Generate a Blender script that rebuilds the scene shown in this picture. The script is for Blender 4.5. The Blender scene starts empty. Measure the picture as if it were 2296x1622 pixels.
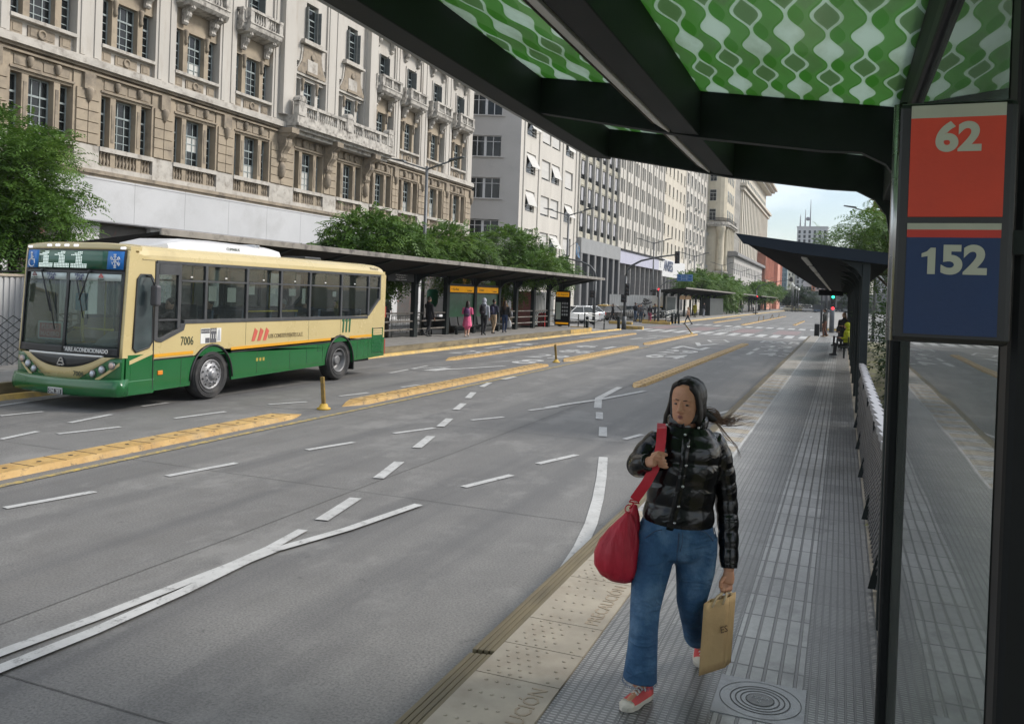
import bpy, bmesh, math, random
from mathutils import Vector, Matrix, Quaternion
rad = math.radians
PI = math.pi
SC = bpy.context.scene
COL = SC.collection
RND = random.Random(7)

# ------------------------------------------------------------------ camera
def cam_setup():
    yaw, pitch, roll = rad(21.6), rad(.45), rad(2.05)
    F0 = Vector((-math.sin(yaw), math.cos(yaw), 0)); R0 = Vector((math.cos(yaw), math.sin(yaw), 0)); U0 = Vector((0, 0, 1))
    F = F0*math.cos(pitch) - U0*math.sin(pitch); U1 = U0*math.cos(pitch) + F0*math.sin(pitch)
    R = R0*math.cos(roll) + U1*math.sin(roll); U = U1*math.cos(roll) - R0*math.sin(roll)
    cd = bpy.data.cameras.new('camera'); co = bpy.data.objects.new('camera', cd); COL.objects.link(co)
    co.matrix_world = Matrix(((R.x, U.x, -F.x, 0), (R.y, U.y, -F.y, 0), (R.z, U.z, -F.z, 2.35), (0, 0, 0, 1)))
    cd.sensor_width = 36; cd.sensor_fit = 'HORIZONTAL'; cd.lens = 1870/2296*36
    cd.shift_y = -(811-671)/2296; cd.clip_start = .05; cd.clip_end = 6000
    SC.camera = co
cam_setup()

# ------------------------------------------------------------------ sky and sun
SUN_AZ, SUN_EL = rad(62), rad(38)          # azimuth from +Y towards +X
def sky_setup():
    w = bpy.data.worlds.new("World"); SC.world = w; w.use_nodes = True
    nt = w.node_tree; nt.nodes.clear(); N = nt.nodes.new; K = nt.links.new
    out = N('ShaderNodeOutputWorld'); bg = N('ShaderNodeBackground'); bg.inputs['Strength'].default_value = .1
    sky = N('ShaderNodeTexSky'); sky.sky_type = 'NISHITA'; sky.sun_disc = False
    sky.sun_elevation = SUN_EL; sky.sun_rotation = SUN_AZ; sky.air_density = 1.0; sky.dust_density = 1.5
    tc = N('ShaderNodeTexCoord'); mp = N('ShaderNodeMapping'); mp.inputs['Scale'].default_value = (1, 1, 2.6)
    nz = N('ShaderNodeTexNoise'); nz.inputs['Scale'].default_value = 2.3; nz.inputs['Detail'].default_value = 6
    cr = N('ShaderNodeValToRGB'); cr.color_ramp.elements[0].position = .42; cr.color_ramp.elements[1].position = .60
    cr.color_ramp.elements[0].color = (.06, .06, .06, 1); cr.color_ramp.elements[1].color = (1, 1, 1, 1)
    mx = N('ShaderNodeMix'); mx.data_type = 'RGBA'; mx.inputs[7].default_value = (7.9, 8.3, 8.6, 1)
    K(tc.outputs['Generated'], mp.inputs['Vector']); K(mp.outputs['Vector'], nz.inputs['Vector']); K(nz.outputs['Fac'], cr.inputs['Fac'])
    K(cr.outputs['Color'], mx.inputs[0]); K(sky.outputs['Color'], mx.inputs[6]); K(mx.outputs[2], bg.inputs['Color'])
    K(bg.outputs['Background'], out.inputs['Surface'])
    ld = bpy.data.lights.new('sun', 'SUN'); ld.energy = 2.0; ld.angle = rad(14); ld.color = (1, .95, .88)
    lo = bpy.data.objects.new('sun', ld); COL.objects.link(lo)
    d = Vector((math.sin(SUN_AZ)*math.cos(SUN_EL), math.cos(SUN_AZ)*math.cos(SUN_EL), math.sin(SUN_EL)))
    lo.rotation_euler = d.to_track_quat('Z', 'Y').to_euler(); lo.location = d*200
sky_setup()
SC.view_settings.view_transform = 'Standard'; SC.view_settings.look = 'None'
SC.view_settings.gamma = 1; SC.view_settings.use_curve_mapping = False
SC.view_settings.exposure = 0.76
SC.render.engine = 'CYCLES'
SC.cycles.max_bounces = 8; SC.cycles.transparent_max_bounces = 16; SC.cycles.diffuse_bounces = 4; SC.cycles.glossy_bounces = 4
SC.cycles.use_denoising = True; SC.cycles.caustics_reflective = False; SC.cycles.caustics_refractive = False
SC.cycles.sample_clamp_indirect = 6

# ------------------------------------------------------------------ materials
MATS = {}
class NB:
    """small node builder"""
    def __init__(s, name):
        s.m = bpy.data.materials.new(name); s.m.use_nodes = True; s.t = s.m.node_tree; s.t.nodes.clear()
        s.out = s.n('ShaderNodeOutputMaterial')
    def n(s, typ, **kw):
        nd = s.t.nodes.new(typ)
        for k, v in kw.items(): setattr(nd, k, v)
        return nd
    def l(s, a, b): s.t.links.new(a, b)
    def val(s, sock, v):
        if hasattr(v, 'is_linked') or isinstance(v, bpy.types.NodeSocket): s.l(v, sock)
        else: sock.default_value = v
    def math(s, op, a, b=None, c=None, clamp=False):
        nd = s.n('ShaderNodeMath', operation=op, use_clamp=clamp); s.val(nd.inputs[0], a)
        if b is not None: s.val(nd.inputs[1], b)
        if c is not None: s.val(nd.inputs[2], c)
        return nd.outputs[0]
    def mix(s, f, a, b, blend='MIX'):
        nd = s.n('ShaderNodeMix', data_type='RGBA', blend_type=blend); s.val(nd.inputs[0], f)
        s.val(nd.inputs[6], a if isinstance(a, bpy.types.NodeSocket) else (*a[:3], 1)); s.val(nd.inputs[7], b if isinstance(b, bpy.types.NodeSocket) else (*b[:3], 1))
        return nd.outputs[2]
    def co(s, kind='Object', scale=(1, 1, 1), loc=(0, 0, 0)):
        if kind == 'World': src = s.n('ShaderNodeNewGeometry').outputs['Position']
        else: src = s.n('ShaderNodeTexCoord').outputs[kind]
        mp = s.n('ShaderNodeMapping'); mp.inputs['Scale'].default_value = scale; mp.inputs['Location'].default_value = loc
        s.l(src, mp.inputs['Vector']); return mp.outputs['Vector']
    def noise(s, vec, scale, detail=4, rough=.55, dist=0):
        nd = s.n('ShaderNodeTexNoise'); nd.inputs['Scale'].default_value = scale; nd.inputs['Detail'].default_value = detail
        nd.inputs['Roughness'].default_value = rough; nd.inputs['Distortion'].default_value = dist
        s.l(vec, nd.inputs['Vector']); return nd.outputs['Fac']
    def ramp(s, f, stops):
        nd = s.n('ShaderNodeValToRGB'); el = nd.color_ramp.elements
        while len(el) < len(stops): el.new(.5)
        for e, (p, c) in zip(el, stops):
            e.position = p; e.color = (c, c, c, 1) if isinstance(c, (int, float)) else (*c[:3], 1)
        s.l(f, nd.inputs['Fac']); return nd.outputs['Color']
    def bump(s, h, strength=.3, dist=.01, normal=None):
        nd = s.n('ShaderNodeBump'); nd.inputs['Strength'].default_value = strength; nd.inputs['Distance'].default_value = dist
        s.l(h, nd.inputs['Height'])
        if normal is not None: s.l(normal, nd.inputs['Normal'])
        return nd.outputs['Normal']
    def prin(s, col, rough=.6, metal=0, normal=None, spec=.5, coat=0, **kw):
        p = s.n('ShaderNodeBsdfPrincipled')
        s.val(p.inputs['Base Color'], col if isinstance(col, bpy.types.NodeSocket) else (*col[:3], 1)); s.val(p.inputs['Roughness'], rough)
        p.inputs['Metallic'].default_value = metal; p.inputs['Specular IOR Level'].default_value = spec; p.inputs['Coat Weight'].default_value = coat
        p.inputs['Coat Roughness'].default_value = .08
        if normal is not None: s.l(normal, p.inputs['Normal'])
        for k, v in kw.items(): s.val(p.inputs[k.replace('_', ' ')], v)
        s.l(p.outputs['BSDF'], s.out.inputs['Surface']); return p

def mat(name, col, rough=.6, metal=0, var=.12, scale=3, bump=0, bscale=40, bdist=.004, coat=0, spec=.5, emit=0, kind='Object', stretch=(1, 1, 1), dirt=None):
    if name in MATS: return MATS[name]
    b = NB(name); v = b.co(kind, stretch)
    f = b.noise(v, scale, 5)
    c = b.ramp(f, [(.3, tuple(x*(1-var) for x in col)), (.7, tuple(min(1, x*(1+var)) for x in col))])
    if dirt:                                   # (colour, scale, low, high)
        d = b.ramp(b.noise(v, dirt[1], 6, .65), [(dirt[2], 0), (dirt[3], 1)]); c = b.mix(d, c, dirt[0])
    nrm = b.bump(b.noise(v, bscale, 4), bump, bdist) if bump else None
    kw = {}
    if emit: kw = {'Emission_Color': (*col, 1), 'Emission_Strength': emit}
    rr = b.math('ADD', b.math('MULTIPLY', f, .16), rough-.08) if rough > .1 else rough
    b.prin(c, rr, metal, nrm, spec, coat, **kw)
    MATS[name] = b.m; return b.m

def thin_ior(b, fr, ior):
    """a thin pane does not trap light: the same index on the way in and out"""
    bf = b.n('ShaderNodeNewGeometry').outputs['Backfacing']
    b.l(b.math('POWER', ior, b.math('SUBTRACT', 1, b.math('MULTIPLY', bf, 2))), fr.inputs['IOR'])

def glass_mat(name, tint=(.6, .66, .64), rough=.03, ior=1.5, body=0, bodycol=(.02, .025, .03)):
    """thin see-through pane: Fresnel mix of a mirror and a tinted transparent layer; body adds a dusty film"""
    if name in MATS: return MATS[name]
    b = NB(name); fr = b.n('ShaderNodeFresnel'); thin_ior(b, fr, ior)
    tr = b.n('ShaderNodeBsdfTransparent'); tr.inputs['Color'].default_value = (*tint, 1)
    gl = b.n('ShaderNodeBsdfGlossy'); gl.inputs['Roughness'].default_value = rough
    a = tr.outputs[0]
    if body:
        df = b.n('ShaderNodeBsdfDiffuse'); df.inputs['Color'].default_value = (*bodycol, 1)
        m0 = b.n('ShaderNodeMixShader'); m0.inputs[0].default_value = body; b.l(a, m0.inputs[1]); b.l(df.outputs[0], m0.inputs[2]); a = m0.outputs[0]
    mx = b.n('ShaderNodeMixShader'); b.l(fr.outputs[0], mx.inputs[0]); b.l(a, mx.inputs[1]); b.l(gl.outputs[0], mx.inputs[2])
    b.l(mx.outputs[0], b.out.inputs['Surface']); MATS[name] = b.m; return b.m

# ------------------------------------------------------------------ mesh helpers
def wloc(o):
    v = Vector((0, 0, 0))
    while o is not None: v = v + o.location; o = o.parent
    return v

class MB:
    def __init__(s): s.v = []; s.f = []; s.m = []; s.s = []
    def add(s, vs, fs, mi=0, smooth=False):
        o = len(s.v); s.v += [tuple(v) for v in vs]
        for f in fs: s.f.append(tuple(i+o for i in f)); s.m.append(mi); s.s.append(smooth)
        return s
    def box(s, x0, y0, z0, x1, y1, z1, mi=0):
        if x0 > x1: x0, x1 = x1, x0
        if y0 > y1: y0, y1 = y1, y0
        if z0 > z1: z0, z1 = z1, z0
        return s.add([(x0,y0,z0),(x1,y0,z0),(x1,y1,z0),(x0,y1,z0),(x0,y0,z1),(x1,y0,z1),(x1,y1,z1),(x0,y1,z1)],
              [(0,3,2,1),(4,5,6,7),(0,1,5,4),(1,2,6,5),(2,3,7,6),(3,0,4,7)], mi)
    def obox(s, c, ax, ay, az, mi=0):
        """box from centre and three half-axis vectors"""
        c, ax, ay, az = Vector(c), Vector(ax), Vector(ay), Vector(az)
        vs = [c+ax*i+ay*j+az*k for k in (-1,1) for j in (-1,1) for i in (-1,1)]
        return s.add(vs, [(0,2,3,1),(4,5,7,6),(0,1,5,4),(1,3,7,5),(3,2,6,7),(2,0,4,6)], mi)
    def bar(s, p, q, w, h=None, up=(0,0,1), mi=0):
        """rectangular bar from p to q"""
        p, q = Vector(p), Vector(q); h = h or w; t = (q-p); L = t.length; t /= L
        u = Vector(up); sd = t.cross(u)
        if sd.length < 1e-4: sd = t.cross(Vector((1,0,0)))
        sd.normalize(); u = sd.cross(t)
        return s.obox((p+q)/2, t*L/2, sd*w/2, u*h/2, mi)
    def quad(s, a, b, c, d, mi=0): return s.add([a,b,c,d], [(0,1,2,3)], mi)
    def tube(s, pts, r, n=8, mi=0, closed=False, caps=True, smooth=True, flat=None):
        pts = [Vector(p) for p in pts]; k = len(pts); rs = r if isinstance(r, (list, tuple)) else [r]*k
        vs = []; fs = []; ref = None
        for i, p in enumerate(pts):
            a = pts[(i-1) % k] if (i > 0 or closed) else p; b = pts[(i+1) % k] if (i < k-1 or closed) else p
            t = (b-a).normalized()
            if ref is None:
                ref = Vector((0,0,1)) if abs(t.z) < .9 else Vector((1,0,0))
            sd = t.cross(ref)
            if sd.length < 1e-5: sd = t.cross(Vector((0,1,0)))
            sd.normalize(); up = sd.cross(t); ref = up
            for j in range(n):
                an = 2*PI*j/n; vs.append(p + sd*math.cos(an)*rs[i] + up*math.sin(an)*rs[i]*(flat or 1))
        m = k if closed else k-1
        for i in range(m):
            for j in range(n):
                fs.append((i*n+j, i*n+(j+1) % n, ((i+1) % k)*n+(j+1) % n, ((i+1) % k)*n+j))
        if caps and not closed: fs.append(tuple(range(n-1,-1,-1))); fs.append(tuple((k-1)*n+j for j in range(n)))
        return s.add(vs, fs, mi, smooth)
    def cyl(s, p, q, r0, r1=None, n=12, mi=0, smooth=True): return s.tube([p,q], [r0, r0 if r1 is None else r1], n, mi, smooth=smooth)
    def lathe(s, prof, c=(0,0,0), axis='z', n=16, mi=0, smooth=True, caps=3):
        """profile of (radius, height) around an axis through c"""
        vs = []; c = Vector(c)
        for r, h in prof:
            for j in range(n):
                a = 2*PI*j/n; x, y = r*math.cos(a), r*math.sin(a)
                vs.append(c + (Vector((x,y,h)) if axis == 'z' else Vector((h,x,y)) if axis == 'x' else Vector((x,h,y))))
        fs = [(i*n+j, i*n+(j+1) % n, (i+1)*n+(j+1) % n, (i+1)*n+j) for i in range(len(prof)-1) for j in range(n)]
        if caps & 1: fs.append(tuple(range(n-1,-1,-1)))
        if caps & 2: fs.append(tuple((len(prof)-1)*n+j for j in range(n)))
        return s.add(vs, fs, mi, smooth)
    def prism(s, poly, axis, a, b, mi=0):
        """polygon extruded along an axis: 'x' takes (y,z), 'y' takes (x,z), 'z' takes (x,y)"""
        def P(u, v, h): return (h,u,v) if axis == 'x' else (u,h,v) if axis == 'y' else (u,v,h)
        n = len(poly); vs = [P(u,v,a) for u,v in poly] + [P(u,v,b) for u,v in poly]
        fs = [tuple(range(n-1,-1,-1)), tuple(range(n,2*n))] + [(i,(i+1)%n,n+(i+1)%n,n+i) for i in range(n)]
        return s.add(vs, fs, mi)
    def ball(s, c, r, nu=12, nv=8, mi=0, M=None, smooth=True):
        r = r if isinstance(r, (tuple, list)) else (r,r,r); c = Vector(c); vs = []
        for i in range(1, nv):
            ph = PI*i/nv
            for j in range(nu):
                th = 2*PI*j/nu; p = Vector((r[0]*math.sin(ph)*math.cos(th), r[1]*math.sin(ph)*math.sin(th), r[2]*math.cos(ph)))
                vs.append(c + (M @ p if M else p))
        t = Vector((0,0,r[2])); vs += [c+(M @ t if M else t), c-(M @ t if M else t)]
        T = len(vs)-2; fs = [(i*nu+j, (i+1)*nu+j, (i+1)*nu+(j+1)%nu, i*nu+(j+1)%nu) for i in range(nv-2) for j in range(nu)]
        fs += [(T, j, (j+1)%nu) for j in range(nu)] + [(T+1, (nv-2)*nu+(j+1)%nu, (nv-2)*nu+j) for j in range(nu)]
        return s.add(vs, fs, mi, smooth)
    def loft(s, secs, mi=0, n=14, smooth=True, depth=(0,1,0), dome=.35):
        """closed limb: sections (centre, half width, half depth); ring width runs across, depth along the given axis"""
        secs = [(Vector(c), a, b) for c, a, b in secs]; vs = []; k = len(secs); D = Vector(depth)
        for i, (c, a, b) in enumerate(secs):
            t = (secs[min(i+1,k-1)][0]-secs[max(i-1,0)][0]).normalized(); sd = t.cross(D)
            if sd.length < 1e-4: sd = Vector((1,0,0))
            sd.normalize(); dp = sd.cross(t)
            for j in range(n):
                an = 2*PI*j/n; vs.append(c + sd*math.cos(an)*a + dp*math.sin(an)*b)
        fs = [(i*n+j, i*n+(j+1)%n, (i+1)*n+(j+1)%n, (i+1)*n+j) for i in range(k-1) for j in range(n)]
        t0 = (secs[0][0]-secs[1][0]).normalized()*min(secs[0][1:])*dome; t1 = (secs[-1][0]-secs[-2][0]).normalized()*min(secs[-1][1:])*dome
        vs += [secs[0][0]+t0, secs[-1][0]+t1]; T = k*n
        fs += [(T, (j+1)%n, j) for j in range(n)] + [(T+1, (k-1)*n+j, (k-1)*n+(j+1)%n) for j in range(n)]
        return s.add(vs, fs, mi, smooth)
    def mesh(s, name, mats, fix=True):
        me = bpy.data.meshes.new(name); me.from_pydata(s.v, [], s.f)
        for m in (mats if isinstance(mats, (list, tuple)) else [mats]): me.materials.append(m)
        me.polygons.foreach_set('material_index', s.m); me.polygons.foreach_set('use_smooth', s.s); me.update()
        if fix:
            bm = bmesh.new(); bm.from_mesh(me); bmesh.ops.recalc_face_normals(bm, faces=bm.faces); bm.to_mesh(me); bm.free()
        return me
    def build(s, name, mats, parent=None, world=True, fix=True, bevel=0, loc=None):
        """link as ONE mesh object; world=True: coordinates are world ones and are shifted to the parent's place"""
        if parent is not None and world:
            d = wloc(parent)
            s.v = [(x-d.x, y-d.y, z-d.z) for x,y,z in s.v]
        elif parent is None and loc is not None and world:
            s.v = [(x-loc[0], y-loc[1], z-loc[2]) for x,y,z in s.v]
        o = bpy.data.objects.new(name, s.mesh(name, mats, fix)); COL.objects.link(o)
        if parent is not None: o.parent = parent
        elif loc is not None: o.location = loc
        if bevel:
            md = o.modifiers.new('bevel', 'BEVEL'); md.width = bevel; md.segments = 2; md.limit_method = 'ANGLE'
        return o

def tag(o, label, cat, group=None, kind=None):
    o['label'] = label
    if cat: o['category'] = cat
    if group: o['group'] = group
    if kind: o['kind'] = kind
    return o
def thing(name, label, cat, loc=(0,0,0), rotz=0, group=None):
    o = bpy.data.objects.new(name, None); COL.objects.link(o); o.location = loc; o.rotation_euler = (0,0,rotz); o.empty_display_size = .1
    return tag(o, label, cat, group)
def struct(o):
    o['kind'] = 'structure'; return o
def kids(o): return [c for c in KIDS.get(o.name, [])]
def dup(root, loc=None, rotz=None, label=None, group=None, parent=None, scale=None):
    c = root.copy(); COL.objects.link(c)
    if parent is not None: c.parent = parent
    if loc is not None: c.location = loc
    if rotz is not None: c.rotation_euler = (0,0,rotz)
    if scale is not None: c.scale = (scale,)*3 if isinstance(scale,(int,float)) else scale
    if label: c['label'] = label
    if group: c['group'] = group
    for ch in [o for o in root.children]: dup(ch, parent=c)
    return c
def apply_mods(o):
    bpy.context.view_layer.update()
    dg = bpy.context.evaluated_depsgraph_get(); me = bpy.data.meshes.new_from_object(o.evaluated_get(dg))
    old = o.data; o.modifiers.clear(); o.data = me; bpy.data.meshes.remove(old); return o
def text(body, pos, right, up, size, m, parent, name='lettering', align='CENTER', thick=.002, bold=0, wscale=1, spacing=1, res=2):
    """raised lettering in the plane (right, up); pos is its middle"""
    cu = bpy.data.curves.new(name, 'FONT'); cu.body = body; cu.size = size; cu.align_x = align; cu.align_y = 'CENTER'
    cu.extrude = thick; cu.offset = bold*size; cu.resolution_u = res; cu.space_character = spacing
    tmp = bpy.data.objects.new('tmp', cu); COL.objects.link(tmp); bpy.context.view_layer.update()
    dg = bpy.context.evaluated_depsgraph_get(); me = bpy.data.meshes.new_from_object(tmp.evaluated_get(dg))
    bpy.data.objects.remove(tmp); bpy.data.curves.remove(cu)
    R, U = Vector(right).normalized(), Vector(up).normalized(); N = R.cross(U)
    M = Matrix(((R.x*wscale,U.x,N.x,pos[0]),(R.y*wscale,U.y,N.y,pos[1]),(R.z*wscale,U.z,N.z,pos[2]),(0,0,0,1)))
    if parent is not None: M = Matrix.Translation(-wloc(parent)) @ M
    me.transform(M); me.materials.clear(); me.materials.append(m); me.name = name
    o = bpy.data.objects.new(name, me); COL.objects.link(o)
    if parent is not None: o.parent = parent
    return o
KIDS = {}
# ------------------------------------------------------------------ setting materials
def road_mat():
    b = NB('road_concrete'); v = b.co('World')
    big = b.noise(b.co('World', (.5, .09, 1)), 1.0, 5, .6); fine = b.noise(v, 55, 5, .7); mid = b.noise(v, 2.2, 6, .65)
    streak = b.noise(b.co('World', (1.15, .035, 1), (3.1, 0, 0)), 1.25, 4, .55)
    c = b.ramp(b.math('ADD', b.math('MULTIPLY', big, .5), b.math('MULTIPLY', mid, .5)), [(.3, (.138,.134,.130)), (.5, (.184,.180,.174)), (.72, (.232,.226,.217))])
    c = b.mix(b.ramp(streak, [(.48, 0), (.70, .6)]), c, (.075,.077,.083))        # tyre-blackened lanes
    spots = b.ramp(b.noise(b.co('World', (1, .7, 1)), 5.5, 7, .78), [(.60, 0), (.70, .7)]); c = b.mix(spots, c, (.06,.06,.062))
    c = b.mix(b.ramp(fine, [(.38, .62), (.60, 0)]), c, (.06,.058,.056)); c = b.mix(b.ramp(b.noise(b.co('World', (1,.45,1)), 26, 4, .8), [(.66, 0), (.71, .8)]), c, (.05,.05,.05)); c = b.mix(b.ramp(b.noise(b.co('World', (1,.6,1)), .9, 7, .72), [(.52, 0), (.62, .45)]), c, (.24,.235,.225))
    nrm = b.bump(b.math('ADD', fine, b.math('MULTIPLY', mid, .6)), .25, .004)
    b.prin(c, b.math('ADD', .5, b.math('MULTIPLY', mid, .3)), 0, nrm, .4); return b.m
ROAD = road_mat()
def paint_mat(name, col, lo=.60, hi=.70):
    b = NB(name); v = b.co('World')
    w = b.noise(v, 9, 7, .75); w2 = b.noise(v, 60, 3, .6)
    f = b.ramp(b.math('ADD', b.math('MULTIPLY', w, .75), b.math('MULTIPLY', w2, .25)), [(lo, 0), (hi, 1)])
    c = b.ramp(b.noise(v, 3, 5, .7), [(.3, tuple(x*.72 for x in col)), (.7, col)])
    c = b.mix(f, c, (.14,.138,.135)); b.prin(c, .6, 0, None, .35); return b.m
WHITE_PAINT = paint_mat('white_road_paint', (.50,.50,.49), .53, .66); FADED_PAINT = paint_mat('faded_white_paint', (.52,.52,.5), .46, .66)
STRIP_PAINT = paint_mat('worn_white_slab', (.45,.45,.44), .46, .62); YELLOW_PAINT = paint_mat('worn_yellow_paint', (.55,.40,.10), .40, .58); PINK_PAINT = paint_mat('faded_pink_paint', (.40,.235,.235), .34, .62)

def tile_mat(name, bw, bh, mortar, base, joint=.41, jx=(-.94, 0), sep=.004, depth=.006, rough=.36, squash=0):
    """raised blocks pressed into square cement tiles; world XY in metres"""
    b = NB(name); v = b.co('World', (1,1,0))
    br = b.n('ShaderNodeTexBrick'); br.offset = 0; br.squash = 1
    br.inputs['Scale'].default_value = 1; br.inputs['Brick Width'].default_value = bw; br.inputs['Row Height'].default_value = bh
    br.inputs['Mortar Size'].default_value = mortar; br.inputs['Mortar Smooth'].default_value = .25; br.inputs['Bias'].default_value = 0
    b.l(v, br.inputs['Vector'])
    jt = b.n('ShaderNodeTexBrick'); jt.offset = 0; jt.inputs['Scale'].default_value = 1; jt.inputs['Brick Width'].default_value = joint
    jt.inputs['Row Height'].default_value = joint; jt.inputs['Mortar Size'].default_value = sep; jt.inputs['Mortar Smooth'].default_value = .2
    jt.inputs['Color1'].default_value = (.58,.58,.58,1); jt.inputs['Color2'].default_value = (1,1,1,1)
    b.l(b.co('World', (1,1,0), (-jx[0], -jx[1], 0)), jt.inputs['Vector'])
    n1 = b.noise(b.co('World'), 1.3, 5, .6); n2 = b.noise(b.co('World'), 30, 5, .7)
    c = b.ramp(b.math('ADD', b.math('MULTIPLY', n1, .6), b.math('MULTIPLY', n2, .4)), [(.32, tuple(x*.62 for x in base)), (.68, tuple(x*1.25 for x in base))])
    c = b.mix(.6, c, jt.outputs['Color'], 'MULTIPLY'); c = b.mix(b.ramp(b.noise(b.co('World', (1,.8,1)), 2.6, 6, .72), [(.55, 0), (.68, .55)]), c, (.09,.088,.084))
    c = b.mix(b.math('MULTIPLY', br.outputs['Fac'], .85), c, tuple(x*.20 for x in base)); c = b.mix(b.math('MULTIPLY', jt.outputs['Fac'], .8), c, tuple(x*.18 for x in base))  # grooves between raised blocks darkened in colour to shade the relief
    h = b.math('SUBTRACT', 1, b.math('MAXIMUM', br.outputs['Fac'], jt.outputs['Fac']))
    h = b.math('ADD', h, b.math('MULTIPLY', n2, .12))
    b.prin(c, b.math('ADD', rough-.1, b.math('MULTIPLY', n1, .24)), 0, b.bump(h, 1.0, depth), .6); return b.m
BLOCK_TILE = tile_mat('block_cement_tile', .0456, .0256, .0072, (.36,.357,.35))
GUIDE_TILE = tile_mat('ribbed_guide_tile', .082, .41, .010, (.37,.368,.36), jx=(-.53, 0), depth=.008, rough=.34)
PLAIN_TILE = tile_mat('strip_tile', .04, .41, .005, (.24,.235,.225), rough=.36)
BEIGE = mat('beige_cement', (.33,.29,.23), .6, 0, .14, 5, .3, 90, .002, dirt=((.24,.2,.15), 2.2, .5, .75), kind='World')
CEMENT = mat('grey_cement', (.27,.26,.245), .75, 0, .18, 1.2, .3, 30, .004, dirt=((.12,.115,.105), 3, .52, .75), kind='World')
RUST_WOOD = mat('brown_rubber_kerb', (.125,.10,.055), .6, 0, .3, 9, .4, 30, .003, stretch=(1,.2,1), kind='World')
DARK_GAP = mat('dark_soil', (.03,.027,.024), .95, 0, .3, 4, .3, 20, kind='World')
YEL_KERB = mat('yellow_kerb_paint', (.50,.33,.09), .6, 0, .18, 3, .3, 40, .003, dirt=((.25,.2,.12), 2.5, .48, .68), kind='World')

# ------------------------------------------------------------------ ground, carriageways, pavements
PL = .28
g = MB(); g.box(-420,-120,-1.2,320,900,-.012); struct(g.build('ground', mat('far_ground', (.16,.16,.155), .9, 0, .2, .05, kind='World')))
r = MB(); r.add([(-25,-30,0),(-1.9,-30,0),(-1.9,420,0),(-25,420,0)], [(0,1,2,3)]); struct(r.build('road', ROAD))
r = MB(); r.add([(4.6,-30,.004),(17,-30,.004),(17,420,.004),(4.6,420,.004)], [(0,1,2,3)]); struct(r.build('side_road', ROAD))
r = MB(); r.add([(-140,61.5,.004),(-25,61.5,.004),(-25,76,.004),(-140,76,.004)], [(0,1,2,3)]); r.add([(-1.9,61,.004),(60,61,.004),(60,76,.004),(-1.9,76,.004)], [(0,1,2,3)]); struct(r.build('cross_street', ROAD))
r = MB(); r.box(-30.4,-30,-.3,-25,61,.14); r.box(-30.4,77,-.3,-25,420,.14); struct(r.build('pavement', CEMENT, bevel=.02))
# joints cut in the concrete slabs: thin dark sealed lines
jm = mat('joint_seal', (.085,.083,.08), .8, 0, .3, 8, kind='World'); j = MB()
def strip(mb, pts, w, z, mi=0):
    pts = [Vector((p[0],p[1],0)) for p in pts]; L = []; 
    for i,p in enumerate(pts):
        t = (pts[min(i+1,len(pts)-1)]-pts[max(i-1,0)]).normalized(); n = Vector((-t.y,t.x,0))*w/2
        L.append((p+n, p-n))
    for i in range(len(L)-1):
        a,b2 = L[i]; c,d = L[i+1]; mb.add([(a.x,a.y,z),(b2.x,b2.y,z),(d.x,d.y,z),(c.x,c.y,z)], [(0,1,2,3)], mi)
rr = random.Random(3)
for x in (-5.17,-11.9):
    strip(j, [(x+rr.uniform(-.012,.012), -4+1.5*i) for i in range(44)], .010, .004)
for k in range(12):
    y = 3.46+4.85*k; strip(j, [(-14.4+1.25*i, y+rr.uniform(-.015,.015)) for i in range(11)], .008, .005)
struct(j.build('road_joint', jm))

# near platform (boarding island under the canopy)
p = MB(); p.box(-1.78,-6,-.4,.58,57,PL-.006); struct(p.build('platform', CEMENT))
p = MB()
for y0 in range(-6,57,3): p.add([(-1.30,y0,PL),(-.53,y0,PL),(-.53,y0+3,PL),(-1.30,y0+3,PL)], [(0,1,2,3)]); p.add([(-.12,y0,PL),(.28,y0,PL),(.28,y0+3,PL),(-.12,y0+3,PL)], [(0,1,2,3)])
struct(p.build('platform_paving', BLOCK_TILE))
p = MB(); p.add([(-.53,-6,PL+.002),(-.12,-6,PL+.002),(-.12,4.285,PL+.002),(-.53,4.285,PL+.002)], [(0,1,2,3)]); p.add([(-.53,4.74,PL+.002),(-.12,4.74,PL+.002),(-.12,57,PL+.002),(-.53,57,PL+.002)], [(0,1,2,3)])
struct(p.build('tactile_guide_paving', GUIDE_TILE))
p = MB(); p.add([(.28,-6,PL+.001),(.58,-6,PL+.001),(.58,57,PL+.001),(.28,57,PL+.001)], [(0,1,2,3)]); struct(p.build('platform_border', BEIGE))
# warning slabs along the edge: beige ones with studs and cast lettering, further on alternating with white painted ones
def warn_slab(y0, y1, painted, word):
    mb = MB(); zz = PL+.012; mb.box(-1.78,y0+.004,PL-.02,-1.302,y1-.004,zz)
    n = 6
    for i in range(5):
        for k in range(n):
            x = -1.72+.062*i+(.031 if k%2 else 0)
            if word and i > 3: continue
            if not word and i == 4: x = -1.72+.25+.09+(.03 if k%2 else 0)
            y = y0+(y1-y0)*(k+.5)/n
            mb.lathe([(.011,0),(.0105,.003),(.007,.0055),(.002,.0065)], (x,y,zz-.0005), n=8)
    o = mb.build('warning_slab', STRIP_PAINT if painted else BEIGE)
    struct(o)
    if word: text('PRECAUCIÓN', (-1.385,(y0+y1)/2,zz), (0,1,0), (-1,0,0), .125, mat('cast_letters', (.30,.245,.18), .7, kind='World'), o, thick=.003, wscale=(y1-y0)*.92/.80, spacing=1)
ys = [2.2,2.85,3.24,3.95]
warn_slab(1.5,2.2,False,True); warn_slab(2.2,2.85,False,False); warn_slab(2.85,3.30,False,False)
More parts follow.
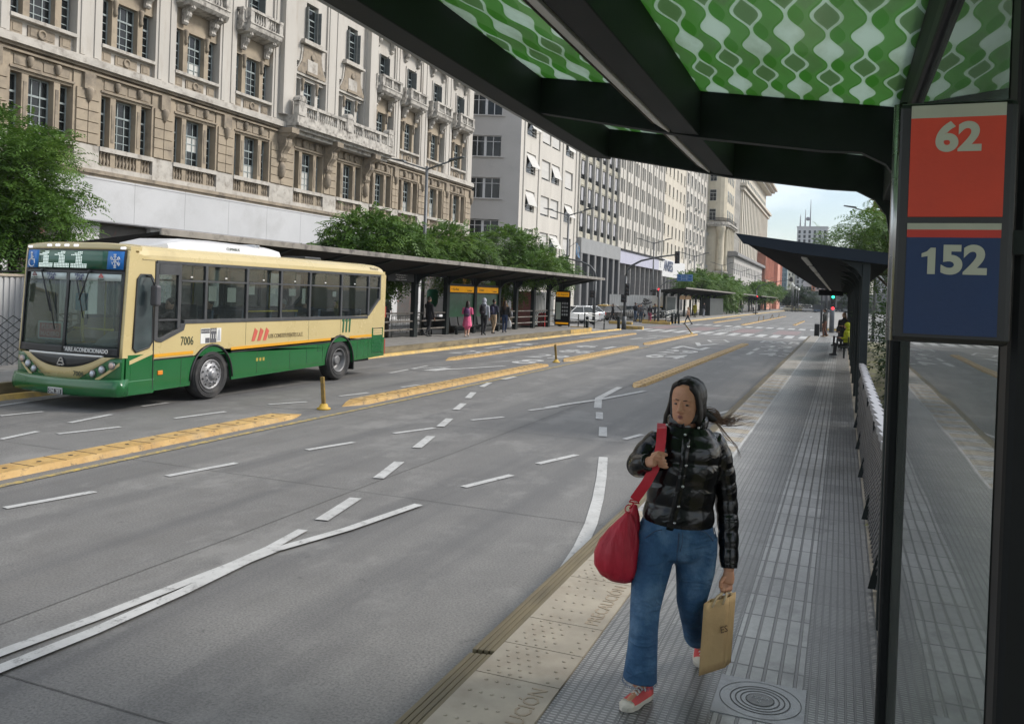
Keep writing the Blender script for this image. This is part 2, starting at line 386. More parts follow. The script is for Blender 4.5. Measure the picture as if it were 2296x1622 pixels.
warn_slab(3.30,4.16,False,True); warn_slab(4.16,4.58,False,False); warn_slab(4.58,5.0,False,False); warn_slab(5.0,5.86,False,True); warn_slab(5.86,6.28,False,False); warn_slab(6.28,6.7,False,False)
y = 6.7; k = 0
while y < 24: warn_slab(y,y+.42,k%2==1,False); y += .42; k += 1
p = MB()
while y < 57: (p.box(-1.78,y+.004,PL-.02,-1.302,y+.416,PL+.01, k%2)); y += .42; k += 1
struct(p.build('warning_strip', [BEIGE, STRIP_PAINT]))
p = MB(); strip(p, [(-1.285,11),(-1.285,57)], .05, PL+.005); struct(p.build('platform_edge_line', WHITE_PAINT))
# ribbed edge profile
p = MB()
for i in range(4): p.box(-1.925+.037*i,-6,-.05,-1.893+.037*i,4.40,PL+.004-.012*(3-i)*.3)
for i in range(4): p.box(-1.925+.037*i,4.43,-.05,-1.893+.037*i,57,PL+.012-.012*(3-i)*.3)
struct(p.build('platform_kerb', RUST_WOOD, bevel=.006))
# ramp and refuge at the crossing, far islands on this side
p = MB(); p.prism([(57,0),(57,PL),(60,.03),(60,0)], 'x', -1.7, .5); p.box(-1.9,78,-.2,.6,250,PL); p.box(-1.75,75.5,-.2,.5,78,.1); struct(p.build('refuge_island', CEMENT))

# left platform with its kerb
p = MB(); p.box(-17.7,2,-.3,-14.95,51.5,PL); p.prism([(51.5,0),(51.5,PL),(55.5,.04),(55.5,0)], 'x', -17.5, -14.95); struct(p.build('opposite_platform', CEMENT))
p = MB(); p.box(-14.95,2,-.05,-14.80,33.5,PL+.012); p.box(-14.95,33.6,-.05,-14.82,47,PL+.012); struct(p.build('opposite_platform_edge', mat('brown_stained_edge', (.20,.165,.10), .75, 0, .35, 3, .4, 20, dirt=((.08,.065,.04), 4, .45, .7), kind='World', stretch=(1,.3,1))))
p = MB(); p.box(-14.95,47,-.05,-14.8,51.5,PL+.014); struct(p.build('painted_platform_edge', YEL_KERB))
p = MB(); p.prism([(-14.72,0),(-14.72,.09),(-14.56,.09),(-14.50,0)], 'y', 2, 58); struct(p.build('yellow_kerb', YEL_KERB))
p = MB(); p.box(-17.6,81,-.2,-15.1,158,PL); p.box(-17.6,168,-.2,-15.1,300,PL); struct(p.build('far_platform', CEMENT))
p = MB(); p.prism([(-15.1,0),(-15.1,.1),(-14.95,.1),(-14.9,0)], 'y', 80, 300); struct(p.build('far_kerb', YEL_KERB))
p = MB(); p.box(-25,56,-.1,-17.9,61,.13); struct(p.build('corner_pavement', CEMENT))
# planted strip to the right of the near platform
p = MB(); p.box(.60,-6,-.3,4.5,57,.06); struct(p.build('planting_bed', mat('bed_soil', (.09,.085,.05), .95, 0, .4, 2, .5, 15, kind='World', dirt=((.16,.17,.04), 1.1, .5, .66))))
p = MB(); p.box(4.5,-6,-.2,4.7,57,.16); struct(p.build('bed_kerb', CEMENT))

# ------------------------------------------------------------------ painted markings
def dash_set(name, m, items, z=.0085):
    mb = MB()
    for w, pts in items: strip(mb, pts, w, z)
    return struct(mb.build(name, m))
D13 = [[(-7.76,5.94),(-7.56,6.85)],[(-7.46,7.8),(-7.27,8.8)],[(-7.03,10.01),(-6.8,10.88)],[(-6.69,11.89),(-6.38,12.73)],[(-11.08,8.38),(-11.22,9.08)],[(-10.81,9.09),(-10.57,10.03)],[(-10.52,11.13),(-10.36,12.21)],[(-10.33,13.4),(-9.98,14.15)],[(-9.95,15.28),(-9.78,16.17)],[(-11.5,9.88),(-11.66,10.86)],[(-12.94,9.77),(-12.8,10.46)],[(-13.87,10.0),(-14.21,12.41)],[(-11.99,11.85),(-11.96,12.46)],[(-6.21,13.89),(-5.86,14.59)],[(-5.77,15.73),(-5.44,16.6)],[(-4.14,9.1),(-3.88,10.01)],[(-3.83,10.86),(-3.55,11.77)],[(-3.26,13.49),(-3.11,14.14)],[(-2.37,17.41),(-2.12,18.36)],[(-9.72,17.57),(-9.61,18.26)],[(-11.6,20.3),(-11.85,23.02)],[(-11.74,21.6),(-11.2,23.3)],[(-7.9,4.1),(-7.8,4.9)]]
dash_set('lane_dashes', WHITE_PAINT, [(.105,p) for p in D13])
C20 = [[(-4.77,7.08),(-4.95,8.0)],[(-5.24,8.97),(-5.5,9.96)],[(-5.78,10.98),(-6.05,11.97)],[(-6.35,12.9),(-6.61,13.8)],[(-7.01,14.91),(-7.27,15.83)],[(-7.56,16.67),(-7.89,17.71)],[(-8.18,18.83),(-8.41,19.89)],[(-8.43,20.85),(-8.43,21.74)],[(-3.9,14.5),(-3.64,13.54)],[(-4.47,16.29),(-4.22,15.4)]]
dash_set('turning_dashes', WHITE_PAINT, [(.14,p) for p in C20], .0125)
dash_set('forked_lane_line', WHITE_PAINT, [(.105,[(-4.9,1.2),(-4.82,2.6),(-4.76,3.64),(-4.70,4.28),(-4.66,5.08),(-4.63,5.59),(-4.64,6.11),(-4.72,6.7)])], .0165)
dash_set('second_lane_line', WHITE_PAINT, [(.11,[(-4.64,1.2),(-4.6,2.4),(-4.56,3.49),(-4.52,4.11),(-4.53,4.94),(-4.58,5.7),(-4.56,6.08),(-4.36,6.91),(-4.2,8.07)])], .0205)
dash_set('curved_edge_line', WHITE_PAINT, [(.13,[(-1.97,5.2),(-2.05,6.12),(-2.09,6.66),(-2.18,7.44),(-2.32,8.29),(-2.54,9.33),(-2.82,10.5),(-3.16,11.82)]),(.16,[(-4.68,16.91),(-5.12,18.54),(-5.29,21.18)])], .0085)
dash_set('joining_line', WHITE_PAINT, [(.14,[(-5.6,16.3),(-5.35,17.26),(-5.05,18.21),(-4.53,20.7)])], .0125)
dash_set('yellow_line', YELLOW_PAINT, [(.11,[(-8.62,1),(-8.61,6.53),(-8.61,9.5),(-8.6,12.3),(-8.55,15.5),(-8.55,24),(-8.6,40)])], .0085)
cw = MB()
for k in range(14):
    x = -13.75+.925*k; cw.add([(x,58.1,.0085),(x+.55,57.9,.0085),(x+.55,62.6,.0085),(x,62.8,.0085)], [(0,1,2,3)])
for k in range(15):
    x = -14.6+.925*k; cw.add([(x,77,.0085),(x+.55,77,.0085),(x+.55,80.5,.0085),(x,80.5,.0085)], [(0,1,2,3)])
cw.add([(-8.56,57.0,.0085),(-1.95,56.2,.0085),(-1.95,56.65,.0085),(-8.56,57.45,.0085)], [(0,1,2,3)])
for k in range(7):
    for q in range(2): y = 64.5+1.75*k; cw.add([(-8.9+.6*q,y,.0085),(-8.55+.6*q,y,.0085),(-8.55+.6*q,y+.8,.0085),(-8.9+.6*q,y+.8,.0085)], [(0,1,2,3)])
struct(cw.build('crosswalk', WHITE_PAINT))
pk = MB()
for x in (-13.4,-10.4,-6.9,-3.9):
    for i,y in enumerate((64.2,67.2,70.2)): pk.add([(x-.9,y,.0085),(x+.9,y,.0085),(x+.9,y+2.5,.0085),(x-.9,y+2.5,.0085)], [(0,1,2,3)])
struct(pk.build('box_marking', PINK_PAINT))
# painted letters and symbols on the lanes (stretched along the lane)
def road_text(body, x, y, w, h, m=WHITE_PAINT):
    o = text(body, (0,0,0), (1,0,0), (0,1,0), 1.0, m, None, 'road_lettering', thick=0, bold=.012)
    me = o.data; xs = [v.co.x for v in me.vertices]; ysv = [v.co.y for v in me.vertices]; sx = w/(max(xs)-min(xs)); sy = h/(max(ysv)-min(ysv)); cx = (max(xs)+min(xs))/2; cy = (max(ysv)+min(ysv))/2
    for v in me.vertices: v.co = ((v.co.x-cx)*sx+x, (v.co.y-cy)*sy+y, .009)
    return struct(o)
road_text('33', -3.1,46.0,1.5,2.5,FADED_PAINT); road_text('159', -2.95,42.6,2.0,2.5,FADED_PAINT); road_text('143', -2.9,39.2,2.0,2.5,FADED_PAINT); road_text('PAR', -3.2,51.3,2.3,2.8,FADED_PAINT)
road_text('64', -6.55,33.9,1.5,2.6); road_text('29', -6.65,37.2,1.5,2.6); road_text('N', -6.7,40.6,1.5,2.6); road_text('V', -6.7,44.2,1.3,3.2)
road_text('29', -13.2,29.3,1.2,2.0); road_text('17', -13.2,32.9,1.3,2.0); road_text('61', -13.2,36.2,1.3,2.2)
road_text('8', -10.0,27.0,.8,2.1); road_text('29', -10.2,29.8,1.3,1.9); road_text('86', -10.2,33.4,1.3,1.9); road_text('61', -10.5,37.2,1.6,2.0)
sy = MB()
def outline(pts, w):
    pts = pts+[pts[0]]
    for a,b2 in zip(pts,pts[1:]): strip(sy, [a,b2], w, .0087)
outline([(-7.2,49.5),(-6.5,51.1),(-5.9,48.5),(-6.7,47.4)], .16); outline([(-13.6,44.4),(-13.0,46),(-12.9,48.6),(-13.5,47.2)], .14); outline([(-10.9,45.4),(-10.3,47),(-10.2,49.6),(-10.8,48.2)], .14)
sy.add([(-11.3,21.6,.0088),(-10.9,21.7,.0088),(-10.75,22.6,.0088),(-11.15,22.8,.0088)], [(0,1,2,3)]); strip(sy, [(-10.85,22.3),(-10.55,23),(-9.95,24.7)], .17, .0128); sy.add([(-11.0,25.0,.0087),(-10.7,26.4,.0087),(-10.4,28.0,.0087),(-10.62,26.4,.0087)], [(0,1,2,3)])
for y in (50.6,51.3,52): strip(sy, [(-13.8,y),(-12.6,y)], .3, .0087); strip(sy, [(-11.0,y),(-9.6,y)], .3, .0087)
for y in (66,69,82,84.5,87): strip(sy, [(-6.6,y+18),(-2.4,y+18)], .4, .0087)
struct(sy.build('lane_symbols', WHITE_PAINT))
# tall worn stripes painted further up the avenue
dash_set('far_lane_line', WHITE_PAINT, [(.3,[(-13.7,110),(-13.7,150)]),(.3,[(-13.7,160),(-13.7,200)]),(.25,[(-5,150),(-5,160)])], .0085)
# ------------------------------------------------------------------ building materials
BROWN_STONE = mat('brown_stone', (.32,.265,.195), .85, 0, .14, .8, .35, 18, .01, kind='World', dirt=((.15,.125,.10), .9, .5, .8))
BROWN_TRIM = mat('brown_moulding', (.27,.225,.17), .85, 0, .2, 1.5, .3, 20, .01, kind='World', dirt=((.10,.085,.07), 1.6, .48, .75))
WHITE_STONE = mat('pale_stone', (.455,.43,.39), .85, 0, .1, .5, .25, 14, .008, kind='World', stretch=(1,1,.25), dirt=((.30,.25,.20), 1.1, .54, .82))
WHITE_TRIM = mat('pale_moulding', (.43,.405,.365), .85, 0, .16, 1.2, .3, 22, .008, kind='World', dirt=((.16,.135,.11), 2.2, .5, .78))
BALC = mat('stained_balcony_stone', (.44,.415,.375), .85, 0, .2, 2, .3, 25, .008, kind='World', dirt=((.09,.08,.07), 2.6, .46, .7))
def pane_mat(name, col, rough=.06, spec=.6, scale=.6, var=.5):
    if name in MATS: return MATS[name]
    b = NB(name); n = b.noise(b.co('World'), scale, 3)
    c = b.ramp(n, [(.3, tuple(x*(1-var) for x in col)), (.7, tuple(x*(1+var) for x in col))])
    nr = b.bump(b.noise(b.co('World'), 1.6, 2), .12, .02); b.prin(c, rough, 0, nr, spec); MATS[name] = b.m; return b.m
PANE = pane_mat('window_pane', (.014,.017,.018), .08, .35); BLIND = mat('window_blind', (.50,.50,.47), .7, 0, .12, .7, kind='World')
FRAME = mat('window_frame_paint', (.25,.29,.29), .55, 0, .15, 4, kind='World'); SHUT = mat('slatted_shutter', (.13,.14,.135), .7, 0, .2, 4, .6, 60, kind='World', stretch=(.1,.1,1))
WFRAME = mat('white_window_frame', (.5,.5,.48), .5, 0, .1, 4, kind='World')
FX = -30.0

def window_mesh(name, w, h, nx, nz, transom=.68, blind=0, fr=FRAME, ft=.045, sh=0):
    """casement seen from +x: origin at sill middle; 0 frame, 1 pane, 2 blind, 3 shutter"""
    mb = MB(); rr = random.Random(name+str(blind))
    mb.box(-.06,-w/2,0,0,-w/2+.06,h); mb.box(-.06,w/2-.06,0,0,w/2,h); mb.box(-.06,-w/2+.06,0,0,w/2-.06,.06); mb.box(-.06,-w/2+.06,h-.06,0,w/2-.06,h)
    zt = h*transom; mb.box(-.05,-w/2+.06,zt-.04,.012,w/2-.06,zt+.04)
    for i in range(1,nx):
        y = -w/2+w*i/nx; mb.box(-.045,y-ft/2,.06,-.004,y+ft/2,zt-.04)
        if nx > 2: mb.box(-.045,y-ft/2,zt+.04,-.004,y+ft/2,h-.06)
    for k in range(1,nz):
        z = zt*k/nz; mb.box(-.042,-w/2+.06,z-ft*.4,-.007,w/2-.06,z+ft*.4)
    for i in range(nx):
        for k in range(nz):
            y0 = -w/2+w*i/nx; z0 = zt*k/nz; mi = 2 if (blind and (k >= nz-blind if blind > 0 else k < -blind)) else 1
            t = rr.uniform(-.006,.006)
            mb.quad((-.035+t,y0,z0),(-.035-t,y0+w/nx,z0),(-.035-t,y0+w/nx,z0+zt/nz),(-.035+t,y0,z0+zt/nz),mi)
    mb.quad((-.036,-w/2,zt),(-.036,w/2,zt),(-.036,w/2,h),(-.036,-w/2,h),1)
    if sh:
        for s0 in (-1,1):
            mb.obox((.2,s0*(w/2+.02),h*.48),(.2,s0*.02*sh,0),(-.01*s0*sh,.025,0),(0,0,h*.47),3)
    return mb.mesh(name, [fr, PANE, BLIND, SHUT])
def place_part(name, me, parent, p, rz=0):
    o = bpy.data.objects.new(name, me); COL.objects.link(o); o.parent = parent; o.location = Vector(p)-wloc(parent); o.rotation_euler = (0,0,rz); return o

def baluster(mb, x, y, z0, z1, r=.07, mi=0, n=8):
    h = z1-z0; mb.lathe([(r*.9,0),(r*.9,.06*h),(r*.5,.1*h),(r*.95,.3*h),(r*.8,.45*h),(r*.4,.62*h),(r*.45,.85*h),(r*.85,.92*h),(r*.85,h)], (x,y,z0), n=n, mi=mi)

def scroll_bracket(mb, y, xw, z0, z1, proj, w, mi=0):
    """console bracket under a balcony, profile in x-z, from wall plane xw out by proj"""
    P = [(0,0),(.18,.02),(.3,.12),(.26,.24),(.36,.34),(.55,.46),(.62,.58),(.58,.7),(.8,.76),(1,.86),(1,1),(0,1)]
    mb.prism([(xw+proj*a, z0+(z1-z0)*b2) for a,b2 in P], 'y', y-w/2, y+w/2, mi)
    mb.prism([(xw+proj*(a*1.04)+.01, z0+(z1-z0)*b2) for a,b2 in P[1:-1]]+[(xw+.01,z1-.02),(xw+.01,z0+.03)], 'y', y-w/5, y+w/5, mi)

def ornate_building():
    C = [15.6,19.8,24.05,28.3,32.55,36.8,41.95,46.35,50.3,54.25,58.45,62.65]; PAV = (6,7)
    Y0, Y1 = 10.5, 65.25; ZT = 36
    b = thing('ornate_building', 'ornate old stone office block with brown lower storey and balconies', 'building', (FX,38,0))
    edges = [Y0]+[(C[i]+C[i+1])/2 for i in range(len(C)-1)]+[Y1]
    edges[6] = 39.25; edges[8] = 48.35; edges[7] = 43.9+.2
    lo = MB(); up = MB(); tr = MB(); wt = MB()
    XB = FX-.55
    # lower (brown) storey
    for i,c in enumerate(C):
        e0, e1 = edges[i], edges[i+1]
        ops = [(c-1.42,c-.86),(c-.57,c+.57),(c+.86,c+1.42)]
        lo.box(XB,e0,8.02,FX-.02,c-1.42,11.27); lo.box(XB,c+1.42,8.02,FX-.02,e1,11.27)
        for m in (-.715,.715):
            lo.box(XB,c+m-.145,8.02,FX-.10,c+m+.145,10.25); tr.box(FX-.1,c+m-.07,8.3,FX-.075,c+m+.07,9.95)
        lo.box(XB,c-1.42,10.25,FX-.08,c+1.42,11.27); lo.box(XB,e0,6.95,FX-.18,e1,8.02)
        # rusticated pier: shadow joints between raised courses
        for (a,b2) in ((e0+.02,c-1.55),(c+1.55,e1-.02)):
            if b2-a > .15:
                for k in range(5): lo.box(FX-.02,a,8.06+.46*k,FX+.05,b2,8.06+.46*k+.42)
        wt.box(FX-.17,e0,6.96,FX+.03,c-1.5,8.0); wt.box(FX-.17,c+1.5,6.96,FX+.03,e1,8.0)
        wt.box(FX-.17,c-1.5,6.96,FX+.01,c+1.5,7.2); wt.box(FX-.17,c-1.5,7.82,FX+.08,c+1.5,8.015)
        for m in (-.72,.72): lo.box(FX-.18,c+m-.13,7.2,FX-.02,c+m+.13,7.82)
        # frieze with small blocks and pendants
        tr.box(FX-.08,c-1.46,10.36,FX+.03,c+1.46,10.44); tr.box(FX-.02,e0,10.98,FX+.10,e1,11.06); tr.box(FX-.02,e0,11.16,FX+.15,e1,11.27)
        for m in (-.95,-.3,.35,1.0): tr.box(FX-.08,c+m-.3,10.52,FX-.045,c+m+.25,10.9)
        for m in (-.6,.65): tr.lathe([(.02,0),(.09,.08),(.11,.2),(.14,.34),(.1,.42)], (FX+.02,c+m,10.5), n=8)
        tr.box(FX-.02,e1-.28,10.3,FX+.14,e1+.28,10.98); tr.lathe([(.02,0),(.1,.12),(.15,.3),(.2,.5),(.16,.62)], (FX+.08,e1,9.75), n=8)
        # white ledge and upper wall
        wt.box(XB,e0,11.27,FX+.30 if i not in PAV else FX+.1,e1,11.56)
    wt.box(XB,Y0,11.56,FX+.16,Y1,11.64)
    lo.box(XB-.3,Y0,0,FX-.2,Y1,6.94)
    rows = [(12.44,14.5),(16.46,18.45),(20.5,22.5),(24.5,26.5),(28.5,30.5)]
    for i,c in enumerate(C):
        e0, e1 = edges[i], edges[i+1]; pav = i in PAV
        up.box(XB,e0,11.64,FX,c-1.5,ZT); up.box(XB,c+1.5,11.64,FX,e1,ZT)
        for s in (-1,1):                      # stepped reveals of the tall pilasters
            up.box(FX,c+s*1.78-.12,11.7,FX+.05,c+s*1.78+.12,ZT-2)
        # recessed bay field
        zr = 14.5
        up.box(XB,c-1.5,11.64,FX-.22,c+1.5,12.3)
        wt.box(FX-.22,c-1.5,12.3,FX+.05,c+1.5,12.44)
        for a,b2 in ((-1.35,-.85),(-.6,.6),(.85,1.35)):
            tr.box(FX-.22,c+a,11.74,FX-.17,c+b2,12.2); tr.box(FX-.17,c+a+.09,11.82,FX-.15,c+b2-.09,12.12)
        tr.lathe([(.2,0),(.2,.05),(.13,.06),(.13,.02)], (FX-.15,c,11.97), axis='x', n=14)
        for m in (-.715,.715):
            (up if pav else lo).box(XB,c+m-.145,12.44,FX-.16,c+m+.145,14.5)
            tr.lathe([(.05,0),(.1,.1),(.07,.35),(.13,.6),(.11,.7)], (FX-.12,c+m,13.85), n=8)
        (up if pav else lo).box(XB,c-1.5,14.5,FX-.2,c+1.5,15.5)
        if not pav:
            for k,(z0,z1) in enumerate(rows[1:]):
                up.box(XB,c-1.5,z0-.96 if k == 0 else rows[k][1]+.0,FX-.1,c+1.5,z0)
                up.box(XB,c-1.5,z0,FX-.1,c-.62,z1); up.box(XB,c+.62,z0,FX-.1,c+1.5,z1)
                up.box(FX-.1,c-.8,z0,FX-.03,c-.64,z1+.1); up.box(FX-.1,c+.64,z0,FX-.03,c+.8,z1+.1)
            up.box(XB,c-1.5,rows[-1][1],FX-.1,c+1.5,ZT)
        else:
            up.box(XB,c-1.5,15.5,FX-.1,c-.6,ZT); up.box(XB,c+.6,15.5,FX-.1,c+1.5,ZT); up.box(XB,c-.6,15.5,FX-.1,c+.6,16.86)
            for z0,z1 in ((19.1,20.6),(22.6,24.4),(26.5,28.4),(30.4,ZT)): up.box(XB,c-.6,z0,FX-.1,c+.6,z1)
            # gable panel with curved shoulders
            G = [(-1.5,14.75),(-1.5,14.95),(-1.3,15.15),(-1.05,15.6),(-.95,16.2),(-.95,16.5),(.95,16.5),(.95,16.2),(1.05,15.6),(1.3,15.15),(1.5,14.95),(1.5,14.75)]
            wt.prism([(c+a*1.06,14.7+(z-14.75)*1.03) for a,z in G], 'x', FX-.1, FX-.02)
            tr.prism([(c+a*.93,14.85+(z-14.75)*.93) for a,z in G], 'x', FX-.02, FX+.02)
            wt.box(FX-.1,c-1.12,16.55,FX+.25,c+1.12,16.68); wt.box(FX-.1,c-1.0,16.68,FX+.16,c+1.0,16.84)
            wt.box(FX+.02,c-.5,15.0,FX+.04,c+.5,15.75); tr.box(FX+.02,c-.62,14.86,FX+.1,c+.62,15.02); tr.lathe([(.19,0),(.19,.04),(.1,.05)], (FX+.04,c,15.95), axis='x', n=14)
            wt.box(FX-.1,c-.75,19.6,FX-.04,c+.75,21); tr.prism([(c,19.8),(c+.28,20.3),(c,20.8),(c-.28,20.3)], 'x', FX-.04, FX)
    # cornice over the shop fascia, crown cornice, side return
    tr.box(FX-.3,Y0,6.62,FX+.22,Y1,6.78); tr.box(FX-.3,Y0,6.78,FX+.34,Y1,6.94)
    wt.box(XB,Y0,ZT,FX+.5,Y1,ZT+.6)
    lo.box(FX-14,Y1-.5,0,XB,Y1-.02,11.27); up.box(FX-14,Y1-.5,11.27,XB,Y1-.02,ZT); up.box(FX-14,Y0,0,FX-13.5,Y1-.5,ZT); up.box(FX-14,Y0,ZT-.5,XB,Y1,ZT-.1)
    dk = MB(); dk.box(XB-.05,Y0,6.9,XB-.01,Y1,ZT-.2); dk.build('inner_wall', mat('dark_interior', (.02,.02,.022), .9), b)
    lo.build('lower_wall', BROWN_STONE, b); up.build('wall', WHITE_STONE, b); tr.build('moulding', BROWN_TRIM, b); wt.build('ledge', WHITE_TRIM, b)
    # white shop fascia with its soffit
    f = MB(); f.box(FX-.1,Y0,4.75,FX+.62,48.8,6.60); f.build('shop_fascia', mat('white_fascia_panel', (.47,.475,.485), .5, 0, .07, .3, kind='World', dirt=((.36,.36,.36), .5, .5, .85)), b)
    f = MB()
    for k in range(12): f.box(FX+.62,13+3.05*k,4.76,FX+.622,13.02+3.05*k,6.59)
    f.box(FX+.62,Y0,4.75,FX+.64,48.8,4.80); f.box(FX+.62,Y0,6.5,FX+.63,48.8,6.53); f.build('fascia_joint', mat('fascia_joint', (.25,.25,.26), .6), b)
    # ground floor shopfronts and pillars
    s = MB(); s.box(-.2,-.7,.13,.12,.7,4.74); sme = s.mesh('ground_pillar', mat('white_painted_pillar', (.52,.52,.52), .7, 0, .12, .8, kind='World', dirt=((.2,.2,.2), 2, .55, .8)))
    for e in edges: place_part('ground_pillar', sme, b, (FX,e,0))
    for k in range(0,len(edges)-1):
        s = MB()
        y0, y1 = edges[k]+.7, edges[k+1]-.7
        s.box(FX-.2,y0,.13,FX-.12,y1,4.7)
        for q in range(18): s.box(FX-.12,y0,.2+.19*q,FX-.1,y1,.2+.19*q+.15)
        s.build('roller_shutter', mat('dark_roller_shutter', (.085,.08,.075), .6, .2, .25, 1.2, kind='World', dirt=((.19,.08,.06), 2.2, .56, .7)), b)
    # windows
    wm = {}
    def wmesh(kind, v):
        key = (kind, v)
        if key not in wm:
            bl = (0,-3,2,0,-2)[v]
            wm[key] = window_mesh('window', *{'mid': (1.14,2.2,3,4), 'side': (.56,2.2,1,4), 'midu': (1.14,2.04,3,4), 'sideu': (.56,2.04,1,4), 'tall': (1.22,2.0,2,4)}[kind], blind=bl if kind[:3] == 'mid' else (0,0,0,-2,0)[v], sh=(1 if kind == 'tall' else 0))
        return wm[key]
    rr = random.Random(11)
    for i,c in enumerate(C):
        for m,k in ((-1.14,'side'),(0,'mid'),(1.14,'side')):
            place_part('window', wmesh(k, rr.choice([0,1,1,2,3,4])), b, (FX-.40,c+m,8.03))
            place_part('window', wmesh(k+'u', rr.choice([0,0,2,3,4])), b, (FX-.42,c+m,12.45))
        if i in PAV:
            place_part('window', wmesh('tall', 0), b, (FX-.3,c,16.9)); place_part('window', wmesh('tall', 0), b, (FX-.3,c,20.6))
        else:
            for z0,_ in rows[1:4]: place_part('window', wmesh('tall', rr.choice([0,0,3])), b, (FX-.36,c,z0))
    # railing panels of the lower storey
    for a,b2 in ((-1.42,-.86),(-.58,.58),(.86,1.42)):
        pm = MB(); n = max(3,int((b2-a)/.185)); pm.box(-.05,a,.0,.09,b2,.035)
        for k in range(n): baluster(pm, .02, a+(b2-a)*(k+.5)/n, .03, .6, .075)
        pme = pm.mesh('balustrade', BROWN_TRIM)
        for i,c in enumerate(C): place_part('balustrade', pme, b, (FX-.1,c,7.2))
    # small bracketed balconies
    bm_ = MB(); W = 1.62
    bm_.prism([(.0,0),(.62,.10),(.78,.26),(.82,.5),(.0,.5)], 'y', -W+.28, W-.28); bm_.prism([(.0,.05),(.4,.14),(.5,.3),(.52,.5),(0,.5)], 'y', -W, -W+.28); bm_.prism([(.0,.05),(.4,.14),(.5,.3),(.52,.5),(0,.5)], 'y', W-.28, W)
    bm_.box(0,-W+.26,.5,.86,W-.26,.58); bm_.box(0,-W,.5,.55,W,.58)
    bm_.box(.56,-W+.26,1.16,.84,W-.26,1.30); bm_.box(0,-W,1.16,.24,-W+.26,1.30); bm_.box(0,W-.26,1.16,.24,W,1.30); bm_.box(.0,-W,1.16,.55,-W+.2,1.29); bm_.box(.0,W-.2,1.16,.55,W,1.29)
    for s in (-1,1):
        bm_.box(.56,s*(W-.42)-.15,.58,.82,s*(W-.42)+.15,1.16); bm_.box(.3,s*(W-.12)-.11,.58,.52,s*(W-.12)+.11,1.16)
        for q in (.08,.2): baluster(bm_, q, s*(W-.1), .58, 1.16, .07)
    bm_.box(.58,-.12,.58,.8,.12,1.16)
    for s in (-1,1):
        for k in range(4): baluster(bm_, .7, s*(.22+.19*k), .58, 1.16, .08)
    bme = bm_.mesh('balcony', BALC); bk = MB()
    scroll_bracket(bk, 0, 0, -.75, .12, .6, .3)
    bke = bk.mesh('bracket', BALC)
    for i,c in enumerate(C):
        if i in PAV: continue
        for zz in (15.48,19.52,23.5):
            o = place_part('balcony', bme, b, (FX-.1,c,zz)); 
            for s in (-1,1): k = bpy.data.objects.new('bracket', bke); COL.objects.link(k); k.parent = o; k.location = (0,s*.95,0)
    # the long balcony of the projecting pavilion
    L = MB(); y0, y1 = 39.35, 50.05; X1 = FX+1.0
    L.box(FX-.1,y0-.1,11.38,X1+.15,y1+.1,11.55); L.box(FX-.1,y0,11.55,X1,y1,12.0); L.box(FX-.1,y0-.05,11.2,X1-.1,y1+.05,11.38); L.box(FX-.1,y0+.1,11.0,X1-.35,y1-.1,11.2)
    L.box(X1-.26,y0,12.56,X1+.02,y1,12.74)
    for yy in (39.7,44.65,49.7):
        L.box(X1-.34,yy-.32,12.0,X1+.05,yy+.32,12.8); L.prism([(yy-.38,12.8),(yy+.38,12.8),(yy+.3,13.0),(yy+.16,13.12),(yy-.16,13.12),(yy-.3,13.0)], 'x', X1-.38, X1+.08)
    for ya,yb in ((40.1,44.3),(45.05,49.35)):
        for q in (.0,.28,.78,1.0): L.box(X1-.24,ya+(yb-ya)*q-.1,12.0,X1,ya+(yb-ya)*q+.1,12.56)
        for k in range(19):
            yy = ya+.2+(yb-ya-.4)*k/18; baluster(L, X1-.12, yy, 12.0, 12.56, .075)
    L.build('long_balcony', BALC, b)
    for yy in (39.2,43.75,48.2):
        q = MB(); scroll_bracket(q, yy, FX, 9.3, 11.2, .95, .55); q.box(FX,yy-.33,10.9,FX+1.0,yy+.33,11.2); q.lathe([(.03,0),(.16,.15),(.24,.45),(.2,.75),(.12,.95)], (FX+.12,yy,8.35), n=10); q.build('console', BROWN_TRIM, b)
    for yy in (39.3,48.4): 
        q = MB(); q.box(FX-.1,yy-.45,12.0,FX+.35,yy+.45,36); q.build('pilaster', WHITE_STONE, b)
    return b
ornate_building()

# ------------------------------------------------------------------ plainer blocks further along
def wall_grid(mb, ops_y, ops_z, Y0, Y1, Z0, Z1, x, depth=.4, mi=0, skip=None):
    """wall panel in the plane x with rectangular openings: every y range crossed with every z range"""
    z = Z0
    for a,b2 in ops_z:
        if a > z: mb.box(x-depth,Y0,z,x,Y1,a,mi)
        y = Y0
        for c,d in ops_y:
            if c > y: mb.box(x-depth,y,a,x,c,b2,mi)
            y = d
        if Y1 > y: mb.box(x-depth,y,a,x,Y1,b2,mi)
        z = b2
    if Z1 > z: mb.box(x-depth,Y0,z,x,Y1,Z1,mi)
def windows(b, me, spots, limit=96, name='window', rz=0):
    """spots nearest first: each its own part, the rest as one merged part"""
    for p in spots[:limit]: place_part(name, me[RND.randrange(len(me))] if isinstance(me, list) else me, b, p, rz)
    rest = spots[limit:]
    if rest:
        bm = bmesh.new(); src = me[0] if isinstance(me, list) else me
        for p in rest:
            t = src.copy(); t.transform(Matrix.Translation(Vector(p)-wloc(b)) @ Matrix.Rotation(rz,4,'Z')); bm.from_mesh(t); bpy.data.meshes.remove(t)
        m2 = bpy.data.meshes.new('upper_windows'); bm.to_mesh(m2); bm.free()
        for m in src.materials: m2.materials.append(m)
        o = bpy.data.objects.new('upper_windows', m2); COL.objects.link(o); o.parent = b; o['kind'] = 'stuff'
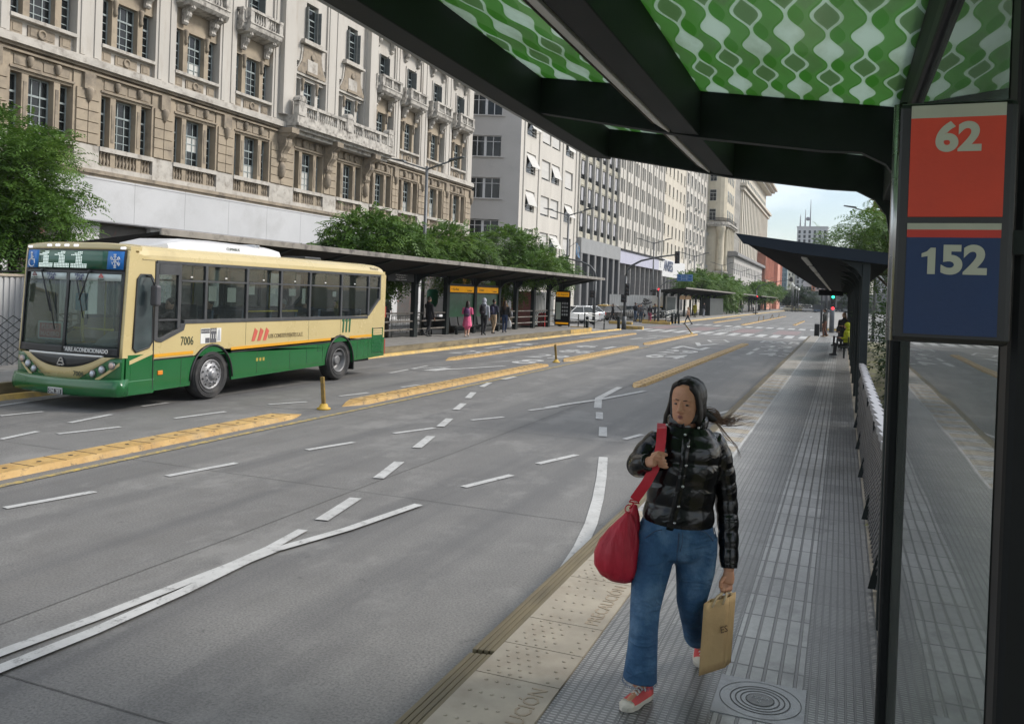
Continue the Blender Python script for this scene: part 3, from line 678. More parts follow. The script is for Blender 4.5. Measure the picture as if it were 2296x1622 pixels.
def hull(mb, x, d, Y0, Y1, Z1, mi=0):
    """sides, back and roof behind a wall panel at x"""
    mb.box(x-d,Y0,0,x-.42,Y0+.3,Z1,mi); mb.box(x-d,Y1-.3,0,x-.42,Y1,Z1,mi); mb.box(x-d,Y0+.3,0,x-d+.3,Y1-.3,Z1,mi); mb.box(x-d+.3,Y0+.3,Z1-.4,x-.42,Y1-.3,Z1-.05,mi)
INNER = mat('dark_interior', (.02,.02,.022), .9)
GREY_SIDE = mat('grey_render', (.43,.415,.40), .85, 0, .05, .6, .15, 12, kind='World', dirt=((.3,.29,.29), .8, .6, .9))
CREAM = mat('cream_render', (.51,.485,.44), .85, 0, .08, .5, .15, 12, kind='World', stretch=(1,1,.2), dirt=((.36,.33,.28), 1.1, .58, .85))

def awning_window(name, w, h, openf):
    mb = MB(); mb.box(-.06,-w/2,0,0,-w/2+.07,h); mb.box(-.06,w/2-.07,0,0,w/2,h); mb.box(-.06,-w/2+.07,0,0,w/2-.07,.06); mb.box(-.06,-w/2+.07,h*.30,.0,w/2-.07,h*.30+.06)
    mb.quad((-.05,-w/2,0),(-.05,w/2,0),(-.05,w/2,h),(-.05,-w/2,h),1)
    z0 = h*(.28 if openf > .2 else .1); d = openf
    mb.obox((d/2+.02,0,(h+z0)/2),(d/2,0,-(h-z0)/2),(0,w/2-.06,0),(.012,0,.004),2)
    if openf > .2:
        for s in (-1,1): mb.bar((0,s*(w/2-.1),z0*.9),(d,s*(w/2-.1),z0*.95),.03,mi=0)
        mb.bar((d*.6,-w/2,.1),(d*.6,w/2,.1),.02,mi=0)
    return mb.mesh(name, [WFRAME, PANE, mat('white_awning_slats', (.50,.49,.465), .7, 0, .1, 3, .5, 30, kind='World', stretch=(.1,.1,1))])
def grey_block():
    x = -29.5; Y0, Y1, ZT = 75.4, 94.5, 34
    b = thing('corner_office_block', 'pale office block with white slatted blinds and plain grey side wall', 'building', (x,Y0,0))
    mb = MB(); oy = [(77.1,79.7),(81.6,84.3),(84.7,87.4),(89.4,92.3)]; oz = [(z,z+2.05) for z in (3.0,6.75,10.55,14.3,18.05,21.8,25.6,29.3)]
    wall_grid(mb, oy, oz, Y0, Y1, 0, ZT, x)
    for y in (76.4,80.7,88.4,93.4): mb.box(x,y-.16,4.2,x+.12,y+.16,ZT)
    # side wall turned towards the avenue, set on a skew street line
    a = rad(21.6); dirv = Vector((-math.cos(a),-math.sin(a),0)); nrm = Vector((math.sin(a),-math.cos(a),0)); p0 = Vector((x,Y0,0)); Ls = 26
    mb.build('front_wall', CREAM, b)
    sd = MB(); cols = [(1.9+.0,5.0),(9.5,12.6),(16,19.1)]
    def P(u,z,o=0): q = p0+dirv*u+nrm*o; return (q.x,q.y,z)
    def sbox(u0,u1,z0,z1,o0,o1,mbx):
        vs = [P(u,z,o) for z in (z0,z1) for o in (o0,o1) for u in (u0,u1)]
        mbx.add(vs, [(0,2,3,1),(4,5,7,6),(0,1,5,4),(1,3,7,5),(3,2,6,7),(2,0,4,6)])
    oz2 = [(3.3,5.3),(7.35,9.4),(11.45,13.45),(15.5,17.5),(19.5,21.5),(23.5,25.5),(27.5,29.5)]
    z = 0
    for a0,b0 in oz2:
        sbox(0,Ls,z,a0,-.4,0,sd); u = 0
        for c,d in cols: sbox(u,c,a0,b0,-.4,0,sd); u = d
        sbox(u,Ls,a0,b0,-.4,0,sd); z = b0
    sbox(0,Ls,z,ZT,-.4,0,sd)
    for a0,b0 in oz2:
        for c,d in cols: sbox(c-.3,d+.3,a0-.12,a0,0,.14,sd); sbox(c-.2,c,a0,b0+.1,0,.05,sd); sbox(d,d+.2,a0,b0+.1,0,.05,sd); sbox(c-.2,d+.2,b0,b0+.1,0,.05,sd)
    sbox(0,Ls,ZT,ZT+.5,-.5,.12,sd); sd.build('side_wall', GREY_SIDE, b)
    bk = MB(); q1 = p0+dirv*Ls
    bk.box(x-24,Y0+.3,ZT-.3,x-.42,Y1,ZT-.1); bk.box(x-24,Y1-.3,0,x-.42,Y1,ZT); bk.build('rear_wall', CREAM, b)
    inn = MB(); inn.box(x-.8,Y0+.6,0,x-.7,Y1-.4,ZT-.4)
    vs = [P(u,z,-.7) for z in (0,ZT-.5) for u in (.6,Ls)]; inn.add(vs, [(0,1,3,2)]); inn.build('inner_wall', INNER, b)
    ams = [awning_window('window', 2.6, 2.05, d) for d in (.05,.55,.8)]
    for (z0,z1) in oz[:6]:
        for c,d in oy: place_part('window', ams[RND.choice([0,1,2,2])], b, (x-.2,(c+d)/2,z0))
    w2 = MB(); w = 3.1; h = 2.0
    for i in range(5): w2.box(-.05,-w/2+i*w/4-(.12 if i == 2 else .04),0,0,-w/2+i*w/4+(.12 if i == 2 else .04),h)
    w2.box(-.06,-w/2,0,.003,w/2,.06); w2.box(-.06,-w/2,h-.06,.003,w/2,h); w2.box(-.04,-w/2,h*.72,-.003,w/2,h*.72+.05)
    w2.quad((-.045,-w/2,0),(-.045,w/2,0),(-.045,w/2,h),(-.045,-w/2,h),1); wm = w2.mesh('window', [mat('light_window_frame', (.55,.55,.56), .5), PANE])
    for (z0,z1) in oz2[:6]:
        for c,d in cols[:2]: q = p0+dirv*((c+d)/2)+nrm*-.2; place_part('window', wm, b, (q.x,q.y,z0), rad(21.6)-PI/2)
    # ceiling lamps seen through the panes
grey_block()

def concrete_grid():
    x = -29.5; Y0, Y1, ZT = 94.6, 113.4, 36
    b = thing('concrete_frame_building', 'concrete grid office building with tall dark windows over a grey portico', 'building', (x,Y0,0))
    GC = mat('weathered_concrete', (.40,.385,.35), .85, 0, .12, .9, .3, 12, kind='World', dirt=((.2,.18,.15), 1.5, .52, .78)); n = 6; w = (Y1-Y0)/n
    fr = MB(); sp = MB(); sp.box(-.5,-w/2+.2,0,-.12,w/2-.2,.85); sp.box(-.12,-w/2+.55,.15,-.06,w/2-.55,.7); spe = sp.mesh('spandrel', mat('stained_spandrel', (.42,.40,.33), .85, 0, .2, 1.2, .3, 14, kind='World', dirt=((.17,.15,.1), 2, .48, .7)))
    for i in range(n+1): fr.box(x-.5,Y0+w*i-.2,9.2,x+.18,Y0+w*i+.2,ZT)
    zs = [9.2+3.16*k for k in range(9)]
    for z in zs:
        for i in range(n): place_part('spandrel', spe, b, (x,Y0+w*(i+.5),z))
    fr.build('frame', GC, b)
    m = MB(); ww = w-.4; hh = 2.3
    m.box(-.06,-ww/2,0,0,-ww/2+.08,hh); m.box(-.06,ww/2-.08,0,0,ww/2,hh); m.box(-.06,-ww/2,hh-.08,-.003,ww/2,hh); m.box(-.06,-ww/2,.55,-.003,ww/2,.63); m.box(-.06,-.04,.63,-.003,.04,hh)
    m.quad((-.05,-ww/2,0),(-.05,ww/2,0),(-.05,ww/2,hh),(-.05,-ww/2,hh),1); m.box(-.045,ww*.14,.63,-.03,ww/2-.08,hh-.08,2)
    wm = m.mesh('window', [mat('dark_window_frame', (.06,.06,.065), .4, .3), PANE, mat('pale_curtain', (.42,.42,.44), .8)])
    for z in zs[:6]:
        for i in range(n): place_part('window', wm, b, (x-.2,Y0+w*(i+.5),z+.86))
    po = MB(); po.box(x-1.2,Y0,7.4,x+.6,Y1,9.2); po.build('portico_band', mat('grey_granite_band', (.25,.255,.258), .6, 0, .1, .8, kind='World', dirt=((.25,.25,.25), .6, .5, .7)), b)
    cm = MB(); cm.box(-.45,-.5,0,.45,.32,7.4); cme = cm.mesh('column', mat('grey_granite_column', (.105,.108,.112), .5, 0, .12, 1.2, kind='World'))
    ed = MB(); ed.box(.45,-.34,0,.5,.34,7.4); ede = ed.mesh('column_face', mat('mid_column_edge', (.17,.17,.172), .6))
    for i in range(7):
        o = place_part('column', cme, b, (x+.08,Y0+.4+(Y1-Y0-.8)*i/6,0)); e = bpy.data.objects.new('column_face', ede); COL.objects.link(e); e.parent = o
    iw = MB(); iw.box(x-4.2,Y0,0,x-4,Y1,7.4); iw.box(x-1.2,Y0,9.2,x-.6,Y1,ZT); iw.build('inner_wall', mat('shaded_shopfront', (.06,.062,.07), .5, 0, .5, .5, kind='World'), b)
    h = MB(); hull(h, x, 20, Y0, Y1, ZT); h.build('rear_wall', CREAM, b)
concrete_grid()

def long_block():
    x = -29.5; Y0, Y1, ZT = 113.5, 144, 40
    b = thing('long_white_building', 'long white building with rows of paired windows above a lilac shop sign', 'building', (x,Y0,0))
    n = 7; w = (Y1-Y0)/n; oy = []
    for i in range(n): c = Y0+w*(i+.5); oy += [(c-1.25,c-.2),(c+.2,c+1.25)]
    zs = [10.3+3.4*k for k in range(8)]; oz = [(z,z+2.0) for z in zs]
    mb = MB(); wall_grid(mb, oy, oz, Y0, Y1, 8.9, ZT, x)
    for i in range(n+1): mb.box(x,Y0+w*i-.14,9.2,x+.22,Y0+w*i+.14,ZT)
    for i in range(n): mb.box(x,Y0+w*(i+.5)-.1,9.8,x+.1,Y0+w*(i+.5)+.1,ZT)
    mb.build('wall', CREAM, b)
    me = window_mesh('window', 1.05, 2.0, 2, 1, .75, fr=WFRAME); windows(b, me, [(x-.3,(c+d)/2,z) for z in zs for c,d in oy], 84)
    s = MB(); s.box(x-.3,Y0,7.1,x+.5,Y1-4,8.9); s.build('shop_sign', mat('lilac_sign_board', (.42,.42,.52), .5, 0, .05, .4, kind='World'), b)
    s = MB(); s.box(x-.3,Y1-4,7.1,x+.45,Y1,8.9); s.build('white_sign_end', mat('white_board', (.6,.6,.6), .5), b)
    text('E', (x+.48,Y1-2.6,8.0), (0,1,0), (0,0,1), 1.3, mat('dark_sign_letters', (.08,.08,.1), .5), b, bold=.01)
    dk = MB(); dk.box(x-.3,Y0,8.9,x+.7,Y1,9.1); dk.build('sign_edge', INNER, b)
    cm = MB(); cm.box(-.6,-.10,0,.3,.13,7.1); cme = cm.mesh('column', mat('pale_column_edge', (.30,.29,.28), .6))
    for i in range(10): place_part('column', cme, b, (x,Y0+.8+(Y1-Y0-1.4)*i/9,0))
    iw = MB(); iw.box(x-.6,Y0,0,x-.5,Y1,7.1); iw.build('shopfront', mat('dark_brown_shopfront', (.05,.034,.03), .4, 0, .4, .5, kind='World'), b)
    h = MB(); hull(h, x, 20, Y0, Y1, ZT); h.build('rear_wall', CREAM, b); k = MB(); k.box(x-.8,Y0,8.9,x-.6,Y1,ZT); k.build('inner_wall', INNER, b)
long_block()

def plain_block(name, label, Y0, Y1, ZT, cols, ww, wh, zs, wallm, pil=True, ac=0, lowz=0, x=-29.5, limit=90, frm=WFRAME, extra=None):
    b = thing(name, label, 'building', (x,Y0,0)); w = (Y1-Y0)/cols
    oy = [(Y0+w*(i+.5)-ww/2,Y0+w*(i+.5)+ww/2) for i in range(cols)]; oz = [(z,z+wh) for z in zs]
    mb = MB(); wall_grid(mb, oy, oz, Y0, Y1, lowz, ZT, x)
    if pil:
        for i in range(cols+1): mb.box(x,Y0+w*i-.16,max(lowz,1),x+.15,Y0+w*i+.16,ZT)
    for z in zs: 
        for c,d in oy: mb.box(x,c-.1,z-.12,x+.12,d+.1,z)
    mb.box(x,Y0,ZT-1.2,x+.35,Y1,ZT-.8); mb.build('wall', wallm, b)
    windows(b, window_mesh('window', ww, wh, 2, 2, .7, fr=frm), [(x-.25,(c+d)/2,z) for z in zs for c,d in oy], limit)
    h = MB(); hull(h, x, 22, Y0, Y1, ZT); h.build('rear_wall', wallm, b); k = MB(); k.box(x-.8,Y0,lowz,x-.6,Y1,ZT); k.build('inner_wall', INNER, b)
    if ac:
        am = MB(); am.box(0,-.42,0,.4,.42,.55); am.lathe([(.2,0),(.2,.02)], (.4,-.1,.28), axis='x', n=10, mi=1); ame = am.mesh('air_conditioner', [mat('ac_casing', (.4,.4,.38), .6), INNER])
        for q in range(ac):
            c,d = RND.choice(oy); z = RND.choice(zs[1:6]); place_part('air_conditioner', ame, b, (x+.03,(c+d)/2+RND.uniform(-.3,.3),z-.75))
    return b
CREAM2 = mat('yellowed_render', (.52,.48,.405), .85, 0, .1, .5, .15, 10, kind='World', stretch=(1,1,.2), dirt=((.33,.28,.2), 1, .55, .85))
b4 = plain_block('sand_coloured_building', 'cream building with small square windows and big raised letters low on the front', 144, 166, 44, 6, 1.25, 1.95, [10.4]+[13.6+3.6*k for k in range(8)], CREAM2, False, 0, 8.8)
q = MB(); q.box(-30,144,6.2,-29.2,166,9.3); q.build('sign_band', mat('white_board', (.6,.6,.6), .5), b4)
text('ANSES', (-29.17,149.2,8.0), (0,1,0), (0,0,1), 2.6, mat('dark_blue_letters', (.06,.08,.14), .5), b4, bold=.015, thick=.05, wscale=1.1)
cm = MB(); cm.box(-.35,-.14,0,.35,.14,6.2); cme = cm.mesh('column', mat('pale_column_edge', (.45,.45,.45), .6))
for i in range(8): place_part('column', cme, b4, (-29.6,144.8+20.4*i/7,0))
q = MB(); q.box(-30.3,144,0,-30.2,166,6.2); q.build('shopfront', mat('dark_brown_shopfront', (.05,.034,.03)), b4)
plain_block('tall_narrow_building', 'pale building with ribbed front and many boxed air conditioners under its windows', 166, 197, 48, 7, 1.9, 2.3, [2.5,6.0]+[10.5+3.7*k for k in range(10)], CREAM, True, 22)
def corner_tower():
    x = -25.4; Y0, Y1, ZT = 194, 210, 46
    b = thing('rounded_corner_building', 'beige old building with rounded corner, stone column and wrought balcony', 'building', (x,Y0,0))
    BG = mat('beige_render', (.50,.45,.35), .85, 0, .1, .5, .2, 8, kind='World', dirt=((.28,.24,.18), .8, .55, .8))
    plan = [(x-20,Y0),(x-2.4,Y0),(x-1.3,Y0+.25),(x-.5,Y0+.8),(x,Y0+1.8),(x,Y1),(x-20,Y1)]
    mb = MB(); mb.prism(plan, 'z', 20.2, ZT); mb.prism([(a-.35 if a > x-19 else a,c+.35 if c < Y1 else c) for a,c in plan], 'z', 9.0, 19.2); mb.prism(plan, 'z', 0, 9.0); mb.build('wall', BG, b)
    lg = MB()
    for z,o in ((19.2,.9),(19.55,1.2),(19.9,.8),(8.7,.5)): lg.prism([(x-20,Y0-o),(x-2.4,Y0-o),(x-.9+o*.3,Y0-o*.6),(x+o*.6,Y0+.6),(x+o,Y0+1.8),(x+o,Y1),(x-20,Y1)], 'z', z, z+.33)
    lg.build('ledge', BALC, b)
    rl = MB(); pts = [(x-18,Y0-.8),(x-2.4,Y0-.8),(x-.5,Y0-.2),(x+.7,Y0+1.8),(x+.7,Y1)]
    for h in (21.1,20.5): rl.tube([(a,c,h) for a,c in pts], .05, 5)
    for i in range(len(pts)-1):
        for k in range(24): a = Vector(pts[i]).lerp(Vector(pts[i+1]),k/24); rl.bar((a.x,a.y,20.2),(a.x,a.y,21.1),.035)
    rl.build('balcony_railing', INNER, b)
    co = MB(); co.lathe([(1.0,0),(1.0,.6),(.85,.9),(.82,7),(.8,8.6),(.95,8.8),(1.15,9.8),(1.15,10.1)], (x-1.0,Y0+.5,9.1), n=16); co.build('column', BG, b)
    for k in range(5):
        q = MB(); q.lathe([(.6,0),(.5,.5),(.48,9.3),(.7,10.1)], (x-.15,Y0+3+2.9*k,9.1), n=10); q.build('column', BG, b)
    m = window_mesh('window', 1.5, 2.6, 2, 2, .7, fr=WFRAME)
    for z in (20.6,25,29.5,34,38.5):
        for u in (-2.9,-6.5): place_part('window', m, b, (x+u,Y0-.07,z), -PI/2)
        for y in (197.5,200.5,203.5,206.5): place_part('window', m, b, (x+.07,y,z))
    for z in (10,14.5):
        for y in (198.2,201.2,204.2,207.2): place_part('window', m, b, (x-.28,y,z))
corner_tower()
plain_block('slim_white_building', 'narrow white building with thin vertical fins and small windows', 210.5, 224, 44, 6, 1.1, 1.9, [3+3.7*k for k in range(10)], CREAM, True, 0, 0, -25.8, 60)
def colonnade_block():
    x = -25.5; Y0, Y1, ZT = 224.5, 304, 39.5
    b = thing('colonnaded_building', 'tall cream building with close full-height pilasters under a heavy cornice', 'building', (x,Y0,0))
    mb = MB(); mb.box(x-30,Y0,0,x,Y1,ZT-7); mb.box(x-30,Y0,ZT-7,x-.6,Y1,ZT); mb.build('wall', CREAM2, b)
    k = MB()
    for z,o in ((ZT-8.2,.8),(ZT-7.2,1.4),(ZT,1.2),(ZT+.9,2.2),(ZT+1.6,3.0)): k.box(x-30,Y0-o,z,x+o,Y1+o,z+.75)
    k.build('cornice', CREAM2, b)
    pm = MB(); pm.box(0,-1.05,0,.30,1.05,24); pme = pm.mesh('pilaster', CREAM2)
    for i in range(19): place_part('pilaster', pme, b, (x+.01,Y0+2+(Y1-Y0-4)*i/18,7.5))
    m = window_mesh('window', 1.6, 2.6, 2, 2, .7, fr=FRAME)
    rm = MB(); rm.box(.004,-.95,0,.02,.95,23); rme = rm.mesh('window_bay', mat('shaded_window_bay', (.07,.065,.058), .5, 0, .4, .6, kind='World'))  # dark strip for windows; the shade between pilasters is put into its colour
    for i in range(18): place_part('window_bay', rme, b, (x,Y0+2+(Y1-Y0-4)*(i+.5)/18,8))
    sp = [(x-.5,Y0+2+(Y1-Y0-4)*(i+.5)/18,34) for i in range(18)]; windows(b, m, sp, 6, 'attic_window')
colonnade_block()
def low_mansion():
    x = -23.6; Y0, Y1, ZT = 198, 270, 13.8
    b = thing('mansard_building', 'low grey building with dark windows and a deep overhanging grey roof edge', 'building', (x,Y0,0))
    zs = [1.5,4.8,8.6]; n = 17; w = (Y1-Y0)/n; oy = [(Y0+w*(i+.5)-.75,Y0+w*(i+.5)+.75) for i in range(n)]
    mb = MB(); wall_grid(mb, oy, [(1.5,4.2),(4.8,7.3),(8.6,11.2)], Y0, Y1, 0, ZT-1.2, x); mb.box(x-1.6,Y0,0,x-.45,Y0+.4,ZT-1.3); mb.box(x-1.6,Y0+.4,0,x-.7,Y1,ZT-1.4); mb.build('wall', mat('grey_stone_front', (.40,.385,.365), .8, 0, .12, .4, kind='World'), b)
    r = MB(); r.prism([(x-1.6,ZT-1.2),(x+.9,ZT-1.0),(x+.9,ZT-.35),(x+.3,ZT),(x-1.6,ZT)], 'y', Y0-.6, Y1+1); r.build('roof', mat('grey_slate', (.2,.195,.195), .6, 0, .15, .5, kind='World'), b)
    ms = [window_mesh('window', 1.5, h, 2, 2, .7, fr=FRAME) for h in (2.7,2.5,2.6)]
    for z,m in zip(zs,ms):
        for c,d in oy: place_part('window', m, b, (x-.3,(c+d)/2,z))
low_mansion()
SALMON = mat('salmon_render', (.52,.24,.17), .85, 0, .12, .3, kind='World')
def pink_palace():
    x = -23; Y0, Y1, ZT = 271.5, 345, 18.5
    b = thing('salmon_pink_building', 'salmon pink classical building with pale cornices beyond the trees', 'building', (x,Y0,0))
    zs = [1.8,5.8,9.8,13.6]; n = 15; w = (Y1-Y0)/n; oy = [(Y0+w*(i+.5)-.8,Y0+w*(i+.5)+.8) for i in range(n)]
    mb = MB(); wall_grid(mb, oy, [(z,z+2.3) for z in zs], Y0, Y1, 0, ZT, x)
    for i in range(n+1): mb.box(x,Y0+w*i-.4,4.8,x+.5,Y0+w*i+.4,ZT-1)
    mb.box(x-20,Y0,0,x-.42,Y0+.4,ZT); mb.box(x-20,Y0+.4,ZT-.5,x-.42,Y1,ZT-.1); mb.box(x-1,Y0+34,0,x+1.6,Y0+46,ZT+2.5); mb.build('wall', SALMON, b)
    c = MB()
    for z,o in ((4.5,.5),(8.8,.4),(ZT-1,.9),(ZT-.2,1.2)): c.box(x-20,Y0-o,z,x+o,Y1,z+.6)
    c.box(x-1.2,Y0+33.5,ZT+2.5,x+2.2,Y0+46.5,ZT+3.2); c.build('cornice', mat('pale_salmon_trim', (.58,.33,.25), .8, 0, .1, .5, kind='World'), b)
    m = window_mesh('window', 1.6, 2.3, 2, 2, .7, fr=WFRAME); windows(b, m, [(x-.25,(c0+d)/2,z) for z in zs for c0,d in oy], 50)
    k = MB(); k.box(x-.8,Y0+.5,0,x-.6,Y1,ZT-.5); k.build('inner_wall', INNER, b)
pink_palace()

# ------------------------------------------------------------------ distant towers closing the avenue
def slab_tower(name, label, x0, x1, Y, ZT, wallm, cols, rows, ww, wh, z0, group=None, winm=None):
    b = thing(name, label, 'building', ((x0+x1)/2,Y,0)); mb = MB(); mb.box(x0,Y,0,x1,Y+14,ZT); mb.box(x0-.3,Y-.4,ZT,x1+.3,Y+14.3,ZT+.6); mb.build('wall', wallm, b)
    m = MB(); m.box(-ww/2,-.06,0,ww/2,.05,wh); m.box(-ww/2-.2,-.3,-.25,ww/2+.2,.05,0,1); me = m.mesh('window', [winm or PANE, wallm])
    sp = [(x0+(x1-x0)*(i+.5)/cols, Y-.05, z0+(ZT-z0-1)*k/rows) for k in range(rows) for i in range(cols)]
    for p in sp[:95]: place_part('window', me, b, p)
    return b
HAZE_BLUE = mat('hazy_blue_green_glass', (.10,.16,.19), .35, 0, .1, .05, kind='World')  # blue-green of the tower with distance haze put into the colour
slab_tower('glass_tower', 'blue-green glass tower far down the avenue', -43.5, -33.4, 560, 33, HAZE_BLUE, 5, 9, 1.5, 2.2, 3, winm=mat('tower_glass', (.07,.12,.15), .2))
slab_tower('striped_block', 'white block with dark strip windows in front of the glass tower', -37.2, -34.4, 470, 20, mat('white_concrete', (.55,.56,.57), .8), 1, 9, 3, 1.6, 4)
slab_tower('apartment_tower', 'pale yellow apartment tower with a bare side wall', -30.6, -26.9, 520, 22.5, mat('pale_yellow_wall', (.52,.49,.40), .85, 0, .06, .1, kind='World'), 2, 3, .7, 1.5, 12)
ap = slab_tower('grid_apartment_block', 'grey apartment block with a grid of windows and masts on the roof', -26.6, -9.5, 525, 47.5, mat('greyish_wall', (.45,.45,.45), .85, 0, .06, .1, kind='World'), 6, 15, 1.3, 1.9, 6)
mm = MB()
for xx,h in ((-25.2,8),(-22.4,11),(-19.6,17)): mm.tube([(xx,530,47),(xx,530,47.5+h)],[.5,.15],5)
for k in range(6): mm.bar((-25.7,530,47.5+1.2*k),(-24.7,530,48.3+1.2*k),.15)
mm.ball((-20.9,530,53),(1.2,.6,1.2),8,6); mm.build('roof_mast', mat('mast_steel', (.2,.2,.22), .5), ap)
slab_tower('small_white_house', 'white low house with dark openings beside the orange wall', -17.6, -13.8, 420, 12, mat('white_house_wall', (.55,.54,.53), .85), 3, 4, 1.1, 1.6, 2)
slab_tower('orange_house', 'narrow house with a bare orange side wall', -13.7, -12.0, 416, 12.5, mat('orange_wall', (.5,.21,.11), .85, 0, .1, .2, kind='World'), 1, 2, .6, 1.0, 9)
slab_tower('pink_apartment_house', 'pinkish apartment house right of the orange wall', -11.9, 5, 412, 12.5, mat('pinkish_wall', (.5,.40,.37), .85, 0, .08, .2, kind='World'), 8, 4, 1.1, 1.5, 2)
slab_tower('right_hand_block', 'far pale block behind the trees on the right', 14, 40, 430, 44, mat('greyish_wall', (.45,.45,.45)), 10, 9, 1.4, 1.9, 4)
def overpass():
    b = thing('underpass_wall', 'low dark grey concrete flyover wall across the end of the avenue', 'bridge', (-3,262,0)); m = MB()
    m.box(-18,262,3.4,14,270,5.6); m.box(-10,261.7,5.6,6,262,6.0); m.build('deck', mat('grey_flyover', (.2,.205,.21), .8, 0, .1, .3, kind='World'), b)
    k = MB(); k.box(-17.5,266,0,13.5,267,3.4); k.build('wall', mat('shaded_flyover_wall', (.09,.095,.1), .8, 0, .1, .3, kind='World'), b)
    for xx in (-14,-8,-2,4,10): 
        q = MB(); q.box(xx-.5,262.4,0,xx+.5,264,3.4); q.build('pillar', mat('grey_flyover', (.2,.205,.21)), b)
overpass()
# ------------------------------------------------------------------ shelters
STEEL = mat('dark_shelter_steel', (.024,.029,.029), .6, 0, .2, 3, .12, 60, kind='World', spec=.2); STEEL2 = mat('grey_shelter_steel', (.24,.22,.195), .5, .3, .2, 2, .15, 50, kind='World', dirt=((.05,.045,.04), 2.5, .5, .7))
CHROME = mat('brushed_steel', (.5,.5,.5), .28, 1, .1, 8); TUBEL = mat('dull_aluminium', (.42,.42,.40), .4, .6, .1, 5)
LAMP_STRIP = mat('lamp_diffuser', (.72,.70,.66), .5, 0, .15, 3, kind='World')
def canopy_glass_mat():
    """printed translucent sheet: chains of waisted shapes in pale grey-green on green, lit by the sky above"""
    b = NB('printed_canopy_sheet'); g = b.n('ShaderNodeNewGeometry'); sp = b.n('ShaderNodeSeparateXYZ'); b.l(g.outputs['Position'], sp.inputs[0])
    X, Y = sp.outputs[0], sp.outputs[1]; px_, py_ = .136, .42
    def chain(xo, yo, par):
        u = b.math('ADD', b.math('DIVIDE', X, px_), xo); col = b.math('FLOOR', u); t = b.math('ABSOLUTE', b.math('SUBTRACT', b.math('FRACT', u), .5))
        odd = b.math('ABSOLUTE', b.math('MODULO', col, 2))
        yy = b.math('ADD', b.math('ADD', b.math('DIVIDE', Y, py_), yo), b.math('MULTIPLY', odd, .5))
        w = b.math('ADD', .5, b.math('MULTIPLY', b.math('COSINE', b.math('MULTIPLY', yy, 2*PI)), .5))
        w = b.math('POWER', w, 1.15); h = b.math('ADD', .05, b.math('MULTIPLY', w, .36))
        node = b.math('ROUND', yy); alt = b.math('ABSOLUTE', b.math('MODULO', b.math('ADD', node, b.math('MULTIPLY', col, 1)), 2))
        inside = b.math('LESS_THAN', t, h); core = b.math('MULTIPLY', b.math('LESS_THAN', t, b.math('SUBTRACT', h, .10)), alt)
        return inside, core
    i1, c1 = chain(.13, .2, 0); i2, c2 = chain(.63, .70, 1)
    n = b.noise(b.co('World'), 1.2, 4); 
    G1, G2, PALE, DK = (.175,.37,.125), (.235,.41,.19), (.57,.66,.60), (.245,.36,.215)
    c = b.mix(i2, G1, G2); c = b.mix(b.math('MULTIPLY', c2, .6), c, DK)
    c = b.mix(i1, c, PALE); c = b.mix(c1, c, DK)
    d = b.ramp(b.noise(b.co('World', (1,.3,1)), 5, 6, .7), [(.45, 0), (.8, .5)]); c = b.mix(d, c, (.2,.26,.14))
    tl = b.n('ShaderNodeBsdfTranslucent'); df = b.n('ShaderNodeBsdfDiffuse'); gl = b.n('ShaderNodeBsdfGlossy'); gl.inputs['Roughness'].default_value = .12
    b.l(c, tl.inputs['Color']); b.l(c, df.inputs['Color'])
    m = b.n('ShaderNodeMixShader'); m.inputs[0].default_value = .12; b.l(tl.outputs[0], m.inputs[1]); b.l(df.outputs[0], m.inputs[2])
    fr = b.n('ShaderNodeFresnel'); fr.inputs['IOR'].default_value = 1.4; m2 = b.n('ShaderNodeMixShader'); b.l(b.math('MULTIPLY', fr.outputs[0], .6), m2.inputs[0])
    b.l(m.outputs[0], m2.inputs[1]); b.l(gl.outputs[0], m2.inputs[2]); b.l(m2.outputs[0], b.out.inputs['Surface']); return b.m
CANOPY = canopy_glass_mat()
def zg(x): return 3.322 - .141*x            # height of the canopy sheet across its slope

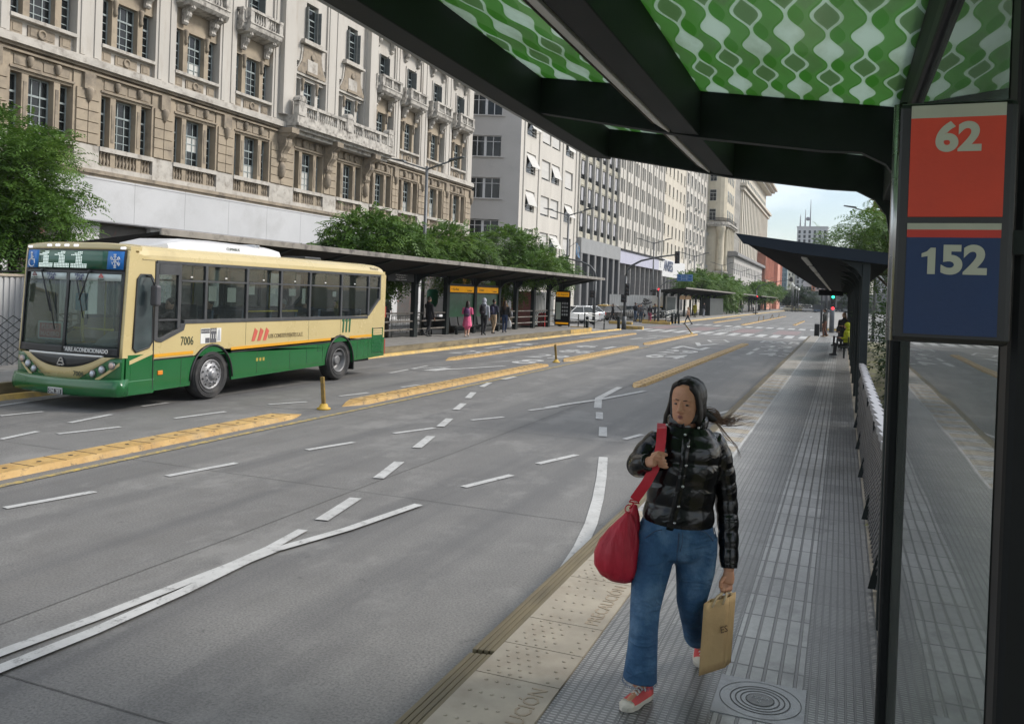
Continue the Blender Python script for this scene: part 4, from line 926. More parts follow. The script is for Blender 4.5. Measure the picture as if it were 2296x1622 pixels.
def near_shelter():
    t = thing('bus_shelter', 'dark steel bus shelter overhead with green printed canopy panels', 'bus shelter', (.27,2,PL))
    Ys = [-1.4,1.48,4.40,5.86]; Y0, Y1 = -2.2, 5.90
    o = MB(); s = .141
    def slope_beam(mb, x0, x1, ya, yb, top, dep0, dep1): mb.prism([(x0,zg(x0)-dep0),(x1,zg(x1)-dep1),(x1,zg(x1)+top),(x0,zg(x0)+top)], 'y', ya, yb)
    slope_beam(o, -1.76, -1.60, Y0, Y1, .05, .205, .205); o.build('edge_beam', STEEL, t, bevel=.006)
    e = MB(); e.cyl((-1.77,Y0,zg(-1.77)-.19), (-1.77,Y1,zg(-1.77)-.19), .018); e.build('edge_pipe', TUBEL, t)
    m = MB(); slope_beam(m, -.86, -.72, Y0, Y1, .03, .225, .225); m.build('middle_beam', STEEL, t, bevel=.005)
    r = MB(); r.box(.215,Y0,3.02,.30,Y1,zg(.25)+.05); r.box(.30,Y0,3.12,.47,Y1,zg(.45)+.05); r.build('rear_beam', STEEL, t, bevel=.005)
    for i,y in enumerate(Ys):
        q = MB(); w = .07
        q.prism([(-1.62,zg(-1.62)-.19),(-.75,zg(-.75)-.235),(-.12,zg(-.12)-.235),(.06,3.09),(.17,3.03),(.24,2.93),(.276,2.74),(.28,2.6),(.28,zg(.28)+.04),(-1.62,zg(-1.62)+.04)], 'y', y-w/2, y+w/2); q.build('cross_beam', STEEL, t, bevel=.004)
        q = MB(); q.prism([(.45,zg(.45)-.16),(2.35,zg(2.35)-.12),(2.35,zg(2.35)+.03),(.45,zg(.45)+.03)],'y',y-.04,y+.04); q.build('rear_bracket', STEEL, t)
    for y in (4.42,5.88):
        q = MB(); q.box(.275,y-.06,PL-.02,.37,y+.06,3.1); q.build('post', STEEL, t, bevel=.012)
    for i in range(3):
        ya, yb = Ys[i], Ys[i+1]
        for xa,xb in ((-1.60,-.86),(-.72,.215),(.47,2.3)):  # rearmost panel lengthened beyond view to keep direct sun off the woman
            q = MB(); q.prism([(xa-.01,zg(xa)+.004),(xb+.01,zg(xb)+.004),(xb+.01,zg(xb)+.012),(xa-.01,zg(xa)+.012)], 'y', ya+.03, yb-.03); q.build('canopy_panel', CANOPY, t)
    for ya,yb in ((-1.3,1.4),(1.56,4.33),(4.5,5.75)):
        q = MB(); q.prism([(-.955,zg(-.95)-.19),(-.865,zg(-.86)-.235),(-.865,zg(-.86)-.17),(-.955,zg(-.95)-.16)], 'y', ya, yb); q.build('strip_lamp', LAMP_STRIP, t, bevel=.008)
        q = MB(); q.prism([(-.985,zg(-.98)-.15),(-.955,zg(-.955)-.2),(-.955,zg(-.95)-.05),(-.985,zg(-.98)-.05)], 'y', ya-.05, yb+.05); q.build('lamp_housing', STEEL2, t)
    # side glazing with its frame
    GX = .205; fr = MB()
    fr.box(GX-.022,1.26,.34,GX+.03,3.4,.40); fr.box(GX-.022,1.26,3.0,GX+.03,3.4,3.06)
    fr.box(.168,3.36,PL,.208,3.43,3.1); fr.box(GX-.003,1.24,PL,GX+.07,1.325,3.1); fr.build('glazing_frame', mat('black_frame', (.009,.010,.011), .5, 0, .2, 4, spec=.22), t, bevel=.01)
    gm = MB(); ny, nz = 60, 30; vs = []; rr = random.Random(5)
    p_ = MB(); p_.box(GX-.003,1.30,.40,GX+.003,3.38,3.0)
    b = NB('wavy_pane'); wv = b.noise(b.co('World', (1,1,.5)), 1.5, 1); nr = b.bump(wv, .04, .02)
    frn = b.n('ShaderNodeFresnel'); thin_ior(b, frn, 1.52); b.l(nr, frn.inputs['Normal']); tr = b.n('ShaderNodeBsdfTransparent'); tr.inputs['Color'].default_value = (.35,.41,.39,1)
    gl = b.n('ShaderNodeBsdfGlossy'); gl.inputs['Roughness'].default_value = .015; b.l(nr, gl.inputs['Normal']); film = b.n('ShaderNodeBsdfDiffuse'); film.inputs['Color'].default_value = (.55,.6,.56,1); fm = b.n('ShaderNodeMixShader'); b.l(b.ramp(b.noise(b.co('World', (1,1,1)), 1.4, 5, .65), [(.35,.16),(.7,.34)]), fm.inputs[0]); b.l(tr.outputs[0], fm.inputs[1]); b.l(film.outputs[0], fm.inputs[2]); mx = b.n('ShaderNodeMixShader'); b.l(frn.outputs[0], mx.inputs[0]); b.l(fm.outputs[0], mx.inputs[1]); b.l(gl.outputs[0], mx.inputs[2]); b.l(mx.outputs[0], b.out.inputs['Surface'])
    p_.build('side_pane', b.m, t)
    # flag sign with the route numbers
    s_ = thing('route_sign', 'black framed stop sign showing 62 on red and 152 on blue', 'sign', (.195,1.17,2.3)); K = .6142
    X = lambda v: v*K
    Z = lambda v: 2.35+(v-2.35)*K
    f = MB(); f.box(X(.092),1.17,Z(2.278),X(.313),1.21,Z(2.772)); f.build('sign_box', mat('black_sign_box', (.010,.011,.012), .35, 0, .2, 5), s_, bevel=.007)
    c = MB(); c.cyl((X(.094),1.175,Z(2.28)),(X(.094),1.175,Z(2.77)),.005); c.build('chrome_edge', CHROME, s_)
    f = MB(); f.box(.15,1.19,2.42,.22,1.205,2.45); f.build('bracket', STEEL, s_)
    def panel(name, x0, x1, z0, z1, col, pr=.0025):
        q = MB(); q.box(X(x0),1.17-pr,Z(z0),X(x1),1.171,Z(z1)); q.build(name, mat('sign_'+name, col, .5, 0, .08, 12, .1, 200), s_)
    IV = (.46,.46,.37)
    panel('ivory_strip', .119,.290,2.738,2.764, IV); panel('red_panel', .119,.290,2.536,2.738, (.70,.06,.026))
    panel('ivory_band', .119,.289,2.510,2.523, IV); panel('red_band', .119,.289,2.494,2.510, (.58,.04,.025)); panel('blue_panel', .119,.288,2.296,2.494, (.008,.032,.115))
    lm = mat('ivory_numerals', (.50,.50,.41), .5)
    text('62', (X(.206),1.167,Z(2.695)), (1,0,0), (0,0,1), .048, lm, s_, thick=.0004, bold=.042, res=8, wscale=1.06); text('52', (X(.224),1.167,Z(2.446)), (1,0,0), (0,0,1), .048, lm, s_, thick=.0004, bold=.042, res=8, wscale=1.06)
    q = MB(); x0, z0, h = X(.163), Z(2.446)-.0165, .033; q.prism([(x0-.0025,z0),(x0+.0062,z0),(x0+.0062,z0+h),(x0+.0005,z0+h),(x0-.0035,z0+h*.86),(x0-.0095,z0+h*.78),(x0-.0095,z0+h*.64),(x0-.0025,z0+h*.68)], 'y', 1.1665, 1.168); q.build('lettering', lm, s_)
near_shelter()

def scale_fence():
    t = thing('scale_fence', 'grey metal fence of overlapping scales beside the platform', 'fence', (.36,9,PL))
    X = .345; ya, yb = 4.55, 15.1; n = int((yb-ya)/.135)
    caps = MB(); sc = MB()
    for i in range(n):
        y = ya+(yb-ya)*(i+.5)/n
        if i % 3 == 0: caps.obox((X+.006,y+.19,1.340+.004*(i%2)),(.034,.004,0),(-.022,.178,.006),(0,-.002,.032))
        for k in range(8):
            z = 1.24-.125*k; yy = y+(.0675 if k%2 else 0)
            # a curved scale leaning outwards at its lower lip
            pr = [(0,0),(-.012,-.06),(-.035,-.125),(-.048,-.165)]
            vs = []
            for (dx,dz) in pr:
                for q in range(5):
                    a = (q-2)/2; vs.append((X-.005+dx+.014*a*a, yy+a*.064, z+dz+.03*a*a*(1 if dz < -.1 else 0)))
            sc.add(vs, [(r*5+q,r*5+q+1,(r+1)*5+q+1,(r+1)*5+q) for r in range(3) for q in range(4)], 0, True)
    caps.build('top_cap', mat('pale_zinc', (.34,.34,.36), .5, .3, .12, 6), t, bevel=.004)
    o = sc.build('scale_panel', mat('grey_zinc', (.10,.10,.105), .45, .5, .25, 5, kind='World'), t, fix=False); md = o.modifiers.new('solid','SOLIDIFY'); md.thickness = .004
    f = MB(); f.box(X,ya,.40,X+.03,yb,1.30); f.build('backing_plate', mat('black_frame', (.012,.013,.014)), t)
    for y in (ya,6.6,8.7,10.8,12.9,yb): 
        q = MB(); q.box(X-.03,y-.02,PL,X+.04,y+.02,1.3); q.prism([(X-.03,.30),(X-.10,.30),(X-.03,.62)], 'y', y-.006, y+.006); q.build('post', STEEL, t)
scale_fence()

def second_shelter():
    t = thing('bus_shelter', 'dark blue-black bus shelter standing ahead along the platform', 'bus shelter', (.35,15.2,PL)); Y0, Y1 = 15.2, 54.6
    r = MB()
    prof = [(-1.72,3.49),(-1.60,3.36),(-.8,3.22),(.30,3.10),(.75,3.05),(.75,3.20),(.2,3.26)]
    r.prism(prof, 'y', Y0+.02, Y1); r.build('roof', mat('blue_black_steel', (.007,.010,.014), .85, 0, .15, 2, kind='World', spec=.15), t)
    # end blade
    e = MB(); e.prism([(-1.80,3.545),(-1.66,3.365),(-.8,3.21),(.30,3.08),(.75,3.03),(.75,3.225),(.2,3.29),(-1.0,3.44)], 'y', Y0-.05, Y0+.015); e.build('end_plate', mat('blue_grey_plate', (.018,.024,.033), .8, 0, .1, 2, kind='World', spec=.2), t)
    for k in range(10):
        q = MB(); y = Y0+1.2+3.9*k; q.box(-.74,y,3.185,-.64,y+3.2,3.215); q.build('strip_lamp', LAMP_STRIP, t)
    for k,y in enumerate([15.3,17.4]+[20.6+3.35*i for i in range(11)]):
        q = MB(); q.box(.30,y-.06,PL,.42,y+.06,3.08); q.prism([(.30,2.8),(.30,3.08),(-.1,3.12),(.05,3.05),(.2,2.95)], 'y', y-.03, y+.03); q.build('post', STEEL, t, bevel=.01)
    for k in range(5):
        y = 19.2+6.7*k; q = MB(); q.box(.34,y,.9,.38,y+2.6,2.3); q.build('back_panel', glass_mat('shelter_pane', (.45,.5,.5)), t)
    for k in range(3):
        q = MB(); y = 34.6+6.0*k
        q.box(-.1,y,.68,.30,y+2.4,.72); q.box(.26,y,.76,.30,y+2.4,1.1); q.box(.1,y+.2,PL,.16,y+.28,.68); q.box(.1,y+2.1,PL,.16,y+2.2,.68); q.build('bench', STEEL, t)
    d = MB(); d.box(-1.38,54.6,2.88,.02,54.9,3.24); d.build('display_board', mat('black_frame', (.012,.013,.014)), t)
second_shelter()

def left_shelter(name, label, Y0, Y1, posts, full):
    t = thing('bus_shelter', label, 'bus shelter', (-17.3,Y0,PL)); X0 = -14.75
    r = MB(); r.prism([(X0,3.43),(X0,3.49),(-16.6,3.30),(-18.4,3.12),(-18.4,2.98),(-17.4,3.0),(-16.6,3.08)], 'y', Y0, Y1-.35); r.prism([(X0,3.44),(X0,3.50),(-16.6,3.31),(-16.6,3.25)], 'y', Y1-.35, Y1)
    r.build('roof', mat('brown_black_roof', (.016,.014,.012), .85, 0, .25, 1.5, .2, 20, kind='World', spec=.15), t)
    g = MB(); g.box(X0-.03,Y0-.03,3.40,X0+.03,Y1,3.56); g.build('gutter', STEEL2, t, bevel=.01)
    for y in posts:
        q = MB(); q.box(-17.42,y-.15,PL,-17.2,y+.15,3.05); q.build('post', STEEL, t, bevel=.015)
        q = MB(); q.prism([(-17.2,2.55),(-17.0,2.82),(-16.6,2.98),(-15.4,3.22),(-14.78,3.42),(-14.78,3.45),(-17.2,3.12)], 'y', y-.05, y+.05); q.prism([(y+.15,2.55),(y+.2,2.75),(y+.35,2.9),(y+.6,2.97),(y+.6,3.1),(y+.15,3.1)], 'x', -17.35, -17.27)
        q.prism([(y-.15,2.55),(y-.2,2.75),(y-.35,2.9),(y-.6,2.97),(y-.6,3.1),(y-.15,3.1)], 'x', -17.35, -17.27); q.build('bracket_arm', STEEL, t)
    lint = MB(); lint.box(-17.36,Y0+.1,2.97,-17.26,Y1-.6,3.1); lint.build('lintel', STEEL, t)
    if not full: return t
    OR = mat('orange_sign', (.74,.33,.012), .8, 0, .08, 3, kind='World', spec=.2, emit=.22); BK = mat('black_frame', (.012,.013,.014)); wl = mat('dark_sign_text', (.05,.035,.02), .6)  # orange gets a slight added glow to brighten it under the roof
    gp = mat('green_glass_panel', (.012,.075,.028), .45, 0, .2, 1.4, kind='World', dirt=((.05,.13,.08), 1.5, .5, .75))
    for k,(ya,yb) in enumerate(((35.45,38.4),(38.62,41.6))):
        q = MB(); q.box(-17.33,ya-.05,2.58,-17.25,yb+.05,2.70); q.box(-17.33,ya,2.23,-17.27,yb,2.29); q.build('sign_frame', BK, t)
        q = MB(); q.box(-17.33,ya,2.29,-17.262,yb,2.58); q.build('name_sign', OR, t)
        text('+ A La Boca' if k == 0 else 'A Retiro', (-17.255,ya+.7,2.43), (0,1,0), (0,0,1), .17, wl, t); text('Av. Belgrano', (-17.255,yb-.55,2.38), (0,1,0), (0,0,1), .11, wl, t)
        q = MB(); q.box(-17.33,ya,1.0,-17.28,yb,2.22); q.build('back_panel', gp, t)
        for m in range(3):
            q = MB(); y = ya+.15+.9*m; q.box(-17.2,y,.66,-16.85,y+.78,.70); q.prism([(-17.22,.72),(-17.16,.70),(-17.23,1.10),(-17.28,1.10)], 'y', y, y+.78); 
            q.build('seat', mat('dark_perforated_seat', (.06,.06,.06), .5, .4, .2, 30), t)
        q = MB(); q.box(-17.05,ya+.2,.58,-16.95,yb-.2,.66); q.box(-17.05,ya+.4,PL,-16.95,ya+.52,.6); q.box(-17.05,yb-.6,PL,-16.95,yb-.48,.6); q.build('bench_frame', STEEL, t)
    for ya,yb in ((14,35.3),(41.8,51.2)):
        q = MB()
        for z in (.62,.97,1.32): q.cyl((-17.3,ya,z),(-17.3,yb,z),.035,n=8)
        q.build('hand_rail', STEEL2, t)
    # advert board facing along the platform
    q = MB(); q.box(-17.36,51.48,.35,-16.34,51.6,2.62); q.build('advert_frame', BK, t); 
    q = MB(); q.box(-17.28,51.46,2.22,-16.42,51.5,2.52); q.box(-17.28,51.46,.45,-16.42,51.5,.56); q.build('name_sign', OR, t); text('Av. Belgrano', (-16.85,51.45,2.37), (1,0,0), (0,0,1), .14, wl, t, thick=.003)
    q = MB(); q.box(-17.28,51.46,.75,-16.95,51.5,1.85); q.build('route_map', mat('pale_green_map', (.42,.5,.43), .5, 0, .1, 4, kind='World'), t)
    q = MB()
    for r_ in range(4): 
        for c_ in range(3): q.box(-16.88+.15*c_,51.465,1.0+.24*r_,-16.78+.15*c_,51.5,1.14+.24*r_)
    q.build('notices', mat('pale_notices', (.36,.38,.38), .6), t)
    # hanging electronic display
    q = MB(); q.box(-17.2,29.4,2.66,-17.05,31.6,3.0); q.build('display_board', BK, t); dm = mat('display_white', (.75,.75,.72), .5)
    for i,tx in enumerate(('152  A Constitucion y Retiro   1', '64  Linea a Barrancas    3', 'Av Belgrano  proximo servicio')): text(tx, (-17.045,30.5,2.92-.09*i), (0,1,0), (0,0,1), .075, dm, t)
    return t
left_shelter('bus_shelter', 'long black bus shelter on the opposite platform with orange name signs', 15.0, 53.9, [17.2,20.2,23.2,26.2,29.2,32.2,35.35,38.5,41.7,44.3,47.2,50.0,52.5], True)
s2 = left_shelter('bus_shelter', 'black bus shelter beyond the crossing with a low dark ticket kiosk', 85, 127, [87+4*i for i in range(10)], False)
q = MB(); q.box(-17.4,112,PL,-16.2,125,2.6); q.build('kiosk', mat('dark_green_kiosk', (.03,.036,.035), .5, .1, .2, 1, kind='World'), s2)
q = MB(); q.box(-17.2,87.9,.5,-16.3,88.1,2.5); q.build('advert_board', mat('grey_advert', (.22,.24,.23), .4, 0, .3, 1, kind='World'), s2)
q = MB(); q.box(-17.4,95.4,2.3,-17.2,103,2.75); q.build('name_sign', mat('dim_orange_sign', (.35,.17,.03), .5), s2)
left_shelter('bus_shelter', 'small far black bus shelter beside the far platform trees', 136, 160, [138+4*i for i in range(6)], False)
left_shelter('bus_shelter', 'farthest black bus shelter near the end of the avenue', 170, 215, [172+5*i for i in range(9)], False)

# diamond mesh guard behind the opposite platform, ramp rails, small fittings
def mesh_guard(label, y0, y1, z0, z1, x, back=True):
    t = thing('mesh_guard', label, 'railing', (x,y0,PL)); q = MB(); n = int((y1-y0)/.3); rows = int((z1-z0)/.11)
    for k in range(rows):
        z = z0+.11*k+.05; pts = []
        for i in range(n*2+1): pts.append((x, y0+(y1-y0)*i/(2*n), z+(.05 if (i+k)%2 else -.05)))
        q.tube(pts, .012, 4, caps=False, smooth=False)
    q.build('mesh', STEEL, t)
    f = MB(); f.box(x-.03,y0-.03,PL-.02,x+.03,y0+.03,z1+.05); f.box(x-.03,y1-.03,PL-.02,x+.03,y1+.03,z1+.05); f.build('frame', STEEL, t)
mesh_guard('black diamond mesh guard left of the bus', 9.4, 14.8, .35, 1.45, -17.3)
mesh_guard('black diamond mesh guard at the platform end near the advert board', 47.4, 49.8, .4, 1.3, -17.5)
w = thing('white_hoarding', 'white ribbed hoarding standing behind the platform left of the bus', 'hoarding', (-18.6,9,0)); q = MB(); q.box(-18.72,7,0,-18.66,16.4,2.32)
for k in range(62): q.box(-18.66,7.02+.15*k,0,-18.63,7.10+.15*k,2.3)
q.build('panel', mat('white_sheet', (.46,.46,.46), .55, 0, .08, 1, kind='World'), w); q = MB(); q.box(-18.76,7,2.32,-18.6,16.4,2.38); q.build('cap_rail', mat('rusty_cap', (.42,.36,.28), .6), w)
def ramp_rail(label, pts, dz, x):
    t = thing('ramp_rail', label, 'railing', pts[0]); q = MB()
    for h in (.5,.85,1.0): q.tube([(p[0],p[1],p[2]+h) for p in pts], .028, 6)
    q.build('hand_rail', TUBEL, t); q = MB()
    for p in pts: q.cyl(p,(p[0],p[1],p[2]+1.0),.04,n=6)
    q.build('post', STEEL, t)
ramp_rail('double tube rail on the inner side of the platform ramp', [(-17.2,52.2,.25),(-17.1,53.8,.15),(-17.0,55.6,.05)], 0, 0)
ramp_rail('double tube rail on the road side of the platform ramp', [(-15.6,52.4,.25),(-15.4,54.0,.15),(-15.2,55.8,.03)], 0, 0)
ramp_rail('tube rail on the left of the far platform ramp', [(-17.0,78.5,.03),(-17.0,81,.2),(-17.0,84,.28)], 0, 0)
ramp_rail('tube rail on the right of the far platform ramp', [(-15.4,78.5,.03),(-15.4,81,.2),(-15.4,84,.28)], 0, 0)
def kerb_block(label, x, y, lx, ly):
    o = MB(); o.box(x-lx/2,y-ly/2,0,x+lx/2,y+ly/2,.24); o = o.build('kerb_block', YEL_KERB, bevel=.02, loc=(x,y,0)); return tag(o, label, 'kerb block', 'yellow kerb blocks at the crossing')
kerb_block('yellow block at the end of the opposite platform ramp', -16.3, 53.9, 1.4, .35); kerb_block('yellow block behind the traffic light pole', -14.2, 60.2, 1.5, .4)
kerb_block('yellow block in front of the waiting pedestrians', -15.6, 75.2, 2.6, .5); kerb_block('yellow block behind the waiting pedestrians', -17.3, 80.2, 3.2, .4); kerb_block('yellow block left of the waiting pedestrians', -17.6, 70, 2, .4)
kerb_block('yellow block behind the man with the suitcase', -.45, 58.2, 1.2, .35); kerb_block('yellow block beyond the man with the suitcase', -.4, 76.5, 1.6, .4)
bo = MB(); bo.lathe([(.11,0),(.11,.78),(.09,.84),(.12,.86),(.12,.92),(.06,.98)], n=10); bme = bo.mesh('bollard', STEEL)
for x,y,l in ((-14.64,57.6,'black bollard at the foot of the traffic light pole'),(-14.75,78.2,'first black bollard before the far platform ramp'),(-14.45,78.2,'second black bollard before the far platform ramp'),(-14.15,78.2,'third black bollard before the far platform ramp'),(-15.6,53.0,'black bollard beside the yellow ramp block')):
    o = bpy.data.objects.new('bollard', bme); COL.objects.link(o); o.location = (x,y,0); tag(o, l, 'bollard', 'black bollards at the crossing')
# raised yellow lane separators and bent delineator posts
def separator_mat():
    b = NB('scuffed_yellow_rubber'); v = b.co('World'); n = b.noise(v, 2.5, 5, .65); sc = b.noise(b.co('World', (3,1.2,1)), 6, 6, .75)
    c = b.ramp(n, [(.3, (.38,.225,.07)), (.7, (.54,.36,.14))]); c = b.mix(b.ramp(sc, [(.53, 0), (.66, .8)]), c, (.07,.055,.04)); c = b.mix(b.ramp(b.noise(b.co('World', (1,.5,1)), 4, 6, .7), [(.5,0),(.75,.6)]), c, (.30,.24,.16)); b.prin(c, .55, 0, b.bump(b.noise(v, 60, 3), .3, .003), .35); return b.m
SEPM = separator_mat(); SEPD = mat('black_bolt_hole', (.02,.018,.015), .8)
def separator(label, x, y0, y1, w, slant=0):
    t = thing('lane_separator', label, 'lane separator', (x,(y0+y1)/2,0), group='raised yellow lane separators'); q = MB(); h = .075; L = y1-y0; n = max(3,int(L/.5)); P = []
    secs = [(0,.02,.01),(.35,.7,.6),(.6,1,1)]+[(.6+(L-1.2)*i/n,1,1) for i in range(1,n)]+[(L-.6,1,1),(L-.35,.7,.6),(L,.02,.01)]
    vs = []; 
    for d,ww,hh in secs:
        xx = x+slant*d/L; W = w*ww/2; H = max(h*hh,.004)
        vs += [(xx-W,y0+d,0),(xx-W*.86,y0+d,H),(xx+W*.86,y0+d,H),(xx+W,y0+d,0)]
    fs = [(i*4+j,i*4+j+1,(i+1)*4+j+1,(i+1)*4+j) for i in range(len(secs)-1) for j in range(3)]
    q.add(vs, fs); q.build('body', SEPM, t)
    d = MB()
    for i in range(n+1):
        y = y0+.6+(L-1.2)*i/n; xx = x+slant*(y-y0)/L
        d.box(xx-w*.43,y-.006,h,xx+w*.43,y+.006,h+.003)
        if i < n: d.lathe([(.03,0),(.03,.004),(.012,.006)], (xx,y+(L-1.2)/n/2,h-.001), n=8)
    d.build('bolt_holes', SEPD, t)
separator('longest nearest yellow separator in the middle of the road', -9.1, 2.5, 12.75, .46); separator('yellow separator right behind the nearest bent post', -9.05, 14.0, 26.3, .46)
separator('yellow separator beyond the second bent post', -9.0, 27.9, 39.2, .46); separator('short yellow separator ending at the pedestrian crossing', -9.05, 41, 56.6, .46)
separator('yellow separator between the two right-hand lanes', -4.95, 21.3, 47.2, .36, .15); separator('yellow separator between the two left-hand lanes', -12.3, 25.2, 53, .34)
separator('far yellow separator beyond the crossing, right lanes', -4.6, 92, 116, .36); separator('far yellow separator beyond the crossing, middle of the road', -9.0, 84, 150, .46); separator('far yellow separator beyond the crossing, left lanes', -12.3, 88, 112, .34)
DEL = mat('rusty_yellow_post', (.22,.14,.03), .6, 0, .25, 9, .3, 40, dirt=((.07,.05,.03), 5, .5, .7))
def delineator(label, x, y, lean, turn=0):
    t = thing('delineator_post', label, 'delineator post', (x,y,0), group='leaning yellow lane posts'); q = MB(); c, s_ = math.cos(turn), math.sin(turn)
    q.bar((x,y,.05),(x+lean*c,y+lean*s_,.62),.075,.05,up=(0,1,0)); q.build('post', DEL, t, bevel=.008); q = MB(); q.lathe([(.13,0),(.13,.03),(.09,.045),(.07,.10),(.05,.11)], (x,y,0), n=12); q.build('base', mat('yellow_post_base', (.5,.32,.05), .55, 0, .15, 6), t)
delineator('nearest leaning rusty post between two yellow separators', -9.13, 13.5, -.05, .2); delineator('second rusty post, upright between separators', -9.12, 27.4, -.06); delineator('rusty post tilted far over at the crossing', -9.4, 57.0, -.45)
for k,(y,l) in enumerate(((101,.05),(108,-.05),(118,.25),(124,-.2),(134,.08))): delineator(('far thin post, first beyond the crossing','far thin post, second beyond the crossing','far post leaning right beyond the crossing','far post leaning left beyond the crossing','farthest thin post beyond the crossing')[k], -9, y, l)

# cast cover set in the guide strip
t = thing('manhole_cover', 'square grey cast cover with concentric rings in the paving', 'manhole cover', (-.323,4.512,PL)); q = MB(); q.box(-.545,4.29,PL-.02,-.102,4.735,PL+.006)
CI = mat('grey_cast_iron', (.24,.245,.25), .38, .25, .15, 6, .2, 60, kind='World', dirt=((.1,.1,.1), 4, .55, .75)); CI2 = mat('dark_ring_groove', (.05,.05,.05), .6)
q.build('frame', CI, t)
q2 = MB(); n = 64
for r0,w in ((.205,.004),(.152,.007),(.126,.007),(.100,.007),(.073,.006)):
    vs = []
    for k in range(n):
        a = 2*PI*k/n; vs += [(-.323+r0*math.cos(a),4.512+r0*math.sin(a),PL+.0075),(-.323+(r0-w)*math.cos(a),4.512+(r0-w)*math.sin(a),PL+.0075)]
    q2.add(vs, [(2*k,2*k+1,(2*k+3)%(2*n),(2*k+2)%(2*n)) for k in range(n)])
q2.build('ring', CI2, t)
q = MB(); vs = [(-.323+.066*math.cos(2*PI*k/32),4.512+.066*math.sin(2*PI*k/32),PL+.0085) for k in range(32)]; q.add(vs, [tuple(range(32))]); q.build('centre_plate', mat('worn_iron', (.15,.15,.15), .5, .3, .3, 20), t)
text('GCBA', (-.323,4.53,PL+.009), (1,0,0), (0,1,0), .035, CI, t, thick=.001); text('SL', (-.323,4.49,PL+.009), (1,0,0), (0,1,0), .035, CI, t, thick=.001)
